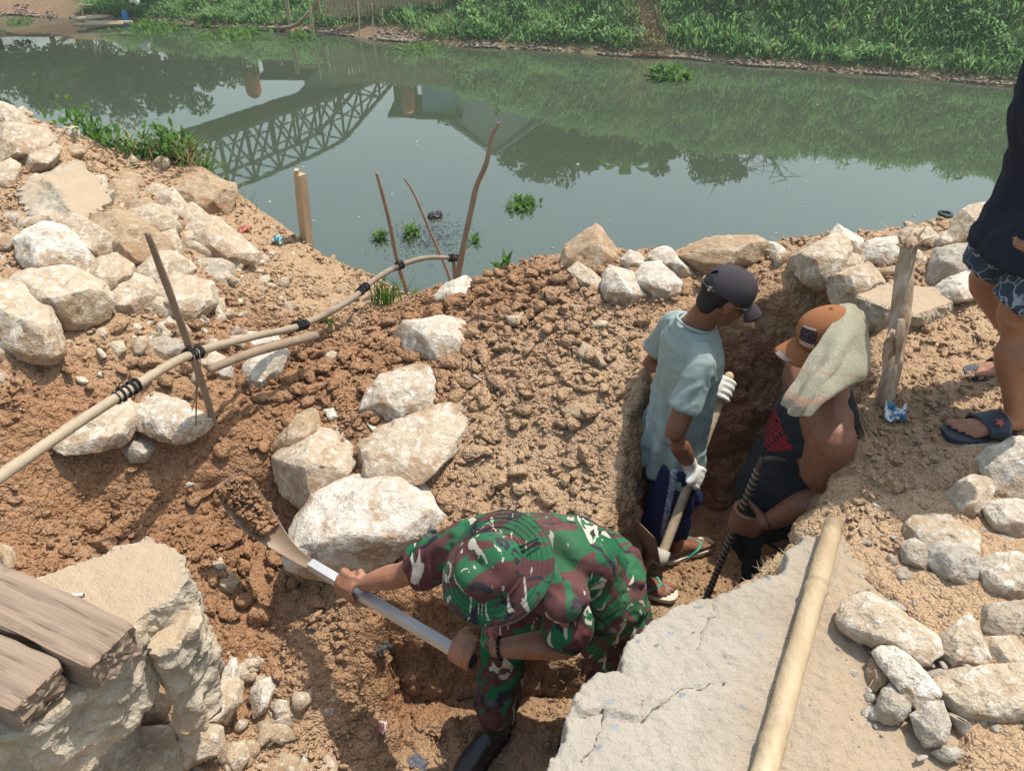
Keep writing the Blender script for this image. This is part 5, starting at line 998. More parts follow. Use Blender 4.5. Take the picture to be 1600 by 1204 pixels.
# ================================================================ litter
def scrap(name, px, py, z, w, colr, label, cat, seed, col2=None, h=.03, rgh=.6):
    r = np.random.default_rng(900 + seed); c = PZ(px, py, z); n = 12; g_ = np.array([[(i / n - .5), (j / n - .5), 0] for j in range(n + 1) for i in range(n + 1)]); k = fbm(g_ * 3.2 + seed * 3.3, 3); V = g_ * (w, w * .75, 0); V[:, 2] = h * (k + .35); a_ = r.uniform(0, 6); V[:, 0] += .3 * w * fbm(g_ * 2 + 9 + seed, 2) ; R2 = np.array([[math.cos(a_), -math.sin(a_)], [math.sin(a_), math.cos(a_)]]); V[:, :2] = V[:, :2] @ R2.T; V += np.array(c) + (0, 0, .008)
    i = np.arange((n + 1) ** 2).reshape(n + 1, n + 1); F = np.stack([i[:-1, :-1], i[:-1, 1:], i[1:, 1:], i[1:, :-1]], -1).reshape(-1, 4); me = tri_mesh(name, V, F, True)
    mm = mat(name, (lambda q: q.col(q.mix(q.ramp(q.noise(30, 2), [(.48, 0.), (.52, 1.)]), colr, col2))) if col2 else (lambda q: q.col(colr)), rgh, .4)
    o = link(name, me, mm, label=label, cat=cat, origin=c); s = o.modifiers.new("thickness", 'SOLIDIFY'); s.thickness = .0012; return o
scrap("plastic_wrapper", 1396, 648, .02, .085, (0.62, 0.66, 0.66), "crumpled blue and white plastic wrapper on the trench's right edge", "wrapper", 1, (0.05, 0.20, 0.32))
scrap("plastic_scrap", 436, 378, -.42, .075, (0.02, 0.20, 0.22), "teal plastic scrap on the left bank near the wooden stake", "scrap", 2, (0.25, 0.42, 0.42)); scrap("plastic_scrap", 380, 364, -.36, .08, (0.42, 0.13, 0.10), "faded red scrap on the earth right of the left heap", "scrap", 3)
scrap("candy_wrapper", 598, 1140, -1.06, .045, (0.62, 0.20, 0.17), "small red and white wrapper in the trench left of the boot", "wrapper", 4, (0.66, 0.62, 0.55)); scrap("paper_scrap", 654, 1194, -1.12, .06, (0.66, 0.63, 0.58), "white torn paper at the bottom beside the boot", "paper", 5)
scrap("cloth_scrap", 680, 848, -.52, .09, (0.06, 0.065, 0.06), "dark rag half buried beside the biggest white boulder", "rag", 6, (0.16, 0.16, 0.14)); scrap("plastic_scrap", 600, 1018, -.85, .06, (0.05, 0.045, 0.04), "black plastic strip sticking out of the cut earth", "scrap", 7)
scrap("leaf_litter", 345, 545, -.26, .2, (0.20, 0.13, 0.09), "curled dry banana leaf piece beside the dark upright stick", "dry leaf", 8, (0.34, 0.26, 0.19), h=.06); scrap("plastic_scrap", 390, 495, -.3, .07, (0.10, 0.10, 0.11), "grey plastic scrap on the earth above the rail", "scrap", 9)
scrap("plastic_scrap", 700, 478, -.34, .03, (0.5, 0.42, 0.34), "tiny pale chip of litter on the mound under the crest stone", "scrap", 10)
# dry straw and roots: on the trench's right lip and lying about
r = np.random.default_rng(55); n = 1500; lip = [PZ(*p) for p in [(1345, 660, 0), (1300, 760, 0), (1240, 850, 0), (1215, 885, 0)]]; u = r.uniform(0, 2.999, n); i0 = u.astype(int); f_ = u - i0
P = np.array([list(lip[a].lerp(lip[a + 1], b)) for a, b in zip(i0, f_)]) + r.normal(0, 1, (n, 3)) * (.045, .04, 0); P[:, 2] = z_ground(P[:, :2], True) + r.uniform(.0, .02, n)
blade_obj("straw", P, r.uniform(.012, .055, n), r.uniform(.0012, .003, n), r.uniform(1.0, 7, n), r.uniform(.2, 1.5, n), M_STRAW, 56, kind='stuff', label="dry straw and roots along the trench's right lip")
n = 900; xy = np.c_[r.uniform(-2.6, 2.2, n), r.uniform(.8, 3.4, n)]; k = (sdf_poly(xy, TRENCH) > .02); xy = xy[k]; n = len(xy); P = np.c_[xy, z_ground(xy) + .016]
blade_obj("straw_litter", P, r.uniform(.02, .10, n), r.uniform(.0015, .0035, n), r.uniform(2, 9, n), r.uniform(.1, .9, n), M_STRAW, 57, kind='stuff', label="scattered dry straw and twigs on the dug earth")
n = 420; wl = [PZ(575, 985, -.8), PZ(640, 905, -.66), PZ(720, 890, -.62), PZ(800, 880, -.6)]; u = r.uniform(0, 2.999, n); i0 = u.astype(int); f_ = u - i0
P = np.array([list(wl[a].lerp(wl[a + 1], b)) for a, b in zip(i0, f_)]); P[:, 1] -= r.uniform(.02, .07, n); P[:, 2] -= r.uniform(.05, .42, n)
blade_obj("hanging_roots", P, r.uniform(.02, .06, n), r.uniform(.0012, .0025, n), r.uniform(1, 5, n), r.uniform(.2, 1.2, n), mat("root", lambda k: k.col(k.mix(k.attr("tint"), (0.10, 0.065, 0.04), (0.26, 0.18, 0.11))), .9), 58, kind='stuff', label="fine roots in the cut face in front of the digging man")

r = np.random.default_rng(88); n = 420; xy = np.c_[r.uniform(.35, 1.35, n), r.uniform(.7, 1.62, n)]; k = (sdf_poly(xy, SLAB) < -.02) & (r.uniform(0, 1, n) < .15 + .85 * sstep(.0, .3, xy[:, 0] - .5 * xy[:, 1])); xy = xy[k]
scatter("slab_crumbs", np.c_[xy, np.full(len(xy), .003)], .0015 + .006 * r.uniform(0, 1, len(xy)) ** 3, 1, M_GREY, "crumbs of mortar and grit on the concrete slab", squash=.7)
# ================================================================ people
def skinmat(name, c1, c2):
    def f(k):
        n = k.noise(9, 4, .6); n2 = k.noise(120, 3); c = k.mix(n, c1, c2); c = k.mix(k.ramp(k.noise(5, 5, .7), [(.5, 0.), (.75, .45)]), c, tuple(min(1, q * 1.5 + .03) for q in c2)); c = k.mix(k.ramp(k.noise(26, 3), [(.3, .35), (.5, 0.)]), c, tuple(q * .6 for q in c1)); k.col(c); k.bump(n2, .25, .003); k.b.inputs["Subsurface Weight"].default_value = 0.06; k.b.inputs["Subsurface Radius"].default_value = (.012, .005, .003); k.b.inputs["Subsurface Scale"].default_value = .5
    return mat(name, f, .5, .35)
M_SKIN = skinmat("tan_skin", (0.24, 0.105, 0.058), (0.31, 0.145, 0.085)); M_SKIN2 = skinmat("brown_skin", (0.17, 0.068, 0.036), (0.22, 0.094, 0.052)); M_SKIN3 = skinmat("light_tan_skin", (0.27, 0.12, 0.066), (0.34, 0.16, 0.092))
def clothmat(name, c1, c2, sc=5, bump=.25, rough=.9):
    def f(k): k.col(k.mix(k.noise(sc, 4), c1, c2)); p = k.bump(k.noise(16, 3, .6), bump, .012); k.bump(k.noise(420, 2), .2, .001, p)
    return mat(name, f, rough, .15)
def _camo(k, S_=1.0):
    v = k.mapping((1, 1, 1), (3.1, 1.7, .4)); w = k.noise(4.6 * S_, 3, .5, 1.2, vec=v); w2 = k.noise(5.8 * S_, 2, .45, 1.6, vec=k.mapping((1, 1.25, .8), (7.3, 2.2, 5.1))); w3 = k.noise(6.8 * S_, 2, .5, 2.2, vec=k.mapping((1.7, .7, .7), (1.3, 8.1, 2.7), (0.4, .5, .9))); w4 = k.noise(6.4 * S_, 2, .5, 1.8, vec=k.mapping((.8, 1.5, .8), (5.5, .3, 9.7)))
    S = lambda x, t: k.ramp(x, [(t, 0.0), (t + .012, 1.0)])
    c = k.mix(S(w2, .515), (0.098, 0.034, 0.036), (0.013, 0.118, 0.05)); c = k.mix(S(w, .60), c, (0.013, 0.102, 0.043)); c = k.mix(S(w4, .605), c, (0.022, 0.02, 0.032)); c = k.mix(S(w3, .632), c, (0.46, 0.42, 0.34)); k.col(k.mix(k.ramp(k.noise(3, 4), [(.45, 0.), (.8, .35)]), c, (0.20, 0.15, 0.11))); p = k.bump(k.noise(14, 3, .6), .3, .012); k.bump(k.noise(500, 2), .15, .001, p)
M_CAMO = mat("camouflage_cloth", _camo, .88, .15)
M_CAMO2 = mat("camouflage_hat_cloth", lambda k: _camo(k, 1.55), .88, .15)
M_HAIR = mat("black_hair", lambda k: (k.col((0.012, 0.010, 0.009)), k.bump(k.noise(160, 3), .6, .003)), .6, .3)
M_EYE = mat("eye_white", lambda k: k.col((0.6, 0.58, 0.55)), .2, .5); M_IRIS = mat("dark_iris", lambda k: k.col((0.02, 0.012, 0.008)), .2, .5)
def ortho(f, u):
    u = Vector(u).normalized(); f = Vector(f); f = (f - u * f.dot(u)).normalized(); return f, u.cross(f), u       # forward, left, up
def head(m, c, f, l, u):
    B = lambda o, a, b, d: m.ball(Vector(c) + f * o[0] + l * o[1] + u * o[2], f * a, l * b, u * d, 16)
    B((-.008, 0, .03), .098, .077, .092); B((.02, 0, -.03), .076, .066, .075); B((.045, 0, -.078), .04, .042, .034); B((.066, 0, -.092), .02, .022, .017)
    B((.075, .03, .018), .018, .03, .012); B((.075, -.03, .018), .018, .03, .012); B((.083, 0, -.02), .02, .011, .03); B((.098, 0, -.034), .016, .013, .012); B((.094, .012, -.038), .009, .009, .008); B((.094, -.012, -.038), .009, .009, .008)
    B((.082, 0, -.058), .012, .022, .006); B((.079, 0, -.067), .012, .020, .007); B((.055, .045, -.03), .025, .02, .026); B((.055, -.045, -.03), .025, .02, .026)
    for s in (-1, 1):
        B((-.008, .079 * s, -.01), .02, .010, .032); B((-.003, .084 * s, -.004), .015, .008, .02)
def eyes(c, f, l, u, par):
    for s in (-1, 1):
        m = MB(); p = Vector(c) + f * .080 + l * .031 * s + u * .0; m.ball(p, .0125, seg=12); e = link("eye", m.mesh("eye", True), M_EYE, parent=par); m = MB(); m.ball(p + f * .0085, f * .005, l * .0058, u * .0058, 10); link("iris", m.mesh("iris", True), M_IRIS, parent=e)
def grip(m, G, a, w, n, rr, sc=1.0, wrist=None):
    """a closed hand round a rod at G: a = rod axis (little finger -> thumb), w = from rod towards the wrist, n = side of the knuckles"""
    G, a = Vector(G), Vector(a).normalized(); w = Vector(w); w = (w - a * w.dot(a)).normalized(); n2 = a.cross(w); n = n2 if n2.dot(Vector(n)) > 0 else -n2
    R = rr + .0095 * sc; W = wrist if wrist is not None else G + w * .105 * sc + n * .01
    pt = lambda off, ang, r: G + a * off + (w * math.cos(ang) + n * math.sin(ang)) * r
    offs = [(-.033, .86, .0078), (-.011, .96, .0088), (.011, 1.0, .0092), (.032, .95, .009)]
    for off, ln, fr in offs:
        off *= sc; fr *= sc; kn = pt(off, .75, R + .026 * sc)
        P = [pt(off * .8, .25, .06 * sc), kn, pt(off, 1.45, R + .012 * sc), pt(off, 2.2, R + .003 * sc), pt(off, 3.0, R + .001), pt(off, 3.9, R), pt(off, 3.9 + .7 * ln, R)]
        m.limb(P, [fr * 1.15, fr * 1.18, fr * 1.02, fr * 1.03, fr * .95, fr * .93, fr * .8], 8, 3, a)
    m.loft([(W, a * .026 * sc, (n * .8 - w * .1).normalized() * .018 * sc), (G + w * .075 * sc + n * .016 * sc, a * .036 * sc, n * .0185 * sc), (G + w * .045 * sc + n * .026 * sc, a * .042 * sc, n * .0165 * sc), (G + w * .026 * sc + n * (R + .012), a * .041 * sc, n * .012 * sc)], 12, 3)
    P = [G + w * .075 * sc + a * .026 * sc - n * .004, G + w * .045 * sc + a * .043 * sc - n * .012, pt(.046 * sc, -1.3, R + .006), pt(.040 * sc, -2.2, R + .002), pt(.034 * sc, -2.9, R + .002)]
    m.limb(P, [.0145 * sc, .013 * sc, .0108 * sc, .0105 * sc, .0085 * sc], 9, 3, w)
    return W
def foot(m, heel, d, ankle, inner, L=.245, n=(0, 0, 1)):
    d = Vector(d).normalized(); n = Vector(n); s = n.cross(d).normalized(); s = s if s.dot(Vector(inner)) > 0 else -s; h = Vector(heel)
    m.loft([(h + d * .0 + n * .03, s * .027, n * .028), (h + d * L * .2 + n * .034, s * .031, n * .034), (h + d * L * .42 + n * .032, s * .034, n * .031), (h + d * L * .62 + n * .022, s * .042, n * .021), (h + d * L * .76 + n * .015, s * .043, n * .014)], 12, 3)
    m.limb([ankle + n * .05, ankle, h + d * L * .17 + n * .04], [.034, .033, .033], 10, 2)
    for k, (o, ln, r) in enumerate([(.033, 1.0, .0108), (.0115, .98, .0076), (-.0065, .93, .0070), (-.0235, .87, .0068), (-.039, .80, .0064)]):
        e = h + s * o + d * L * ln + n * (r - .002); m.limb([h + s * o * .85 + d * L * (ln - .27) + n * .014, h + s * o + d * L * (ln - .08) + n * (r + .003), e], [r * 1.1, r * 1.05, r * .85], 8, 2)
    return s
def body_obj(m, mt, par, vox=.0055, it=3, name="body"): me = remesh(m.mesh(name), vox, it, .5); me.shade_smooth(); return link(name, me, mt, parent=par)
def cloth_obj(m, mt, par, name, vox=.008, amp=.006, it=3, freq=(9, 9, 9), seed=0, fold=None):
    me = remesh(m.mesh(name), vox, it, .5); c, n = co_no(me); q = c * freq + seed; q = q + .6 * np.c_[fbm(c * 4 + 3, 2), fbm(c * 4 + 9, 2), fbm(c * 4 + 15, 2)]; d = amp * fbm(q, 3) + amp * .9 * np.clip(ridged(q * 1.3 + 4, 2) - .2, 0, 2)
    if fold is not None: d = d + fold(c)
    set_co(me, c + n * d[:, None]); me.shade_smooth(); return link(name, me, mt, parent=par)
def sole(par, heel, d, s, L, W, th, material, name="sandal", toe_r=1.0, n=(0, 0, 1)):
    d = Vector(d).normalized(); n = Vector(n); h = Vector(heel) - d * .015; P = []
    prof = [(0, .55), (.05, .8), (.2, .9), (.42, .80), (.62, .98), (.78, 1.02), (.9, .9), (.97, .62), (1, .25)]
    for t, w in prof: P.append(h + d * L * t + s * W * w)
    for t, w in reversed(prof): P.append(h + d * L * t - s * W * w)
    m = MB(); m.prism([p - n * th for p in P], n * th); return link(name, m.mesh(name), material, parent=par), P
def strapobj(par, paths, w, material, name, flat=.4):
    m = MB()
    for P in paths: m.limb(P, [w] * len(P), 8, 4, (0, 0, 1), flat)
    return link(name, m.mesh(name, True), material, parent=par)
def dome(c, f, l, u, rf, rl, ru, z0=-.15, pleat=0.004, back_gap=False):
    c = Vector(c); V = []; F = []; na, nr = 48, 14
    for i in range(nr + 1):
        t = i / nr; el = math.asin(z0) + (math.pi / 2 - math.asin(z0)) * t
        for k in range(na):
            a = 2 * math.pi * k / na; g = 1 - pleat * 6 * max(0, math.cos(a * 6)) ** 18 * math.cos(el); front = .012 * max(0, math.cos(a)) * max(0, math.sin(el * 2))
            V.append(c + (f * math.cos(a) * rf + l * math.sin(a) * rl) * math.cos(el) * g + f * front + u * ru * math.sin(el))
    for i in range(nr):
        for k in range(na):
            a = 2 * math.pi * (k + .5) / na
            if back_gap and i < 6 and math.cos(a) < -math.cos(.40 - .045 * i): continue
            F.append((i * na + k, i * na + (k + 1) % na, (i + 1) * na + (k + 1) % na, (i + 1) * na + k))
    return new_mesh("crown", V, F, True)
def solid(o, th): s = o.modifiers.new("thickness", 'SOLIDIFY'); s.thickness = th; s.offset = 0; return o
def visor(c, f, l, u, rf, rl, z, ln, droop, material, par, name="visor"):
    c = Vector(c); V = []; F = []; n, m_ = 22, 8
    for j in range(m_ + 1):
        t = j / m_
        for i in range(n + 1):
            a = (i / n - .5) * 2 * 1.15; reach = ln * math.cos(a * 1.05) ** .6; V.append(c + f * (math.cos(a) * rf + reach * t) + l * math.sin(a) * (rl + .004 * t) + u * (z - droop * t * (.6 + .5 * t) - .022 * (math.sin(a)) ** 2 * (1 + .8 * t)))
    for j in range(m_):
        for i in range(n): F.append((j * (n + 1) + i, j * (n + 1) + i + 1, (j + 1) * (n + 1) + i + 1, (j + 1) * (n + 1) + i))
    return solid(link(name, new_mesh(name, V, F, True), material, parent=par), .004)
# ---------------------------------------------------------------- 1. soldier bending with the shovel
def soldier():
    base = Vector((.1, 1.65, FLOOR)); t = thing("person", base, "man in green and maroon camouflage with a brimmed hat bending over a shovel", "person", "men at the trench")
    pel = Vector((.275, 1.70, -.36)); mid = Vector((.165, 1.635, -.165)); chest = Vector((.05, 1.60, -.135)); neck = Vector((.03, 1.59, -.125)); hc = Vector((-.035, 1.475, -.055))
    Rs, Ls = Vector((-.165, 1.70, -.22)), Vector((.145, 1.42, -.125)); ax = (Rs - Ls).normalized(); hx = Vector((-.12, .98, -.05)).normalized()
    Re, Rw = Vector((-.36, 1.735, -.375)), Vector((-.50, 1.762, -.452)); Le, Lw = Vector((.172, 1.475, -.385)), Vector((-.045, 1.49, -.435))
    # shovel line
    g1, g2 = Vector((-.555, 1.775, -.497)), Vector((-.150, 1.50, -.487)); sd = (g1 - g2).normalized()
    f, l, u = ortho((-.78, -.05, -.62), (-.42, -.52, .74)); f, l, u = f * .87, l * .87, u * .87
    m = MB(); head(m, hc, f, l, u); m.limb([hc - u * .05, neck, chest], [.055, .06, .08], 12)
    m.limb([Rs, Rs.lerp(Re, .5), Re, Re.lerp(Rw, .35), Rw], [.045, .046, .041, .043, .027], 12, 3); m.limb([Ls, Ls.lerp(Le, .5), Le, Le.lerp(Lw, .35), Lw], [.045, .046, .043, .045, .028], 12, 3)
    m.loft([(neck, ax * .055, u * .055), (chest, ax * .10, Vector((0, .07, .06))), (mid, hx * .09, Vector((.03, 0, .06)))], 14, 3); m.limb([Rs, chest, Ls], [.042, .055, .042], 10)
    grip(m, g1, -sd, (Rw - g1), (-.2, -.3, .9), .017, 1.0, Rw); grip(m, g2, sd, (Lw - g2), (.0, -.5, .8), .017, 1.0, Lw)
    body_obj(m, M_SKIN, t, .0052)
    # shirt
    m = MB(); dv = lambda a, b: a.cross(b).normalized()
    m.loft([(neck + Vector((-.01, -.01, .0)), ax * .075, Vector((-.04, -.03, .045))), (neck.lerp(chest, .35), ax * .165, Vector((.01, -.03, .085))), (chest, ax * .205, Vector((.03, .0, .125))), (mid, (ax + hx * .6).normalized() * .175, Vector((.07, .0, .11))), (mid.lerp(pel, .6), hx * .165, Vector((.105, .01, .08))), (pel + Vector((.025, .0, -.05)), hx * .17, Vector((.115, .02, .045)))], 22, 5, dome=False)
    for S, E in ((Rs, Re), (Ls, Le)): m.limb([S.lerp(chest, .6), S.lerp(chest, .25), S, S.lerp(E, .35), S.lerp(E, .72)], [.105, .092, .074, .066, .072], 14, 3, dome=False)
    cloth_obj(m, M_CAMO, t, "shirt", .0075, .010, 7, (5, 8, 8))
    # trousers and boots
    k1, a1 = Vector((-.02, 1.75, -.735)), Vector((-.06, 1.63, -1.03)); k2, a2 = Vector((.365, 1.73, -.78)), Vector((.37, 1.70, -1.06)); h1, h2 = pel + Vector((-.01, -.085, -.02)), pel + Vector((.0, .085, -.02)); m = MB()
    m.loft([(pel + Vector((-.055, -.01, .075)), hx * .16, Vector((.075, 0, .06))), (pel, hx * .185, Vector((.13, .02, .09))), (pel + Vector((.06, 0, -.08)), hx * .17, Vector((.1, 0, .03)))], 18, 4)
    m.limb([h2, h2.lerp(k1, .5), k1, k1.lerp(a1, .45), a1 + Vector((0, 0, .06))], [.108, .098, .084, .078, .072], 16, 4); m.limb([h1, h1.lerp(k2, .5), k2, k2.lerp(a2, .5), a2 + Vector((0, 0, .06))], [.112, .102, .086, .08, .072], 16, 4)
    for kk in (k1.lerp(h2, .25), k2.lerp(h1, .25)): m.ball(kk + Vector((.0, -.06, 0)), (.05, 0, 0), (0, .035, 0), (0, 0, .08))
    cloth_obj(m, M_CAMO, t, "trousers", .0075, .010, 3, (8, 8, 13))
    m = MB(); p = pel + Vector((.085, -.03, .075)); m.limb([p + Vector((-.02, .05, .03)), p + Vector((.02, 0, .02)), p + Vector((.055, -.03, -.02)), p + Vector((.06, -.05, -.08))], [.007, .008, .008, .007], 6, 3, (0, 0, 1), .4); link("blue_strap", m.mesh("blue_strap", True), mat("blue_webbing", lambda k: k.col((0.12, 0.15, 0.32)), .8), parent=t)
    for H, K, sx in ((h1, k2, 1), (h2, k1, -1)):
        c = H.lerp(K, .62) + Vector((.03, -.088, 0)); m = MB(); m.box(c, Vector((.052, .018, -.006)), Vector((0, .016, 0)), Vector((.006, 0, .07))); m.box(c + Vector((.006, -.014, .072)), Vector((.056, .02, -.006)), Vector((0, .009, 0)), Vector((.003, 0, .02))); cloth_obj(m, M_CAMO, t, "cargo_pocket", .006, .003, 3)
    bl = mat("black_leather", lambda k: (k.col(k.mix(k.noise(7, 4), (0.010, 0.010, 0.011), (0.03, 0.026, 0.022))), k.bump(k.noise(25, 3), .4, .006)), .32, .5)
    for a, d in ((a1, Vector((-.62, -.78, 0)).normalized()), (a2, Vector((-.8, -.6, 0)).normalized())):
        m = MB(); s = Vector((0, 0, 1)).cross(d); z = Vector((0, 0, 1)); fl = FLOOR + .02; h = Vector((a.x, a.y, fl)) - d * .06
        m.limb([a + z * .11, a + z * .02, Vector((a.x, a.y, fl + .06))], [.056, .052, .05], 14, 3); m.loft([(h + z * .045, s * .036, z * .042), (h + d * .09 + z * .055, s * .042, z * .055), (h + d * .17 + z * .045, s * .047, z * .045), (h + d * .235 + z * .036, s * .046, z * .036), (h + d * .275 + z * .033, s * .034, z * .028)], 14, 4)
        bo = cloth_obj(m, bl, t, "boot", .006, .003, 3); m = MB(); P = []
        for tt, w in [(-.03, .5), (0, .8), (.06, .86), (.12, .82), (.19, 1.0), (.25, .92), (.29, .62), (.305, .25)]: P.append((tt, w))
        m.prism([h + d * tt + s * .049 * w - z * .006 for tt, w in P] + [h + d * tt - s * .049 * w - z * .006 for tt, w in reversed(P)], z * .022); link("boot_sole", m.mesh("boot_sole"), M_TIE, parent=bo)
        m = MB()
        for q in range(5):
            c = h + d * (.115 - .016 * q) + z * (.098 + .024 * q); m.limb([c - s * .022, c + d * .012, c + s * .022], .0032, 5, 2)
        link("laces", m.mesh("laces", True), M_TIE, parent=bo)
    # boonie hat
    ht = hc + u * .055; V = []; F = []; na = 64; prof = [(.0, .092), (.045, .09), (.075, .084), (.092, .070), (.102, .035), (.103, .012), (.098, .02), (.088, .062), (.084, .085), (.06, .096), (.03, .1), (.004, .102), (-.004, .112), (-.016, .138), (-.030, .163), (-.040, .182)]
    prof = [(0.098, .001), (.099, .03), (.096, .058), (.086, .078), (.070, .090), (.045, .096), (.020, .100), (.004, .102), (.0, .108), (-.006, .122), (-.013, .137), (-.020, .151), (-.028, .164), (-.036, .176)]
    for i, (z, rd) in enumerate(prof):
        for k in range(na):
            a = 2 * math.pi * k / na; br = max(0, i - 7) / 6; wv = br * (.014 * math.sin(2 * a + .6) + .008 * math.sin(3 * a + 2) + .004 * math.sin(7 * a)); st = .0016 * (i % 2) * (br > 0); cr = .012 * (1 - br) * math.exp(-((math.cos(a - .5) * rd - .0) / .03) ** 2) * (z > .08)
            V.append(ht + (f * math.cos(a) * 1.12 + l * math.sin(a)) * rd * (1 + .02 * math.sin(5 * a) * (z > .05)) + u * (z + wv + st - cr))
    for i in range(len(prof) - 1):
        for k in range(na): F.append((i * na + k, (i + 1) * na + k, (i + 1) * na + (k + 1) % na, i * na + (k + 1) % na))
    hat = solid(link("brimmed_hat", new_mesh("brimmed_hat", V, F, True), M_CAMO2, parent=t), .004)
    m = MB(); m.limb([ht + (f * math.cos(a) * 1.12 + l * math.sin(a)) * .1045 + u * .012 for a in np.linspace(0, 6.28, 26)], .0075, 6, 2, u, .5); link("hat_band", m.mesh("hat_band", True), M_CAMO2, parent=hat)
    m = MB()
    for i in (9, 10, 11, 12):
        ring = []
        for k in range(0, na + 1, 2): ring.append(Vector(V[i * na + k % na]) + u * .0035)
        m.limb(ring, .0008, 4, 1, u, dome=False)
    ring = [Vector(V[13 * na + k % na]) + u * .0 for k in range(0, na + 1, 2)]; m.limb(ring, .0032, 6, 1, u, dome=False); link("brim_stitching", m.mesh("brim_stitching", True), mat("dark_green_thread", lambda k: k.col((0.06, 0.06, 0.045)), .9), parent=hat)
    m = MB(); bk = ht - f * .108 + u * .012
    for o_ in (-.008, .008): m.limb([bk + l * o_ + u * .004, bk - f * .03 + l * (o_ + .004) + u * .005, bk - f * .066 + l * o_ - u * .018], .0028, 5, 3)
    link("chin_cord", m.mesh("chin_cord", True), M_TIE, parent=hat)
    m = MB(); fd = (Lw - Le).normalized(); p = Lw - fd * .008; x = fd.cross(Vector((0, 0, 1))).normalized(); z = x.cross(fd)
    for q in range(17): a = q * 2 * math.pi / 17; m.ball(p + (x * math.cos(a) + z * math.sin(a)) * .034, .0062, seg=8)
    link("bead_bracelet", m.mesh("bead_bracelet", True), M_TIE, parent=t)
    # hair below the hat brim
    m = MB(); m.ball(hc + u * .03 - f * .012, f * .099, l * .08, u * .085, 16); m.ball(hc - f * .055 - u * .02, f * .045, l * .06, u * .05, 12); link("hair", remesh(m.mesh("hair"), .007, 1), M_HAIR, parent=t)
    eyes(hc, f, l, u, t)
    # the shovel
    M_TUBE = mat("bare_aluminium", lambda k: (k.col(k.mix(k.noise(14, 5, .7), (0.42, 0.41, 0.39), (0.66, 0.65, 0.62))), k.b.inputs["Metallic"].__setattr__("default_value", .55)), .42, .5)
    st = thing("shovel", g2, "shovel with a square metal handle lifting brown soil on its curved blade", "shovel"); E = g2 - sd * .035; socket = Vector((-.72, 1.90, -.512)); S2 = Vector((-.80, 1.955, -.515))
    m = MB(); m.bar(E, socket, .032, .032); link("handle", m.mesh("handle"), M_TUBE, parent=st); m = MB(); m.bar(E - sd * .004, E + sd * .05, .034, .034); link("end_cap", m.mesh("end_cap"), M_TIE, parent=st)
    M_BL = mat("worn_blade", lambda k: (k.col(k.mix(k.noise(9, 5, .65), (0.14, 0.085, 0.05), (0.34, 0.24, 0.16))), k.bump(k.noise(40, 3), .3, .003)), .5, .4)
    cl = [socket, S2, Vector((-.875, 2.01, -.478)), Vector((-.945, 2.055, -.43)), Vector((-1.0, 2.09, -.365)), Vector((-1.035, 2.11, -.285))]; wd = [.020, .024, .046, .068, .070, .055]; V = []; F = []
    side0 = Vector((.62, .62, .45)).normalized()
    for i, (c, w) in enumerate(zip(cl, wd)):
        d = (cl[min(i + 1, 5)] - cl[max(i - 1, 0)]).normalized(); s = (side0 - d * side0.dot(d)).normalized(); nn = d.cross(s); nn = nn if nn.z > 0 else -nn
        for k in range(9): v_ = k / 8 * 2 - 1; V.append(c + s * w * v_ + nn * (.028 * abs(v_) ** 2 * (w / .1)))
    for i in range(5):
        for k in range(8): F.append((i * 9 + k, i * 9 + k + 1, i * 9 + k + 10, i * 9 + k + 9))
    bl_ = solid(link("blade", new_mesh("blade", V, F, True), M_BL, parent=st), .004); sb = bl_.modifiers.new("smooth", 'SUBSURF'); sb.levels = 2; sb.render_levels = 2
    V0, F0 = ico(2); P = []; S = []
    for i in range(300):
        i0 = random.uniform(2.2, 4.9); k = int(i0); c = cl[k].lerp(cl[k + 1], i0 - k); w = wd[k] * .85; q = random.uniform(-1, 1); d = (cl[k + 1] - cl[k]).normalized(); s = (side0 - d * side0.dot(d)).normalized(); nn = d.cross(s); nn = nn if nn.z > 0 else -nn
        P.append(list(c + s * w * q + nn * (random.uniform(.004, .055) * (1.05 - abs(q)) + .01))); S.append(.004 + .014 * random.random() ** 2)
    so_ = scatter("soil_load", np.array(P), np.array(S), 2, M_SOIL, "brown earth lying on the shovel blade", wet=np.full(300, .95), rough=.45)
soldier()
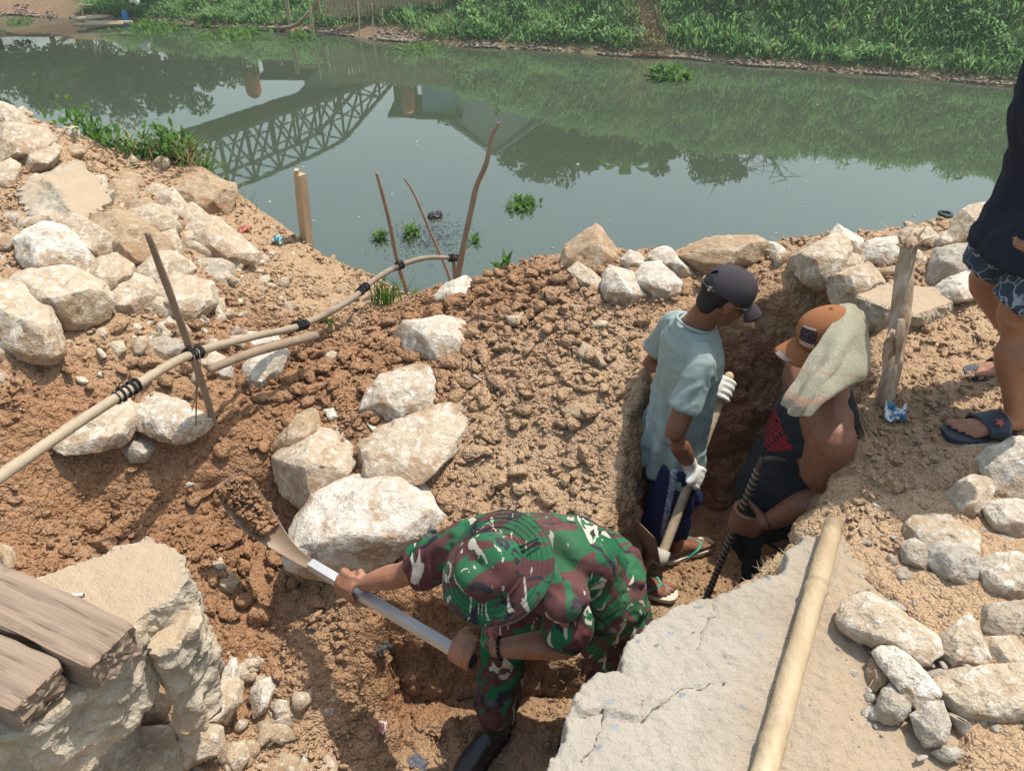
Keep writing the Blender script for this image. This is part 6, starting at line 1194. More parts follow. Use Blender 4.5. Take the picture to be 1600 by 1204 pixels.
# ---------------------------------------------------------------- 2. man in the teal shirt with the hoe
M_TEAL = clothmat("teal_cotton", (0.245, 0.30, 0.285), (0.295, 0.355, 0.335), 4, .2)
def teal():
    base = Vector((.65, 2.45, FLOOR)); t = thing("person", base, "man in a pale teal t-shirt and dark cap standing in the trench holding a hoe", "person", "men at the trench")
    F_ = Vector((.95, .30, 0)).normalized(); Lf = Vector((-F_.y, F_.x, 0)); Z = Vector((0, 0, 1))
    neck = Vector((.675, 2.465, .155)); Rs = Vector((.68, 2.32, .07)); Ls = Vector((.63, 2.62, .055)); Re, Rw = Vector((.60, 2.235, -.19)), Vector((.695, 2.295, -.385)); Le, Lw = Vector((.575, 2.70, -.17)), Vector((.805, 2.575, -.175))
    hc = Vector((.755, 2.435, .275)); f, l, u = ortho((.9, .14, -.44), (.36, .06, .9)); f, l, u = f * .9, l * .9, u * .9; g1, g2 = Vector((.715, 2.315, -.462)), Vector((.855, 2.545, -.205)); hd = (g2 - g1).normalized()
    pel = Vector((.655, 2.46, -.42)); Rh, Lh = pel + Lf * -.085, pel + Lf * .085; Ra, La = Vector((.545, 2.37, -1.115)), Vector((.775, 2.545, -1.115)); Rk, Lk = Vector((.66, 2.37, -.76)), Vector((.735, 2.55, -.765))
    m = MB(); head(m, hc, f, l, u); m.limb([hc - u * .05 - f * .02, neck.lerp(hc, .35), neck - Z * .04], [.052, .054, .066], 12); m.limb([Rs, neck - Z * .09, Ls], [.042, .055, .042], 12)
    m.loft([(neck - Z * .03, Lf * .07, F_ * .06), (neck - Z * .2, Lf * .12, F_ * .08), (pel + Z * .1, Lf * .11, F_ * .075), (pel, Lf * .12, F_ * .08)], 16, 4)
    for S, E, W in ((Rs, Re, Rw), (Ls, Le, Lw)): m.limb([S, S.lerp(E, .5), E, E.lerp(W, .3), W], [.047, .042, .036, .037, .025], 12, 3)
    for H, K, A in ((Rh, Rk, Ra), (Lh, Lk, La)): m.limb([H, H.lerp(K, .5), K, K.lerp(A, .35), K.lerp(A, .75), A], [.078, .068, .05, .052, .036, .03], 12, 3)
    zf = FLOOR + .045; fd1, fd2 = Vector((.93, -.34, 0)).normalized(), Vector((.92, .40, 0)).normalized(); hR, hL = Vector((Ra.x, Ra.y, zf)) - fd1 * .05, Vector((La.x, La.y, zf)) - fd2 * .05
    s1 = foot(m, hR, fd1, Ra, Lf); s2 = foot(m, hL, fd2, La, -Lf)
    body_obj(m, M_SKIN2, t, .0055)
    M_SH = M_TEAL; m = MB(); hemZ = Vector((.655, 2.465, -.515))
    m.loft([(neck - Z * .005, Lf * .075, F_ * .068), (neck - Z * .04, Lf * .115, F_ * .08), (neck - Z * .085, Lf * .15, F_ * .094), (neck - Z * .15, Lf * .162, F_ * .100), (neck - Z * .3, Lf * .155, F_ * .101), (pel + Z * .12, Lf * .158, F_ * .106), (hemZ, Lf * .176, F_ * .124)], 24, 5, dome=False)
    for S, E in ((Rs, Re), (Ls, Le)): m.limb([S.lerp(neck, .4), S, S.lerp(E, .35), S.lerp(E, .62)], [.046, .051, .053, .060], 14, 3, dome=False)
    hang = lambda c: .010 * np.sin(np.arctan2(c[:, 1] - 2.46, c[:, 0] - .66) * 7 + 3 * fbm(c * 3, 2)) * sstep(.1, -.4, c[:, 2])
    cloth_obj(m, M_SH, t, "t_shirt", .0075, .007, 3, (7, 7, 7), 3, hang)
    m = MB(); ring = [neck - Z * .008 + Lf * math.cos(a) * .073 + F_ * math.sin(a) * .066 + Z * (.008 - .018 * math.sin(a)) for a in np.linspace(0, 6.28, 24)]; m.limb(ring, .006, 7, 2); link("collar", m.mesh("collar", True), M_SH, parent=t)
    M_NAVY = mat("navy_shorts", lambda k: (k.col(k.mix(k.noise(6, 4), (0.008, 0.013, 0.055), (0.02, 0.032, 0.10))), k.bump(k.noise(14, 3), .4, .012)), .6, .3); m = MB()
    m.loft([(pel + Z * .08, Lf * .13, F_ * .09), (pel, Lf * .145, F_ * .10), (pel - Z * .07, Lf * .15, F_ * .10)], 18, 4)
    for H, K in ((Rh, Rk), (Lh, Lk)): m.limb([H - Z * .01, H.lerp(K, .5), H.lerp(K, 1.12)], [.088, .092, .100], 16, 4, dome=False)
    sh = cloth_obj(m, M_NAVY, t, "shorts", .0075, .008, 3, (8, 8, 6), 6)
    # pale side stripe along the near hip
    V = []; Fq = []
    for i in range(13):
        q = i / 12; c = (Rh + Z * .03).lerp(Rh.lerp(Rk, 1.0), q); out = Vector((-.35, -1, 0)).normalized()
        for k in range(3): V.append(c + out * (.112 + .004 * math.sin(i)) + Vector((1, -.35, 0)).normalized() * (.012 * (k - 1) - .01 + .01 * q))
    for i in range(12):
        for k in range(2): Fq.append((i * 3 + k, i * 3 + k + 1, i * 3 + k + 4, i * 3 + k + 3))
    solid(link("side_stripe", new_mesh("side_stripe", V, Fq, True), mat("pale_stripe", lambda k: k.col(k.mix(k.ramp(k.noise(90, 2), [(.45, 0.), (.55, 1.)]), (0.42, 0.45, 0.50), (0.16, 0.19, 0.28))), .8), parent=sh), .003)
    # gloves
    M_GL = mat("white_knit_glove", lambda k: (k.col(k.mix(k.noise(8, 4), (0.60, 0.565, 0.49), (0.74, 0.71, 0.65))), k.bump(k.noise(220, 2), .5, .002)), .95, .1)
    m = MB(); W1 = grip(m, g1, hd, Rw - g1, (-.35, -.9, .1), .019, 1.12, Rw); m.limb([Rw + (Re - Rw).normalized() * .045, Rw, g1 + (Rw - g1) * .5], [.031, .03, .03], 12); gl = remesh(m.mesh("glove"), .0052, 2); gl.shade_smooth(); link("glove", gl, M_GL, parent=t)
    m = MB(); grip(m, g2, hd, Lw - g2, (.1, -.3, .9), .019, 1.12, Lw); m.limb([Lw + (Le - Lw).normalized() * .045, Lw, g2 + (Lw - g2) * .5], [.031, .03, .03], 12); gl = remesh(m.mesh("glove"), .0052, 2); gl.shade_smooth(); link("glove", gl, M_GL, parent=t)
    # flip flops
    M_FF = mat("cream_rubber", lambda k: k.col((0.60, 0.56, 0.45)), .7); M_ST = mat("green_strap", lambda k: k.col((0.045, 0.25, 0.18)), .5, .4)
    for h, fd, s in ((hR, fd1, s1), (hL, fd2, s2)):
        so2, _ = sole(t, h, fd, s, .275, .047, .020, M_FF, "flip_flop"); p = h + fd * .195 + s * .012 + Z * .006
        strapobj(so2, [[p, p + Z * .022 - fd * .012, h + fd * .14 + s * .046 + Z * .036, h + fd * .085 + s * .047 + Z * .0], [p + Z * .004, p + Z * .024 - fd * .012, h + fd * .14 - s * .044 + Z * .032, h + fd * .085 - s * .045 + Z * .0]], .0068, M_ST, "strap")
    # cap, hair, glasses
    m = MB(); m.ball(hc + u * .028 - f * .022, f * .092, l * .0785, u * .082, 16); m.ball(hc - f * .06 - u * .03, f * .04, l * .06, u * .055, 12); hair = remesh(m.mesh("hair"), .006, 1); link("hair", hair, M_HAIR, parent=t)
    M_CAP = clothmat("charcoal_twill", (0.042, 0.036, 0.042), (0.062, 0.054, 0.06), 6, .15)
    cc = hc + u * .035; cp = solid(link("cap", dome(cc, f, l, u, .107, .092, .10, -.08, .005, True), M_CAP, parent=t), .004); visor(cc, f, l, u, .098, .086, -.004, .088, .036, M_CAP, cp)
    m = MB(); m.ball(cc + u * .101, f * .008, l * .008, u * .005, 8); link("button", m.mesh("button", True), M_CAP, parent=cp)
    m = MB(); m.limb([cc + (f * math.cos(a) * .108 + l * math.sin(a) * .093) - u * .004 for a in np.linspace(math.pi - .62, math.pi + .62, 9)], .008, 6, 3, u, .35); link("back_strap", m.mesh("back_strap", True), M_CAP, parent=cp)
    m = MB(); p = cc + (f * math.cos(math.pi + .42) * .112 + l * math.sin(math.pi + .42) * .096) - u * .004; m.box(p, f * .005 + l * .002, l * .009, u * .009); link("buckle", m.mesh("buckle"), M_TUBE2, parent=cp)
    m = MB(); fr = [hc + f * .098 + l * (.034 + .022 * math.cos(a)) + u * (.0 + .017 * math.sin(a)) for a in np.linspace(0, 6.28, 16)]; m.limb(fr, .0016, 5, 1, f); fr = [hc + f * .098 - l * (.034 + .022 * math.cos(a)) + u * (.0 + .017 * math.sin(a)) for a in np.linspace(0, 6.28, 16)]; m.limb(fr, .0016, 5, 1, f)
    for s in (-1, 1): m.limb([hc + f * .096 + l * .058 * s + u * .006, hc + f * .05 + l * .082 * s + u * .008, hc - f * .005 + l * .088 * s + u * .006], .0016, 5, 2)
    m.limb([hc + f * .1 + l * .012, hc + f * .1 - l * .012], .0016, 5, 1); link("glasses", m.mesh("glasses", True), M_TUBE2, parent=t); eyes(hc, f, l, u, t)
    # hoe
    top, bot = g2 + hd * .06, g1 - hd * .36; ht = thing("hoe", bot, "hoe with a long pale wooden handle held in white gloves", "hoe"); m = MB(); m.limb([top, g2, g1, bot], [.0195, .0195, .019, .020], 12, 6); link("handle", m.mesh("handle", True), M_POLE, parent=ht)
    M_RUST = mat("rusty_iron", lambda k: k.col(k.mix(k.noise(14, 5, .65), (0.12, 0.06, 0.035), (0.36, 0.24, 0.15))), .8, .3)
    m = MB(); m.limb([bot + hd * .05, bot - hd * .012], [.028, .031], 14, 2, dome=False); link("socket", m.mesh("socket", True), mat("worn_socket", lambda k: k.col(k.mix(k.noise(20, 4), (0.30, 0.26, 0.22), (0.58, 0.54, 0.47))), .7), parent=ht)
    bd = (PY(1004, 822, bot.y - .02) - bot); bd = bd.normalized(); vw = (bot - CAMV).normalized(); sv_ = (vw - bd * vw.dot(bd)).normalized(); hd = bd.cross(sv_).normalized(); sv_ = (sv_ + hd * .28).normalized(); m = MB(); V = []
    m.loft([(bot + bd * .02 + hd * .01, sv_ * .03, hd * .005), (bot + bd * .08 + hd * .014, sv_ * .062, hd * .004), (bot + bd * .16 + hd * .004, sv_ * .07, hd * .003), (bot + bd * .215 - hd * .006, sv_ * .066, hd * .0015)], 8, 3, dome=False); link("blade", m.mesh("blade"), M_RUST, parent=ht)
M_TUBE2 = mat("thin_metal", lambda k: (k.col((0.45, 0.43, 0.40)), k.b.inputs["Metallic"].__setattr__("default_value", .8)), .35, .5)
teal()
# ---------------------------------------------------------------- 3. man in the orange cap with a towel
def orange():
    base = Vector((1.03, 2.12, FLOOR)); t = thing("person", base, "stout man in a black sleeveless top and orange cap with a towel over his head", "person", "men at the trench")
    F_ = Vector((-.985, .10, 0)).normalized(); Lf = Vector((-F_.y, F_.x, 0)); Z = Vector((0, 0, 1))
    neck = Vector((1.055, 2.125, .10)); Ls, Rs = Vector((1.022, 1.925, .035)), Vector((1.06, 2.32, .035)); Le, Lw = Vector((1.035, 1.925, -.215)), Vector((.90, 1.95, -.35)); Re, Rw = Vector((1.14, 2.36, -.25)), Vector((1.14, 2.34, -.47))
    hc = Vector((1.02, 2.105, .285)); f, l, u = ortho((-.95, .10, -.24), (-.2, .0, .97)); f, l, u = f * .9, l * .9, u * .92; pel = Vector((1.05, 2.165, -.52)); rt, rb = Vector((.846, 2.0, -.11)), Vector((.714, 2.0, -1.19)); rd = (rt - rb).normalized(); g = Vector((.818, 1.995, -.372)); g = rb + rd * (g - rb).dot(rd)
    m = MB(); head(m, hc, f, l, u); m.limb([hc - u * .05 - f * .02, neck.lerp(hc, .3), neck - Z * .05], [.064, .068, .085], 12); m.limb([Rs, neck - Z * .07, Ls], [.072, .1, .072], 12)
    m.loft([(neck - Z * .04, Lf * .12, F_ * .09), (neck - Z * .2, Lf * .18, F_ * .13), (pel + Z * .15, Lf * .17, F_ * .14), (pel, Lf * .17, F_ * .13)], 16, 4)
    for S, E, W in ((Rs, Re, Rw), (Ls, Le, Lw)): m.limb([S + Z * .005, S.lerp(E, .3), S.lerp(E, .65), E, E.lerp(W, .3), E.lerp(W, .7), W], [.078, .078, .066, .050, .051, .041, .031], 14, 3)
    for sg in (-1, 1):
        H = pel + Lf * .1 * sg; K = Vector((H.x - .03, H.y, -.80)); A = Vector((H.x + .02, H.y, FLOOR + .08)); m.limb([H, H.lerp(K, .5), K, K.lerp(A, .4), A], [.1, .085, .062, .062, .038], 12, 3); foot(m, Vector((A.x, A.y, FLOOR + .02)) - F_ * .05, F_, A, Lf * -sg)
    grip(m, g, rd, Lw - g, (.0, -1, .1), .0135, 1.08, Lw); Rg = Rw + Vector((-.09, -.03, -.04)); m.loft([(Rw, Lf * .02, Z * .028), (Rw.lerp(Rg, .6), Lf * .018, Z * .042), (Rg, Lf * .012, Z * .04)], 10)
    for k in range(4): q = Rg + Z * (.03 - .02 * k); m.limb([q, q + F_ * .04 - Lf * .008, q + F_ * .065 - Lf * .03], [.0095, .009, .0075], 7)
    m.limb([Rw.lerp(Rg, .4) + Z * .03, Rg + Z * .055, Rg + Z * .055 + F_ * .04], [.013, .011, .009], 7)
    body_obj(m, M_SKIN2, t, .0062)
    def _tank(k):
        x = k.sep(k.obj()); n = k.noise(6, 4); c = k.mix(n, (0.010, 0.011, 0.014), (0.024, 0.026, 0.032))
        # printed red graphic on the chest, cut into small tiles by dark lines
        px = k.math('ADD', x[0], .135); pz = k.math('SUBTRACT', x[2], 1.135); v = k.n("ShaderNodeTexBrick"); v.inputs["Scale"].default_value = 26; v.inputs["Mortar Size"].default_value = .07; v.inputs["Color1"].default_value = (.42, .02, .03, 1); v.inputs["Color2"].default_value = (.30, .015, .025, 1); v.inputs["Mortar"].default_value = (.015, .012, .014, 1); k.l(k.mapping((1, 1, 1), rot=(R_(90), R_(25), 0)), v.inputs[0])
        mask = k.math('LESS_THAN', k.math('ADD', k.math('MULTIPLY', k.math('ABSOLUTE', px), 20.0), k.math('MULTIPLY', k.math('ABSOLUTE', pz), 11.5)), 1.0); c = k.mix(mask, c, v.outputs[0]); k.col(c); p = k.bump(k.noise(14, 3), .3, .012); k.bump(k.noise(400, 2), .2, .001, p)
    M_TANK = mat("black_jersey", _tank, .85, .2); m = MB()
    m.loft([(neck - Z * .0, Lf * .10, F_ * .08), (neck - Z * .03, Lf * .145, F_ * .10), (neck - Z * .11, Lf * .16, F_ * .135), (neck - Z * .26 + F_ * .012, Lf * .165, F_ * .15), (neck - Z * .40 + F_ * .03, Lf * .18, F_ * .172), (pel + Z * .06 + F_ * .028, Lf * .185, F_ * .168), (pel - Z * .04, Lf * .175, F_ * .135)], 24, 5, dome=False)
    cloth_obj(m, M_TANK, t, "sleeveless_top", .0075, .005, 4, (6, 6, 9), 8)
    m = MB(); m.loft([(pel + Z * .05, Lf * .18, F_ * .14), (pel - Z * .08, Lf * .19, F_ * .14)], 18, 3)
    for sg in (-1, 1): H = pel + Lf * .1 * sg; m.limb([H, H - Z * .15, H - Z * .33 - Vector((.03, 0, 0))], [.118, .108, .10], 14, 3, dome=False)
    cloth_obj(m, clothmat("black_shorts", (0.010, 0.010, 0.012), (0.02, 0.02, 0.024)), t, "shorts", .008, .008)
    m = MB(); m.limb([Lw + Vector((.0, 0, 0)) + (Vector((0, -1, 0)) * math.cos(a) + Vector((.45, 0, -.9)) * math.sin(a)) * .033 for a in np.linspace(0, 6.28, 16)], .0028, 5, 1); link("wrist_cord", m.mesh("wrist_cord", True), M_TIE, parent=t)
    # orange cap with a dark patch of unreadable letters
    M_OR = clothmat("orange_twill", (0.24, 0.098, 0.042), (0.31, 0.132, 0.058), 6, .2); cc = hc + u * .038; cp = solid(link("cap", dome(cc, f, l, u, .112, .097, .108, -.1, .005), M_OR, parent=t), .004); visor(cc, f, l, u, .103, .089, -.008, .088, .03, M_OR, cp)
    m = MB(); m.ball(cc + u * .11, f * .008, l * .008, u * .005, 8); link("button", m.mesh("button", True), M_OR, parent=cp)
    def patch(a0, a1, e0, e1, mt, name, off=.003, nx=8, ny=5):
        V = []; Fq = []
        for j in range(ny + 1):
            e = e0 + (e1 - e0) * j / ny
            for i in range(nx + 1): a = a0 + (a1 - a0) * i / nx; V.append(cc + (f * math.cos(a) * (.112 + off) + l * math.sin(a) * (.097 + off)) * math.cos(e) + f * .012 * max(0, math.cos(a)) * max(0, math.sin(2 * e)) + u * (.108 + off) * math.sin(e))
        for j in range(ny):
            for i in range(nx): Fq.append((j * (nx + 1) + i, j * (nx + 1) + i + 1, (j + 1) * (nx + 1) + i + 1, (j + 1) * (nx + 1) + i))
        return link(name, new_mesh(name, V, Fq, True), mt, parent=cp)
    M_PA = mat("dark_patch", lambda k: k.col(k.mix(k.ramp(k.noise(120, 2), [(.5, 0.), (.56, 1.)]), (0.02, 0.015, 0.03), (0.10, 0.05, 0.04))), .8); M_WT = mat("white_print", lambda k: k.col((0.62, 0.57, 0.5)), .8)
    patch(.30, .98, .20, .62, M_PA, "front_patch")
    for e0 in (.66, .14, .06):
        for k in range(7): a = .34 + .085 * k; patch(a, a + .058, e0, e0 + .05, M_WT, "print", .0035, 2, 2)
    # grey reinforcing strip at the visor's edge
    V = []; Fq = []
    for i in range(9):
        a = .12 + (i / 8) * .62; reach = .088 * math.cos(a * 1.05) ** .6
        for tt in (.82, 1.0): V.append(cc + f * (math.cos(a) * .103 + reach * tt) + l * math.sin(a) * (.089 + .004 * tt) + u * (-.008 - .03 * tt * (.6 + .5 * tt) - .022 * math.sin(a) ** 2 * (1 + .8 * tt) + .004))
    for i in range(8): Fq.append((2 * i, 2 * i + 1, 2 * i + 3, 2 * i + 2))
    link("visor_strip", new_mesh("visor_strip", V, Fq, True), mat("grey_tape", lambda k: k.col((0.26, 0.23, 0.21)), .7), parent=cp); eyes(hc, f, l, u, t)
    m = MB(); m.ball(hc + u * .02 - f * .02, f * .094, l * .081, u * .085, 14); m.ball(hc - f * .06 - u * .03, f * .04, l * .062, u * .05, 12); link("hair", remesh(m.mesh("hair"), .007, 1), M_HAIR, parent=t)
    # towel: hangs from the back of the cap over the near side of face and neck to the chest
    rows = [[(1312,476,2.46),(1326,474,2.44),(1338,478,2.46),(1347,486,2.50)],[(1303,500,2.385),(1325,500,2.36),(1346,508,2.40),(1356,520,2.48)],[(1283,532,2.345),(1308,535,2.305),(1334,540,2.33),(1358,550,2.44)],[(1262,565,2.335),(1288,570,2.275),(1320,574,2.27),(1357,580,2.40)],[(1243,594,2.325),(1266,602,2.255),(1296,600,2.24),(1350,594,2.36)],[(1228,616,2.32),(1248,630,2.25),(1272,630,2.225),(1306,606,2.27)],[(1220,632,2.325),(1236,648,2.27),(1256,650,2.24),(1276,636,2.25)]]
    G = [[PD(*p) for p in rw] for rw in rows]; V = []; Fq = []; nu, nv = 36, 24
    def crv(L, x): i = min(int(x), len(L) - 2); return _cr(L[max(i - 1, 0)], L[i], L[i + 1], L[min(i + 2, len(L) - 1)], x - i)
    for a in range(nu + 1):
        row = [crv([G[r_][c_] for r_ in range(7)], a / nu * 6) for c_ in range(4)]
        for b in range(nv + 1): V.append(crv(row, b / nv * 3))
    for a in range(nu):
        for b in range(nv): i = a * (nv + 1) + b; Fq.append((i, i + 1, i + nv + 2, i + nv + 1))
    me = new_mesh("towel", V, Fq, True); c, n = co_no(me); uu = np.repeat(np.arange(nu + 1) / nu, nv + 1); vv = np.tile(np.arange(nv + 1) / nv, nu + 1)
    sgn = np.sign((n @ np.array((CAMV - hc).normalized())).mean()); d = (.010 * np.sin(vv * 15 + 2.5 * uu + 2 * fbm(c * 4, 2)) * sstep(.15, .6, uu) + .006 * fbm(c * 16, 3)) * sgn; set_co(me, c + n * d[:, None]); attr(me, "along", uu); attr(me, "across", vv)
    def _towel(k):
        a = k.attr("along"); n1 = k.noise(9, 4, .6); n2 = k.noise(260, 3, .7); c = k.mix(n1, (0.36, 0.325, 0.23), (0.50, 0.465, 0.355)); c = k.mix(k.ramp(n2, [(.35, .6), (.6, 0.)]), c, (0.20, 0.18, 0.12))
        band = k.ramp(a, [(0, 0.), (.765, 0.), (.775, .8), (.86, .8), (.87, 0.)]); c = k.mix(k.math('MULTIPLY', band, k.noise(30, 3)), c, (0.50, 0.22, 0.14)); b2 = k.ramp(a, [(.0, 0.), (.56, 0.), (.565, .5), (.585, .5), (.59, 0.)]); c = k.mix(b2, c, (0.42, 0.24, 0.17)); k.col(c); p = k.bump(n2, .9, .006); k.bump(k.noise(60, 3), .4, .006, p)
    tw = link("towel", me, mat("old_terry_towel", _towel, .97, .05), parent=t); s = tw.modifiers.new("thickness", 'SOLIDIFY'); s.thickness = .008; s.offset = 0; s = tw.modifiers.new("smooth", 'SUBSURF'); s.levels = 1; s.render_levels = 1
    # ribbed iron bar in his hand
    it = thing("iron_bar", rb, "ribbed iron bar with a bent tip held upright by the man in orange cap", "iron bar"); m = MB(); m.limb([rb, rb.lerp(rt, .5), rt - rd * .035, rt + Vector((.008, 0, .002)), rt + Vector((.035, -.005, .012)), rt + Vector((.075, -.012, .012))], [.012, .012, .012, .0115, .009, .003], 10, 4); M_IRON = mat("dark_iron", lambda k: k.col(k.mix(k.noise(18, 4), (0.035, 0.024, 0.018), (0.11, 0.07, 0.045))), .65, .4); link("shaft", m.mesh("shaft", True), M_IRON, parent=it)
    m = MB(); L = (rt - rb).length; x = rd.cross(Vector((0, 1, 0))).normalized(); y = rd.cross(x); q = .03
    while q < L - .04:
        c = rb + rd * q; m.limb([c + (x * math.cos(a) + y * math.sin(a)) * .0125 + rd * .006 * math.cos(a) for a in np.linspace(0, 6.28, 11)], .0026, 4, 1, rd); q += .024
    link("ribs", m.mesh("ribs"), mat("scuffed_iron", lambda k: k.col((0.26, 0.19, 0.14)), .5, .5), parent=it)['kind'] = 'stuff'
orange()
# ---------------------------------------------------------------- 4. man in dark shirt and printed shorts at the right edge
def standing():
    base = Vector((1.6, 2.1, 0)); t = thing("person", base, "standing man in a dark t-shirt, patterned blue shorts and sandals at the right edge", "person", "men at the trench")
    Z = Vector((0, 0, 1)); F_ = Vector((-.97, -.22, 0)).normalized(); Lf = Vector((-F_.y, F_.x, 0))
    pel = Vector((1.60, 2.12, .74)); neck = Vector((1.54, 2.12, 1.30)); Ls, Rs = neck + Lf * .19 - Z * .06, neck - Lf * .19 - Z * .06
    a1, a2 = Vector((1.625, 1.985, .09)), Vector((1.86, 2.31, .085)); k1, k2 = Vector((1.525, 2.03, .42)), Vector((1.555, 2.27, .44)); h1, h2 = pel + Lf * .09, pel - Lf * .09
    if (k1 - h1).length > (k1 - h2).length: h1, h2 = h2, h1
    hc = neck + Z * .2 + F_ * .06; f, l, u = ortho(F_ - Z * .5, Z + F_ * .35); m = MB(); head(m, hc, f, l, u); m.limb([hc - u * .05, neck, neck - Z * .06], [.055, .06, .07], 12); m.limb([Rs, neck - Z * .08, Ls], [.052, .08, .052], 12); m.loft([(neck - Z * .04, Lf * .1, F_ * .08), (neck - Z * .22, Lf * .16, F_ * .11), (pel + Z * .12, Lf * .145, F_ * .1), (pel, Lf * .16, F_ * .11)], 16, 4)
    near = Ls if Ls.y < Rs.y else Rs; far = Rs if near is Ls else Ls
    E, W = Vector((1.60, 1.90, .98)), Vector((1.50, 1.895, .775)); m.limb([near, near.lerp(E, .5), E, E.lerp(W, .35), W], [.052, .047, .040, .041, .027], 12, 3); E2, W2 = far + Vector((.14, .03, -.25)), far + Vector((.10, .02, -.5)); m.limb([far, far.lerp(E2, .5), E2, E2.lerp(W2, .35), W2], [.052, .047, .040, .041, .027], 12, 3)
    for w, dd in ((W, (PY(1592, 395, 1.90) - W).normalized()), (W2, Vector((-.3, 0, -.95)))):
        s = Vector((0, 1, 0)) - dd * dd.y; s.normalize(); pn = dd.cross(s); K = w + dd * .085; m.loft([(w, s * .027, pn * .02), (w + dd * .05, s * .038, pn * .017), (K, s * .04, pn * .014)], 10, 3)
        for k in range(4): q = K + s * (.03 - .02 * k); ln = (.9, 1.05, 1, .8)[k]; m.limb([q, q + dd * .04 * ln + pn * .004, q + dd * .066 * ln - pn * .012, q + dd * .075 * ln - pn * .03], [.0098, .0092, .0086, .0072], 8, 2)
        m.limb([w + dd * .03 - s * .025, w + dd * .06 - s * .048, w + dd * .095 - s * .05], [.013, .0115, .009], 8, 2)
    d1, d2 = Vector((-.985, -.06, 0)).normalized(), Vector((-.95, .05, 0)).normalized()
    for H, K, A in ((h1, k1, a1), (h2, k2, a2)): m.limb([H, H.lerp(K, .5), K, K.lerp(A, .3), K.lerp(A, .72), A], [.09, .078, .058, .060, .041, .033], 14, 3)
    hA, hB = Vector((a1.x, a1.y, .035)) - d1 * .05, Vector((a2.x, a2.y, .035)) - d2 * .05; s1 = foot(m, hA, d1, a1, Vector((0, 1, 0))); s2 = foot(m, hB, d2, a2, Vector((0, -1, 0))); body_obj(m, M_SKIN3, t, .0066)
    m = MB(); m.loft([(neck, Lf * .085, F_ * .075), (neck - Z * .05, Lf * .16, F_ * .1), (neck - Z * .11, Lf * .20, F_ * .13), (neck - Z * .3, Lf * .2, F_ * .145), (pel + Z * .06, Lf * .2, F_ * .15), (pel - Z * .155 + F_ * .02, Lf * .215, F_ * .17)], 24, 5, dome=False)
    for S, E_ in ((near, E), (far, E2)): m.limb([S.lerp(neck, .3), S, S.lerp(E_, .45), S.lerp(E_, .88)], [.07, .075, .075, .08], 14, 3, dome=False)
    cloth_obj(m, clothmat("navy_black_cotton", (0.010, 0.013, 0.024), (0.024, 0.029, 0.044), 5, .4), t, "t_shirt", .008, .012, 3, (6, 6, 2.2), 12)
    def _pr(k):
        v = k.n("ShaderNodeTexVoronoi", feature='DISTANCE_TO_EDGE'); v.inputs["Scale"].default_value = 17; w = k.n("ShaderNodeMix", data_type='RGBA'); n = k.n("ShaderNodeTexNoise"); n.inputs["Scale"].default_value = 14; k.l(k.obj(), n.inputs["Vector"]); va = k.n("ShaderNodeVectorMath", operation='MULTIPLY_ADD'); k.l(n.outputs["Color"], va.inputs[0]); va.inputs[1].default_value = (.12, .12, .12); k.l(k.obj(), va.inputs[2]); k.l(va.outputs[0], v.inputs["Vector"])
        c = k.mix(k.noise(9, 4), (0.018, 0.028, 0.05), (0.075, 0.095, 0.125)); k.col(k.mix(k.math('MULTIPLY', k.ramp(v.outputs[0], [(.0, 1.), (.035, .9), (.06, 0.)]), k.ramp(k.noise(6, 3), [(.45, 0.), (.55, 1.)])), c, (0.28, 0.31, 0.36))); k.bump(k.noise(14, 3), .3, .01)
    m = MB(); m.loft([(pel + Z * .06, Lf * .16, F_ * .12), (pel, Lf * .18, F_ * .135), (pel - Z * .1, Lf * .18, F_ * .125)], 18, 4)
    for H, K in ((h1, k1), (h2, k2)): m.limb([H, H.lerp(K, .5), H.lerp(K, .86)], [.105, .10, .10], 16, 4, dome=False)
    cloth_obj(m, mat("printed_shorts", _pr, .85, .15), t, "shorts", .0075, .007, 3, (7, 7, 5), 15); M_SL = mat("dark_slate_rubber", lambda k: k.col(k.mix(k.noise(9, 4), (0.022, 0.03, 0.042), (0.05, 0.062, 0.078))), .6, .35)
    for h, d, s in ((hA, d1, s1), (hB, d2, s2)):
        so_, P = sole(t, h, d, s, .285, .053, .028, M_SL, "sandal"); V = []; Fq = []
        for i in range(7):
            x = .098 + .011 * i
            for k in range(17): a = math.pi * k / 16; V.append(h + d * (x + .012 * math.cos(a) * (1 if s is s1 else -1)) + s * math.cos(a) * (.053 - .0 * i) + Z * (.004 + math.sin(a) ** .7 * (.064 - .0042 * i)))
        for i in range(6):
            for k in range(16): Fq.append((i * 17 + k, i * 17 + k + 1, i * 17 + k + 18, i * 17 + k + 17))
        sb = solid(link("strap", new_mesh("strap", V, Fq, True), M_SL, parent=so_), .005)
        m = MB(); c = h + d * .128 - s * .034 * (1 if s.y > 0 else -1) * (1) + Z * .056; nrm = (Vector((0, -.55, .8))).normalized(); ex = d; ey = nrm.cross(ex).normalized(); P5 = []
        for q in range(10): rr = .017 if q % 2 == 0 else .0065; P5.append(c + ex * math.cos(q * .628 + .3) * rr + ey * math.sin(q * .628 + .3) * rr)
        m.prism(P5, nrm * .008); link("star_emblem", m.mesh("star_emblem"), mat("red_print", lambda k: k.col((0.36, 0.085, 0.075)), .7), parent=so_) if s is s1 else None
    m = MB(); m.ball(hc + u * .03 - f * .016, f * .1, l * .083, u * .095, 14); m.ball(hc - f * .05 - u * .03, f * .045, l * .064, u * .055, 12); link("hair", remesh(m.mesh("hair"), .008, 1), M_HAIR, parent=t); eyes(hc, f, l, u, t)
standing()
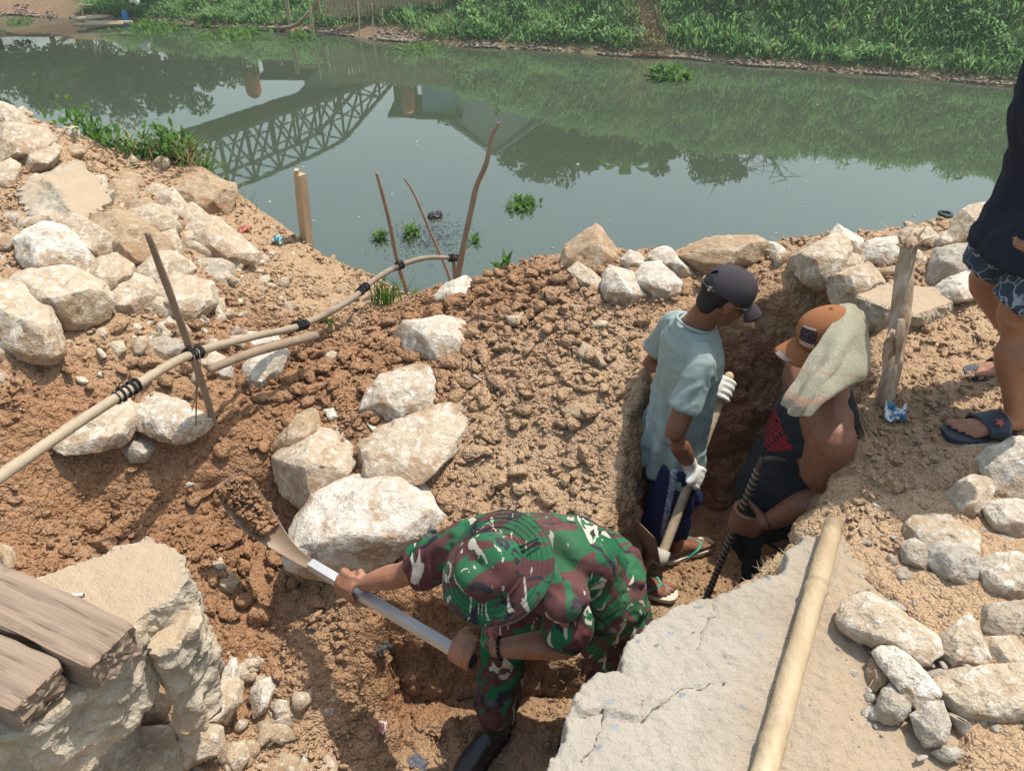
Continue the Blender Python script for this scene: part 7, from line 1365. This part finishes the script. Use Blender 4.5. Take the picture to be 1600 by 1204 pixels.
# ================================================================ thin midday haze
b = MB(); lo, hi = WATER_Z - 2.6, 12.0
b.box((0, 34, (lo + hi) / 2), (72, 0, 0), (0, 45, 0), (0, 0, (hi - lo) / 2))
M_HAZE = bpy.data.materials.new("haze"); M_HAZE.use_nodes = True; _t = M_HAZE.node_tree; _t.nodes.clear()
_v = _t.nodes.new("ShaderNodeVolumePrincipled"); _v.inputs["Color"].default_value = (.92, .96, 1, 1); _v.inputs["Density"].default_value = .0018; _v.inputs["Anisotropy"].default_value = .35
_o = _t.nodes.new("ShaderNodeOutputMaterial"); _t.links.new(_v.outputs[0], _o.inputs["Volume"])
link("haze", b.mesh("haze"), M_HAZE, kind='stuff', label="thin midday haze over the river")
